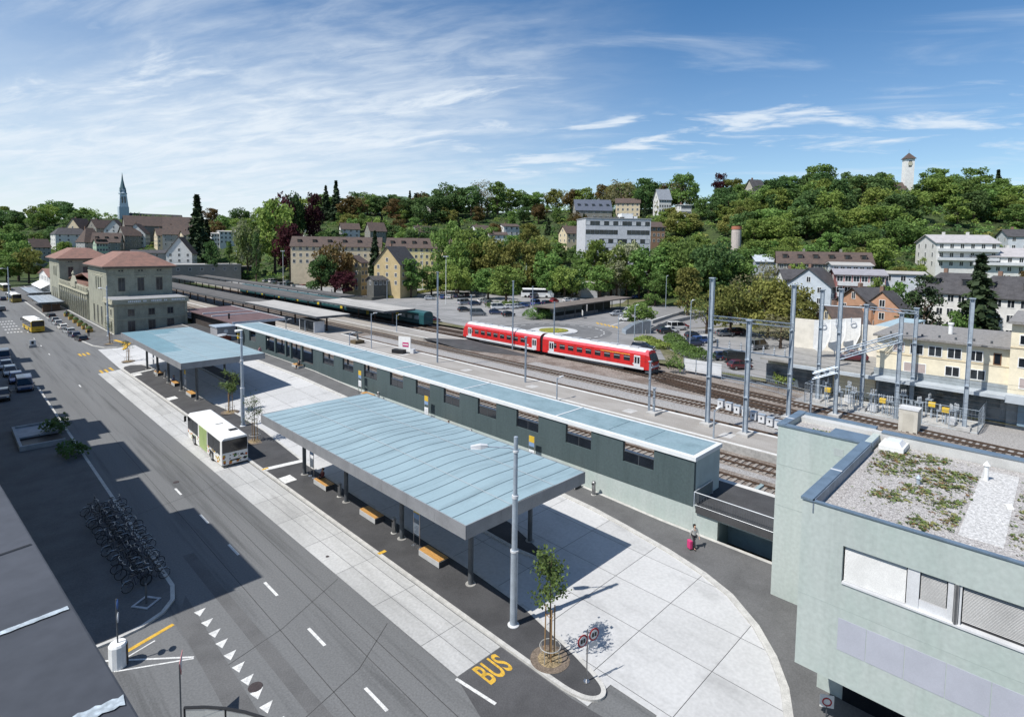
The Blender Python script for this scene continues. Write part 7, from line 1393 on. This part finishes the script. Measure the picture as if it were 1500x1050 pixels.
p = G(285, 412, 2.0); house('loading_hall', 'long flat loading hall with open bay behind the station', (p.x, p.y, 2.0), face(p, 6), 40, 14, 8.2, 0, PLO, LR, cat='building', rows=1, nF=8, nS=2, chim=0, rowz=[5.6]); p = G(318, 409, 2.0); house('dark_hall', 'dark grey hall behind the narrow poplars', (p.x, p.y, 2.0), face(p, 4), 34, 12, 6.5, 0, mat('dark_blue_wall', (.07, .08, .105), .8, .1), DR, cat='building', rows=1, nF=0, nS=0, chim=0)
# right-hand houses
for nm, a, kw in (('shed_roof_house', ('pale blue house with long sloping roof and balcony below the wood', 1196, 392, 152, 34, 12, 4.5, plain('pale_blue_render', (.48, .53, .58)), TILED, 62), dict(rows=3, nF=3, nS=2)), ('terrace_house', ('white house with brown roof and loggia left of the pale blue house', 1168, 394, 160, 42, 11, 2.4, PLW, TILED, 12), dict(rows=3, nF=5, nS=2, balc=1)), ('long_house', ('long brown roofed building with dormers below the wooded slope', 1205, 369, 190, 120, 13, 3.4, PLO, TILEB, 6), dict(rows=2, nF=12, nS=2, dorm=6, chim=2, cat='building')), ('white_hall', ('pale grey metal hall left of the long brown roof', 1130, 373, 188, 52, 14, 2.2, plain('metal_hall', (.42, .46, .50)), plain('metal_hall_roof', (.45, .49, .53)), 14), dict(rows=1, nF=0, nS=0, chim=0, cat='building')),
                  ('apartment_block', ('pale stepped apartment block with arched dark windows', 1245, 384, 156, 48, 12, .6, plain('blue_white_render', (.52, .55, .58)), LR, 8), dict(rows=2, nF=6, nS=2, chim=0, cat='building')), ('balcony_block', ('apartment block with dark pink balcony frames', 1258, 394, 148, 62, 9, 1.2, plain('dusky_pink', (.30, .13, .12)), plain('pink_grey_roof', (.3, .29, .31)), 10), dict(rows=2, nF=6, nS=1, chim=0, balc=2, cat='building', ww=1.3)), ('flat_block', ('white flat-roofed block right of the pink balconies', 1322, 397, 150, 52, 11, .5, plain('blue_white_render', (.52, .55, .58)), LR, 6), dict(rows=2, nF=3, nS=2, chim=0, cat='building')),
                  ('salmon_house', ('salmon house with broad dark roof in front of the pink balconies', 1275, 421, 124, 44, 11, 3.2, plain('salmon_render', (.47, .27, .17)), TILED, 38), dict(rows=2, nF=3, nS=2)), ('salmon_gable', ('salmon gable house beside the dark pine', 1304, 426, 118, 26, 9, 4.0, plain('salmon_render', (.47, .27, .17)), TILED, 64), dict(rows=2, nF=2, nS=1, ov=.3)), ('old_house', ('low old house with sagging brown roofs behind the masts', 1238, 448, 112, 44, 9, 3.4, PLY, TILEB, 30), dict(rows=1, nF=3, nS=2)),
                  ('villa', ('white villa with brown hip roof between the pine and the spruce', 1405, 400, 122, 74, 14, 3.8, PLW, TILED, -14), dict(rows=3, nF=6, nS=3, hip=3, dorm=2)), ('villa', ('white villa with brown roof at the right edge', 1490, 405, 112, 86, 14, 3.8, PLW, TILED, -10), dict(rows=3, nF=6, nS=3, hip=3, dorm=2)),
                  ('terraced_flats', ('white terraced flats with grey stepped roofs on the slope', 1400, 344, 190, 76, 15, 2.6, PLW, plain('pale_grey_roofing', (.42, .40, .40)), 24), dict(rows=3, nF=6, nS=3, balc=2, chim=2, cat='building')), ('terraced_flats', ('lower white terraced flats with black chimneys at the right', 1458, 363, 172, 78, 14, 2.6, PLW, plain('pale_grey_roofing', (.42, .40, .40)), 20), dict(rows=2, nF=6, nS=3, balc=1, chim=2, cat='building')), ('white_house', ('white gable house at the top right edge', 1492, 336, 205, 40, 11, 2.6, plain('blue_white_render', (.52, .55, .58)), TILED, 20), dict(rows=2, nF=3, nS=2))):
    lab, px, top, d, wp, D, hr, wl, rf, an = a; hs(nm, lab, px, top, d, wp, D, hr, wl, rf, an, **kw)
p = W(1290, 470, 100); house('white_back_wall', 'long white wall building behind the advertising sails', (p.x, p.y, 2), face(p, 0), 26, 6, 8.0, 0, plain('blue_white_render', (.52, .55, .58)), LR, cat='building', rows=1, nF=4, nS=1, chim=0) if False else None
# ------------------------------------------------------------------ trees
def leafmat(nm, rgb, rgb2, rnd=.2, tr=.4): return mat(nm, rgb, .75, .2, .22, rgb2=rgb2, fine=.22, fscale=1.3, rnd=rnd, trans=tr, spec=.2)
LM = {'g': leafmat('leaves_green', (.175, .275, .075), (.115, .2, .052)), 'l': leafmat('leaves_light_green', (.235, .305, .075), (.165, .24, .055)), 'd': leafmat('leaves_dark_green', (.11, .185, .062), (.07, .13, .045)), 'o': leafmat('leaves_olive', (.24, .245, .07), (.17, .19, .05)), 'p': leafmat('leaves_purple', (.085, .024, .03), (.05, .016, .02)), 'b': leafmat('leaves_blossom', (.17, .24, .06), (.40, .40, .28)), 'n': leafmat('needles', (.04, .062, .026), (.022, .04, .02), .2, .05), 's': leafmat('leaves_sparse_spring', (.24, .235, .12), (.17, .16, .08)), 'r': leafmat('leaves_russet', (.17, .115, .045), (.11, .095, .035))}
def leafquad(mb, c, s, out, jit=.8):
    n_ = (out+Vector((random.gauss(0, jit), random.gauss(0, jit), random.gauss(0, jit)))).normalized(); u = n_.orthogonal().normalized(); v = n_.cross(u); a = random.uniform(0, pi); u, v = u*cos(a)+v*sin(a), v*cos(a)-u*sin(a)
    mb.poly([c-u*s, c-v*s*.7, c+u*s, c+v*s*.7])
def crown(shape, seed, nl, per, ls):
    """leaf clumps on the surface of many lobes scattered through the crown volume (tree height 10)"""
    random.seed(seed); mb = MB(); lobes = []
    for k in range(nl):
        if shape == 'round': z = random.uniform(2.6, 9.0); R = 3.3*sqrt(max(.06, 1-((z-5.6)/4.0)**2)); rl = random.uniform(.85, 1.5)
        elif shape == 'tall': z = random.uniform(2.2, 9.3); R = 2.3*sqrt(max(.06, 1-((z-5.6)/4.4)**2)); rl = random.uniform(.7, 1.25)
        elif shape == 'wide': z = random.uniform(2.6, 8.8); R = 4.6*sqrt(max(.05, 1-((z-4.9)/4.3)**2)); rl = random.uniform(1.0, 1.8)
        elif shape == 'poplar': z = random.uniform(.8, 9.4); R = .9*sqrt(max(.05, 1-((z-4.8)/5.0)**2)); rl = random.uniform(.45, .75)
        a = random.uniform(0, 2*pi); r = R*sqrt(random.uniform(.12, 1)); lobes.append((Vector((r*cos(a), r*sin(a), z)), rl))
    for c_, rl in lobes:
        for k in range(per):
            d = Vector((random.gauss(0, 1), random.gauss(0, 1), random.gauss(.25, .9))).normalized(); rr = rl*random.uniform(.6, 1.05); leafquad(mb, c_+Vector((d.x*rr, d.y*rr, d.z*rr*.8)), ls*random.uniform(.6, 1.25), d)
    return mb
def trunk(shape, seed):
    random.seed(seed); mb = MB().tube([(0, 0, -.8), (.05, .03, 1.5), (-.05, 0, 4), (0, 0, 7.2)], [.30, .24, .17, .04], 7)
    if shape != 'poplar':
        for k in range(8):
            a = k*2.4; z = 1.8+k*.55; r = 2.4 if shape == 'wide' else 1.6; mb.tube([(0, 0, z), (r*.5*cos(a), r*.5*sin(a), z+.9), (r*cos(a), r*sin(a), z+1.9)], [.11, .08, .03], 5)
    return mb
def conifer(seed, w_):
    random.seed(seed); mb = MB(); z = .7
    while z < 10:
        R = w_*(1-z/10.1)**.85; n_ = max(5, int(13*R/w_+4))
        for k in range(n_):
            a = random.uniform(0, 2*pi); L2 = R*random.uniform(.7, 1.1)
            for q in range(7):
                f = (q+.6)/7; c_ = Vector((L2*f*cos(a), L2*f*sin(a), z-L2*f*.32+random.uniform(-.1, .1))); leafquad(mb, c_, .36*random.uniform(.7, 1.2)*(1.2-f*.4), Vector((cos(a)*1.0, sin(a)*1.0, .7)), .8)
        z += .34
    return mb
def pine(seed):
    random.seed(seed); mb = MB()
    for k in range(30):
        z = random.uniform(2, 9.6); R = 2.6*(1-abs(z-4.5)/6.5); a = random.uniform(0, 2*pi); r = R*random.uniform(.3, 1); c_ = Vector((r*cos(a), r*sin(a), z))
        for q in range(75): d = Vector((random.gauss(0, 1), random.gauss(0, 1), random.gauss(0, .45))); leafquad(mb, c_+d*.5, .2*random.uniform(.6, 1.2), Vector((cos(a), sin(a), .8)), 1.0)
    return mb
SH = {}
def mesh_of(mb, nm, m):
    o = mb.build(nm, m, fixn=False); me = o.data; bpy.data.objects.remove(o); return me
for i in range(4): SH['round', i] = (mesh_of(crown('round', 31+i, 34, 78, .30), 'crown', LM['g']), mesh_of(trunk('round', i), 'trunk', BARK))
for i in range(3): SH['tall', i] = (mesh_of(crown('tall', 51+i, 34, 70, .27), 'crown', LM['g']), mesh_of(trunk('tall', i), 'trunk', BARK))
for i in range(2): SH['wide', i] = (mesh_of(crown('wide', 71+i, 40, 84, .32), 'crown', LM['g']), mesh_of(trunk('wide', i), 'trunk', BARK))
SH['poplar', 0] = (mesh_of(crown('poplar', 81, 40, 46, .2), 'crown', LM['d']), mesh_of(trunk('poplar', 1), 'trunk', BARK))
for i in range(2): SH['sparse', i] = (mesh_of(crown('round', 91+i, 40, 24, .19), 'crown', LM['s']), mesh_of(trunk('wide', 5+i), 'trunk', BARK))
SH['spruce', 0] = (mesh_of(conifer(3, 2.3), 'crown', LM['n']), mesh_of(trunk('poplar', 2), 'trunk', BARK)); SH['spruce', 1] = (mesh_of(conifer(8, 1.7), 'crown', LM['n']), SH['spruce', 0][1]); SH['pine', 0] = (mesh_of(pine(4), 'crown', LM['n']), mesh_of(trunk('tall', 8), 'trunk', BARK))
NV = {'round': 4, 'tall': 3, 'wide': 2, 'poplar': 1, 'sparse': 2, 'spruce': 2, 'pine': 1}
NTREE = 0
def tree(pos, h, shape, lm, label, group=None, wf=1.0, name=None, var=None):
    global NTREE; NTREE += 1
    cr_, tk_ = SH[shape, (random.randrange(NV[shape]) if var is None else var)]
    t = thing(name or {'spruce': 'spruce_tree', 'pine': 'pine_tree', 'poplar': 'poplar_tree'}.get(shape, 'broadleaf_tree'), label, 'tree', pos, random.uniform(0, 2*pi), group); s = h/10; t.scale = (s*wf, s*wf, s)
    for nm, me in (('crown', cr_), ('trunk', tk_)):
        o = bpy.data.objects.new(nm, me); COL.objects.link(o); o.parent = t
        if nm == 'crown': o.material_slots[0].link = 'OBJECT'; o.material_slots[0].material = LM[lm]
    return t
def tp(px, ytop, d, shape, lm, label, group=None, wpx=None, z=None, name=None):
    """tree whose top reaches picture row ytop at distance d"""
    p = at(px, d) if z is None else W(px, 360, d); zz_ = p.z if z is None else z; h = W(px, ytop, d).z-zz_
    base = {'round': 7.2, 'tall': 5.6, 'wide': 10.5, 'poplar': 2.6, 'sparse': 7, 'spruce': 3.0, 'pine': 6}[shape]
    wf = 1.0 if not wpx else S(0, d, wpx)/(base*h/10); return tree((p.x, p.y, zz_), h, shape, lm, label, group, min(max(wf, .45), 2.2), name)
random.seed(77)
# trees one can point at
for a in ((290, 287, 335, 'spruce', 'n', 'tall dark spruce in the old town', 40), (303, 322, 345, 'spruce', 'n', 'smaller spruce right behind the tall spruce', 22), (375, 338, 268, 'poplar', 'd', 'slim dark poplar in front of the bright green chestnut', 13), (336, 352, 285, 'poplar', 'g', 'slim light poplar left of the dark poplar', 12), (309, 352, 280, 'tall', 'd', 'narrow tree before the loading hall', 24), (362, 318, 290, 'wide', 'b', 'chestnut with pale blossom candles beside the white flat block', 40), (402, 290, 300, 'round', 'l', 'large bright yellow-green tree left of the purple beech', 56), (425, 325, 275, 'round', 'p', 'dark red copper beech before the apartment row', 44), (412, 279, 330, 'wide', 'p', 'purple crown on the skyline above the bright tree', 50), (432, 280, 335, 'round', 'd', 'dark tree right of the purple skyline crown', 26), (460, 282, 340, 'round', 'p', 'small dark purple tree on the skyline', 18),
          (493, 266, 420, 'spruce', 'n', 'pointed conifer rising over the distant hill', 22), (478, 273, 425, 'spruce', 'n', 'paler conifer left of the pointed one', 16), (490, 352, 214, 'wide', 'r', 'russet and green tree in front of the apartment row', 66), (470, 372, 208, 'round', 'd', 'dark round tree at the edge of the left car park', 44), (503, 396, 205, 'round', 'p', 'purple-leaved shrub tree before the ochre annex', 36), (549, 339, 240, 'spruce', 'n', 'small dark conifer behind the ochre gable', 22), (602, 378, 208, 'tall', 'g', 'green tree right of the ochre gabled house', 34), (632, 388, 220, 'round', 'g', 'green tree behind the floodlight mast by the hedge', 40),
          (655, 322, 246, 'round', 'g', 'broad green tree at the left of the car park wood', 50), (690, 330, 240, 'wide', 'l', 'bright tree in the car park wood behind the teal van', 70), (672, 352, 228, 'round', 'g', 'green tree before the broad tree in the car park wood', 46), (716, 345, 232, 'wide', 'o', 'olive tree in the middle of the car park wood', 70), (742, 388, 190, 'round', 'l', 'pale green tree at the right edge of the open car park', 54), (760, 350, 228, 'wide', 'o', 'olive tree behind the white coach', 70), (735, 352, 236, 'round', 'g', 'green tree behind the pale green car park tree', 50), (803, 366, 222, 'round', 'g', 'dark green tree left of the office block', 46), (788, 344, 236, 'round', 'o', 'olive tree left of the office block', 50), (840, 400, 214, 'round', 'd', 'low dark tree in front of the office annex', 36), (872, 352, 226, 'tall', 'l', 'light young tree in front of the office block', 34), (880, 388, 212, 'round', 'g', 'green tree in front of the office block', 44), (920, 352, 224, 'wide', 'b', 'large chestnut with white blossom at the office corner', 62), (905, 380, 214, 'round', 'b', 'smaller blossoming chestnut below the large one', 44),
          (856, 366, 230, 'round', 'g', 'green tree at the lower left corner of the office block', 42), (897, 366, 227, 'round', 'l', 'bright tree before the lower floors of the office block', 44), (938, 366, 216, 'round', 'g', 'green tree at the lower right corner of the office block', 44), (952, 360, 210, 'round', 'g', 'dense bright green tree right of the chestnuts', 62), (985, 352, 212, 'wide', 'g', 'dense green tree beside the main road', 74), (1015, 345, 205, 'wide', 'g', 'tall green tree behind the main road', 72), (962, 398, 190, 'round', 'g', 'low green tree beside the lamp post', 40), (1010, 392, 165, 'tall', 'o', 'slender olive tree at the road edge', 44), (1048, 350, 190, 'wide', 'd', 'dark green tree at the foot of the wooded slope', 80), (940, 444, 138, 'round', 'g', 'small green roadside tree before the parked white cars', 44), (792, 446, 165, 'round', 'g', 'low green tree at the left end of the car park shelter', 34), (668, 385, 212, 'wide', 'l', 'pale green tree at the back left of the car park', 50), (716, 392, 206, 'round', 'g', 'green tree behind the teal van', 46), (828, 388, 214, 'wide', 'l', 'pale green tree right of the white coach', 48),
          (1040, 425, 130, 'sparse', 'o', 'thin olive spring tree right of the main road', 60), (1075, 410, 128, 'wide', 'o', 'broad olive tree above the yellow van', 76), (1100, 398, 140, 'sparse', 's', 'pale half bare tree with white blossom', 56), (1130, 405, 126, 'wide', 'o', 'broad olive tree left of the tall mast', 84), (1165, 415, 122, 'round', 'o', 'olive tree behind the tall mast', 60), (1190, 440, 116, 'round', 'o', 'olive tree beside the pale blue house', 44), (1150, 460, 112, 'sparse', 's', 'thin blossoming tree before the olive trees', 60), (1125, 378, 150, 'sparse', 's', 'pale bare tree in front of the metal hall', 34), (1185, 478, 106, 'round', 'd', 'dark shrub tree left of the white sails', 40),
          (1292, 335, 215, 'spruce', 'n', 'big dark spruce on the wooded slope', 40), (1360, 404, 108, 'pine', 'n', 'large dark pine beside the salmon house', 70), (1440, 375, 104, 'spruce', 'n', 'tall dark spruce between the white villas', 62), (1325, 412, 120, 'round', 'g', 'bright green tree behind the dark pine', 44), (1500, 395, 150, 'round', 'r', 'russet tree at the right edge', 50), (1410, 455, 104, 'round', 'g', 'green shrub tree left of the tall spruce', 34), (1290, 405, 140, 'round', 'l', 'small bright tree before the flat white block', 24), (1170, 385, 165, 'round', 'l', 'bright tree between the brown roof and the loggia house', 34), (1205, 392, 160, 'round', 'l', 'round bright shrub tree above the pale blue house', 26)):
    px, yt, d, sh, lm, lab, wp = a; tp(px, yt, d, sh, lm, lab, None, wp)
for i, (px, yt, d, wp) in enumerate(((12, 338, 330, 50), (-18, 346, 300, 50), (25, 352, 300, 44), (40, 362, 280, 36), (8, 375, 275, 40))): tp(px, yt, d, 'wide' if i < 2 else 'round', 'go'[i % 2], ['tall street tree at the left edge beyond the buses', 'leftmost street tree cut by the picture edge', 'yellowish street tree right of the tall one', 'lower street tree beside the far lamp post', 'dark street tree above the farthest bus'][i], 'street trees', wp, z=1.0)
# hedges and shrubs
def hedge(name, pts, z, h, w_, m, label, cat='hedge', dens=1.0, ls=.16):
    mb = MB(); P = [G(a, b, z) for a, b in pts]; tot = sum((q-p).length for p, q in zip(P, P[1:]))
    for p, q in zip(P, P[1:]):
        n_ = int((q-p).length*w_*70*dens)
        for k in range(n_):
            c_ = p.lerp(q, random.random()); d = (q-p).normalized(); s = Vector((-d.y, d.x, 0)); u = random.uniform(-1, 1); v = random.uniform(0, 1)
            hh = h*(.75+.3*sin(c_.x*1.7)*sin(c_.y*1.3)); zz_ = hh*sqrt(max(0, 1-u*u*.7))*(v**.4); leafquad(mb, c_+s*u*w_/2+Vector((0, 0, zz_)), ls*random.uniform(.6, 1.3), Vector((u, u, 1)))
    return one(name, mb, m, label, cat, fixn=False)
hedge('hedge', [(568, 437), (600, 432), (630, 427), (655, 424)], 2.0, 1.3, 3.0, LM['o'], 'long clipped hedge along the lane left of the open car park'); hedge('hedge', [(935, 449), (968, 444)], 2.0, 1.8, 4, LM['g'], 'round hedge bed at the far end of the main road'); hedge('shrub_bed', [(940, 500), (975, 512)], 2.0, 1.6, 4, LM['l'], 'bright green shrub bed beside the subway hood', 'shrubs'); hedge('shrub_bed', [(985, 500), (1005, 520), (1035, 530)], 2.0, 2.2, 4, LM['g'], 'mixed shrub bank left of the tallest mast', 'shrubs'); hedge('shrub_bed', [(770, 468), (805, 466)], 2.0, 3.0, 4.5, LM['g'], 'green shrub bed at the left end of the car park shelter', 'shrubs'); hedge('shrub_bed', [(1130, 560), (1175, 562)], 2.0, 2.6, 4, LM['l'], 'bright shrub beside the switch yard corner', 'shrubs'); hedge('shrub', [(984, 545), (992, 541)], 1.8, 3.4, 2.5, LM['g'], 'leafy bush at the nose of the red train', 'shrubs')
hedge('shrub_bed', [(715, 452), (760, 447)], 2.0, 2.0, 3, LM['g'], 'low green tree bed right of the open car park', 'shrubs')
random.seed(5); hedge('shrub_bed', [(70, 640), (92, 628)], .1, 2.6, 2.0, LM['d'], 'dark shrub by the shaded left pavement', 'shrubs'); hedge('shrub_bed', [(98, 662), (116, 672)], .1, 1.9, 2.0, LM['d'], 'dark planter shrub with pale flowers at the left kerb', 'shrubs')
# wooded slopes: filled column by column behind the houses
random.seed(123)
def wood(c0, c1, dens, d0f, d1f, hts, pal, label, group, shapes=('round', 'round', 'tall', 'wide'), top=None):
    n_ = int((c1-c0)*dens)
    for k in range(n_):
        px = c0+(c1-c0)*(k+random.random())/n_; f0, dr, zr = lerp_tab(TER, px); d = f0+(dr-f0)*random.uniform(d0f, d1f) if not callable(d0f) else d0f(px)
        p = at(px, d); lm = random.choice(pal); sh = random.choice(shapes); h = random.uniform(*hts)*(.4 if 1296 < px < 1350 and d > f0+(dr-f0)*.66 else 1)
        if lm == 'n': sh = 'spruce'
        if lm == 's': sh = 'sparse'
        tree((p.x, p.y, p.z-1.2), h, sh, lm, label, group, random.uniform(1.0, 1.45))
PALH = 'gggggddlllon'
LW = 'leafy tree in the dense wood on the slope below the white church tower'; GW = 'wood below the white church tower'
wood(1060, 1520, .075, .80, 1.0, (12, 16), PALH, LW, GW); wood(1050, 1520, .075, .58, .8, (12, 17), 'gggdddll', LW, GW); wood(1060, 1340, .075, .38, .6, (11, 15), 'gggddlo', LW, GW); wood(1085, 1300, .06, .24, .4, (9, 13), 'ggdlo', LW, GW); wood(1300, 1370, .10, .2, .42, (3.5, 6), 'ggllo', 'low bright shrub on the open bank left of the terraced flats', 'bank shrubs', ('round', 'wide'))
LC = 'leafy tree on the slope among the villas above the car park'; GC = 'trees among the hillside villas'
wood(560, 1000, .07, .85, 1.06, (14, 20), 'ggdlosrsn', LC, GC); wood(470, 1010, .05, .5, .75, (10, 14), 'ggdlorn', LC, GC); wood(590, 860, .06, .2, .5, (10, 15), 'ggdlo', LC, GC); wood(980, 1080, .10, .1, .45, (12, 16), 'gggdl', LC, GC); wood(960, 1090, .06, .5, .8, (9, 13), 'ggdl', LC, GC)
wood(648, 850, .075, -.12, .0, (8, 13), 'gglo', 'low leafy tree filling the edge of the car park wood', 'car park wood')
LA = 'leafy tree on the slope behind the apartment rows'; GA = 'trees behind the apartment rows'
wood(420, 640, .085, .72, .98, (15, 21), 'gggddlrn', LA, GA); wood(440, 640, .055, .36, .6, (10, 14), 'gddl', LA, GA)
LL = 'leafy tree on the old town slope at the left'; GLf = 'trees on the old town slope'
wood(-30, 135, .085, .55, 1.0, (14, 20), 'gggddl', LL, GLf); wood(-30, 100, .07, .1, .5, (12, 17), 'ggdl', LL, GLf); wood(300, 420, .075, .5, 1.0, (11, 16), 'ggdlr', LL, GLf); wood(150, 300, .05, .02, .2, (5, 8), 'gddg', LL, GLf)
LE = 'tree on the skyline of the hill behind the office'
for px, yt, d, sh, lm, lab, wp in ((998, 254, 345, 'wide', 'g', 'big round green tree beside the steep roofed villa', 50), (942, 262, 350, 'tall', 'd', 'ragged dark tree left of the steep roofed villa', 30), (908, 262, 372, 'sparse', 's', 'bare spring tree on the skyline above the office', 42), (1052, 254, 350, 'round', 'p', 'purple tree on the skyline left of the stone villa', 22), (1070, 262, 345, 'wide', 'o', 'olive tree left of the stone villa', 46), (1198, 241, 338, 'wide', 'g', 'big oak crown on the skyline of the wood', 50), (1290, 256, 335, 'round', 'l', 'bright crown on the skyline left of the church tower', 36), (1362, 246, 330, 'round', 'g', 'crown on the skyline right of the church tower', 36), (1420, 246, 325, 'round', 'g', 'green crown on the skyline at the right', 40), (1455, 250, 325, 'spruce', 'n', 'dark spruce on the skyline at the right', 20), (655, 266, 400, 'wide', 'd', 'tall dense tree at the left end of the middle skyline', 50), (705, 263, 405, 'sparse', 's', 'bare spring tree in the middle skyline', 36), (728, 266, 400, 'tall', 'g', 'green tree beside the bare skyline tree', 30), (690, 272, 395, 'round', 'd', 'dark tree between the two middle skyline trees', 40)): tp(px, yt, d, sh, lm, lab, None, wp)
# undergrowth that covers the slopes between the trees
random.seed(31); mb = MB()
for k in range(2700):
    px = random.uniform(-40, 1560); f0, dr, zr = lerp_tab(TER, px); f = random.uniform(.03, 1.04) if k < 2200 else random.uniform(.84, 1.06)
    if 130 < px < 300 and f < .85 and random.random() < .6: continue
    if px > 1340 and f < .33: continue
    p = at(px, f0+(dr-f0)*f); r = random.uniform(1.6, 3.6); hh = random.uniform(1.5, 3.8)*(1.7 if f > .84 else 1); mm = random.choice((0, 0, 1, 1, 2, 3))
    for q in range(34):
        a = random.uniform(0, 2*pi); u = random.random()**.5; z = hh*sqrt(1-u*u*.8)*random.uniform(.6, 1); leafquad(mb, p+Vector((r*u*cos(a), r*u*sin(a), z)), random.uniform(.35, .75), Vector((u*cos(a), u*sin(a), .8))); mb.m[-1] = mm
tag(mb.build('undergrowth', [LM['g'], LM['d'], LM['l'], LM['o']], fixn=False), 'green undergrowth of bushes covering the hill slopes between trees and houses', 'undergrowth', kind='stuff')
print('trees', NTREE, 'objects', len(bpy.data.objects))
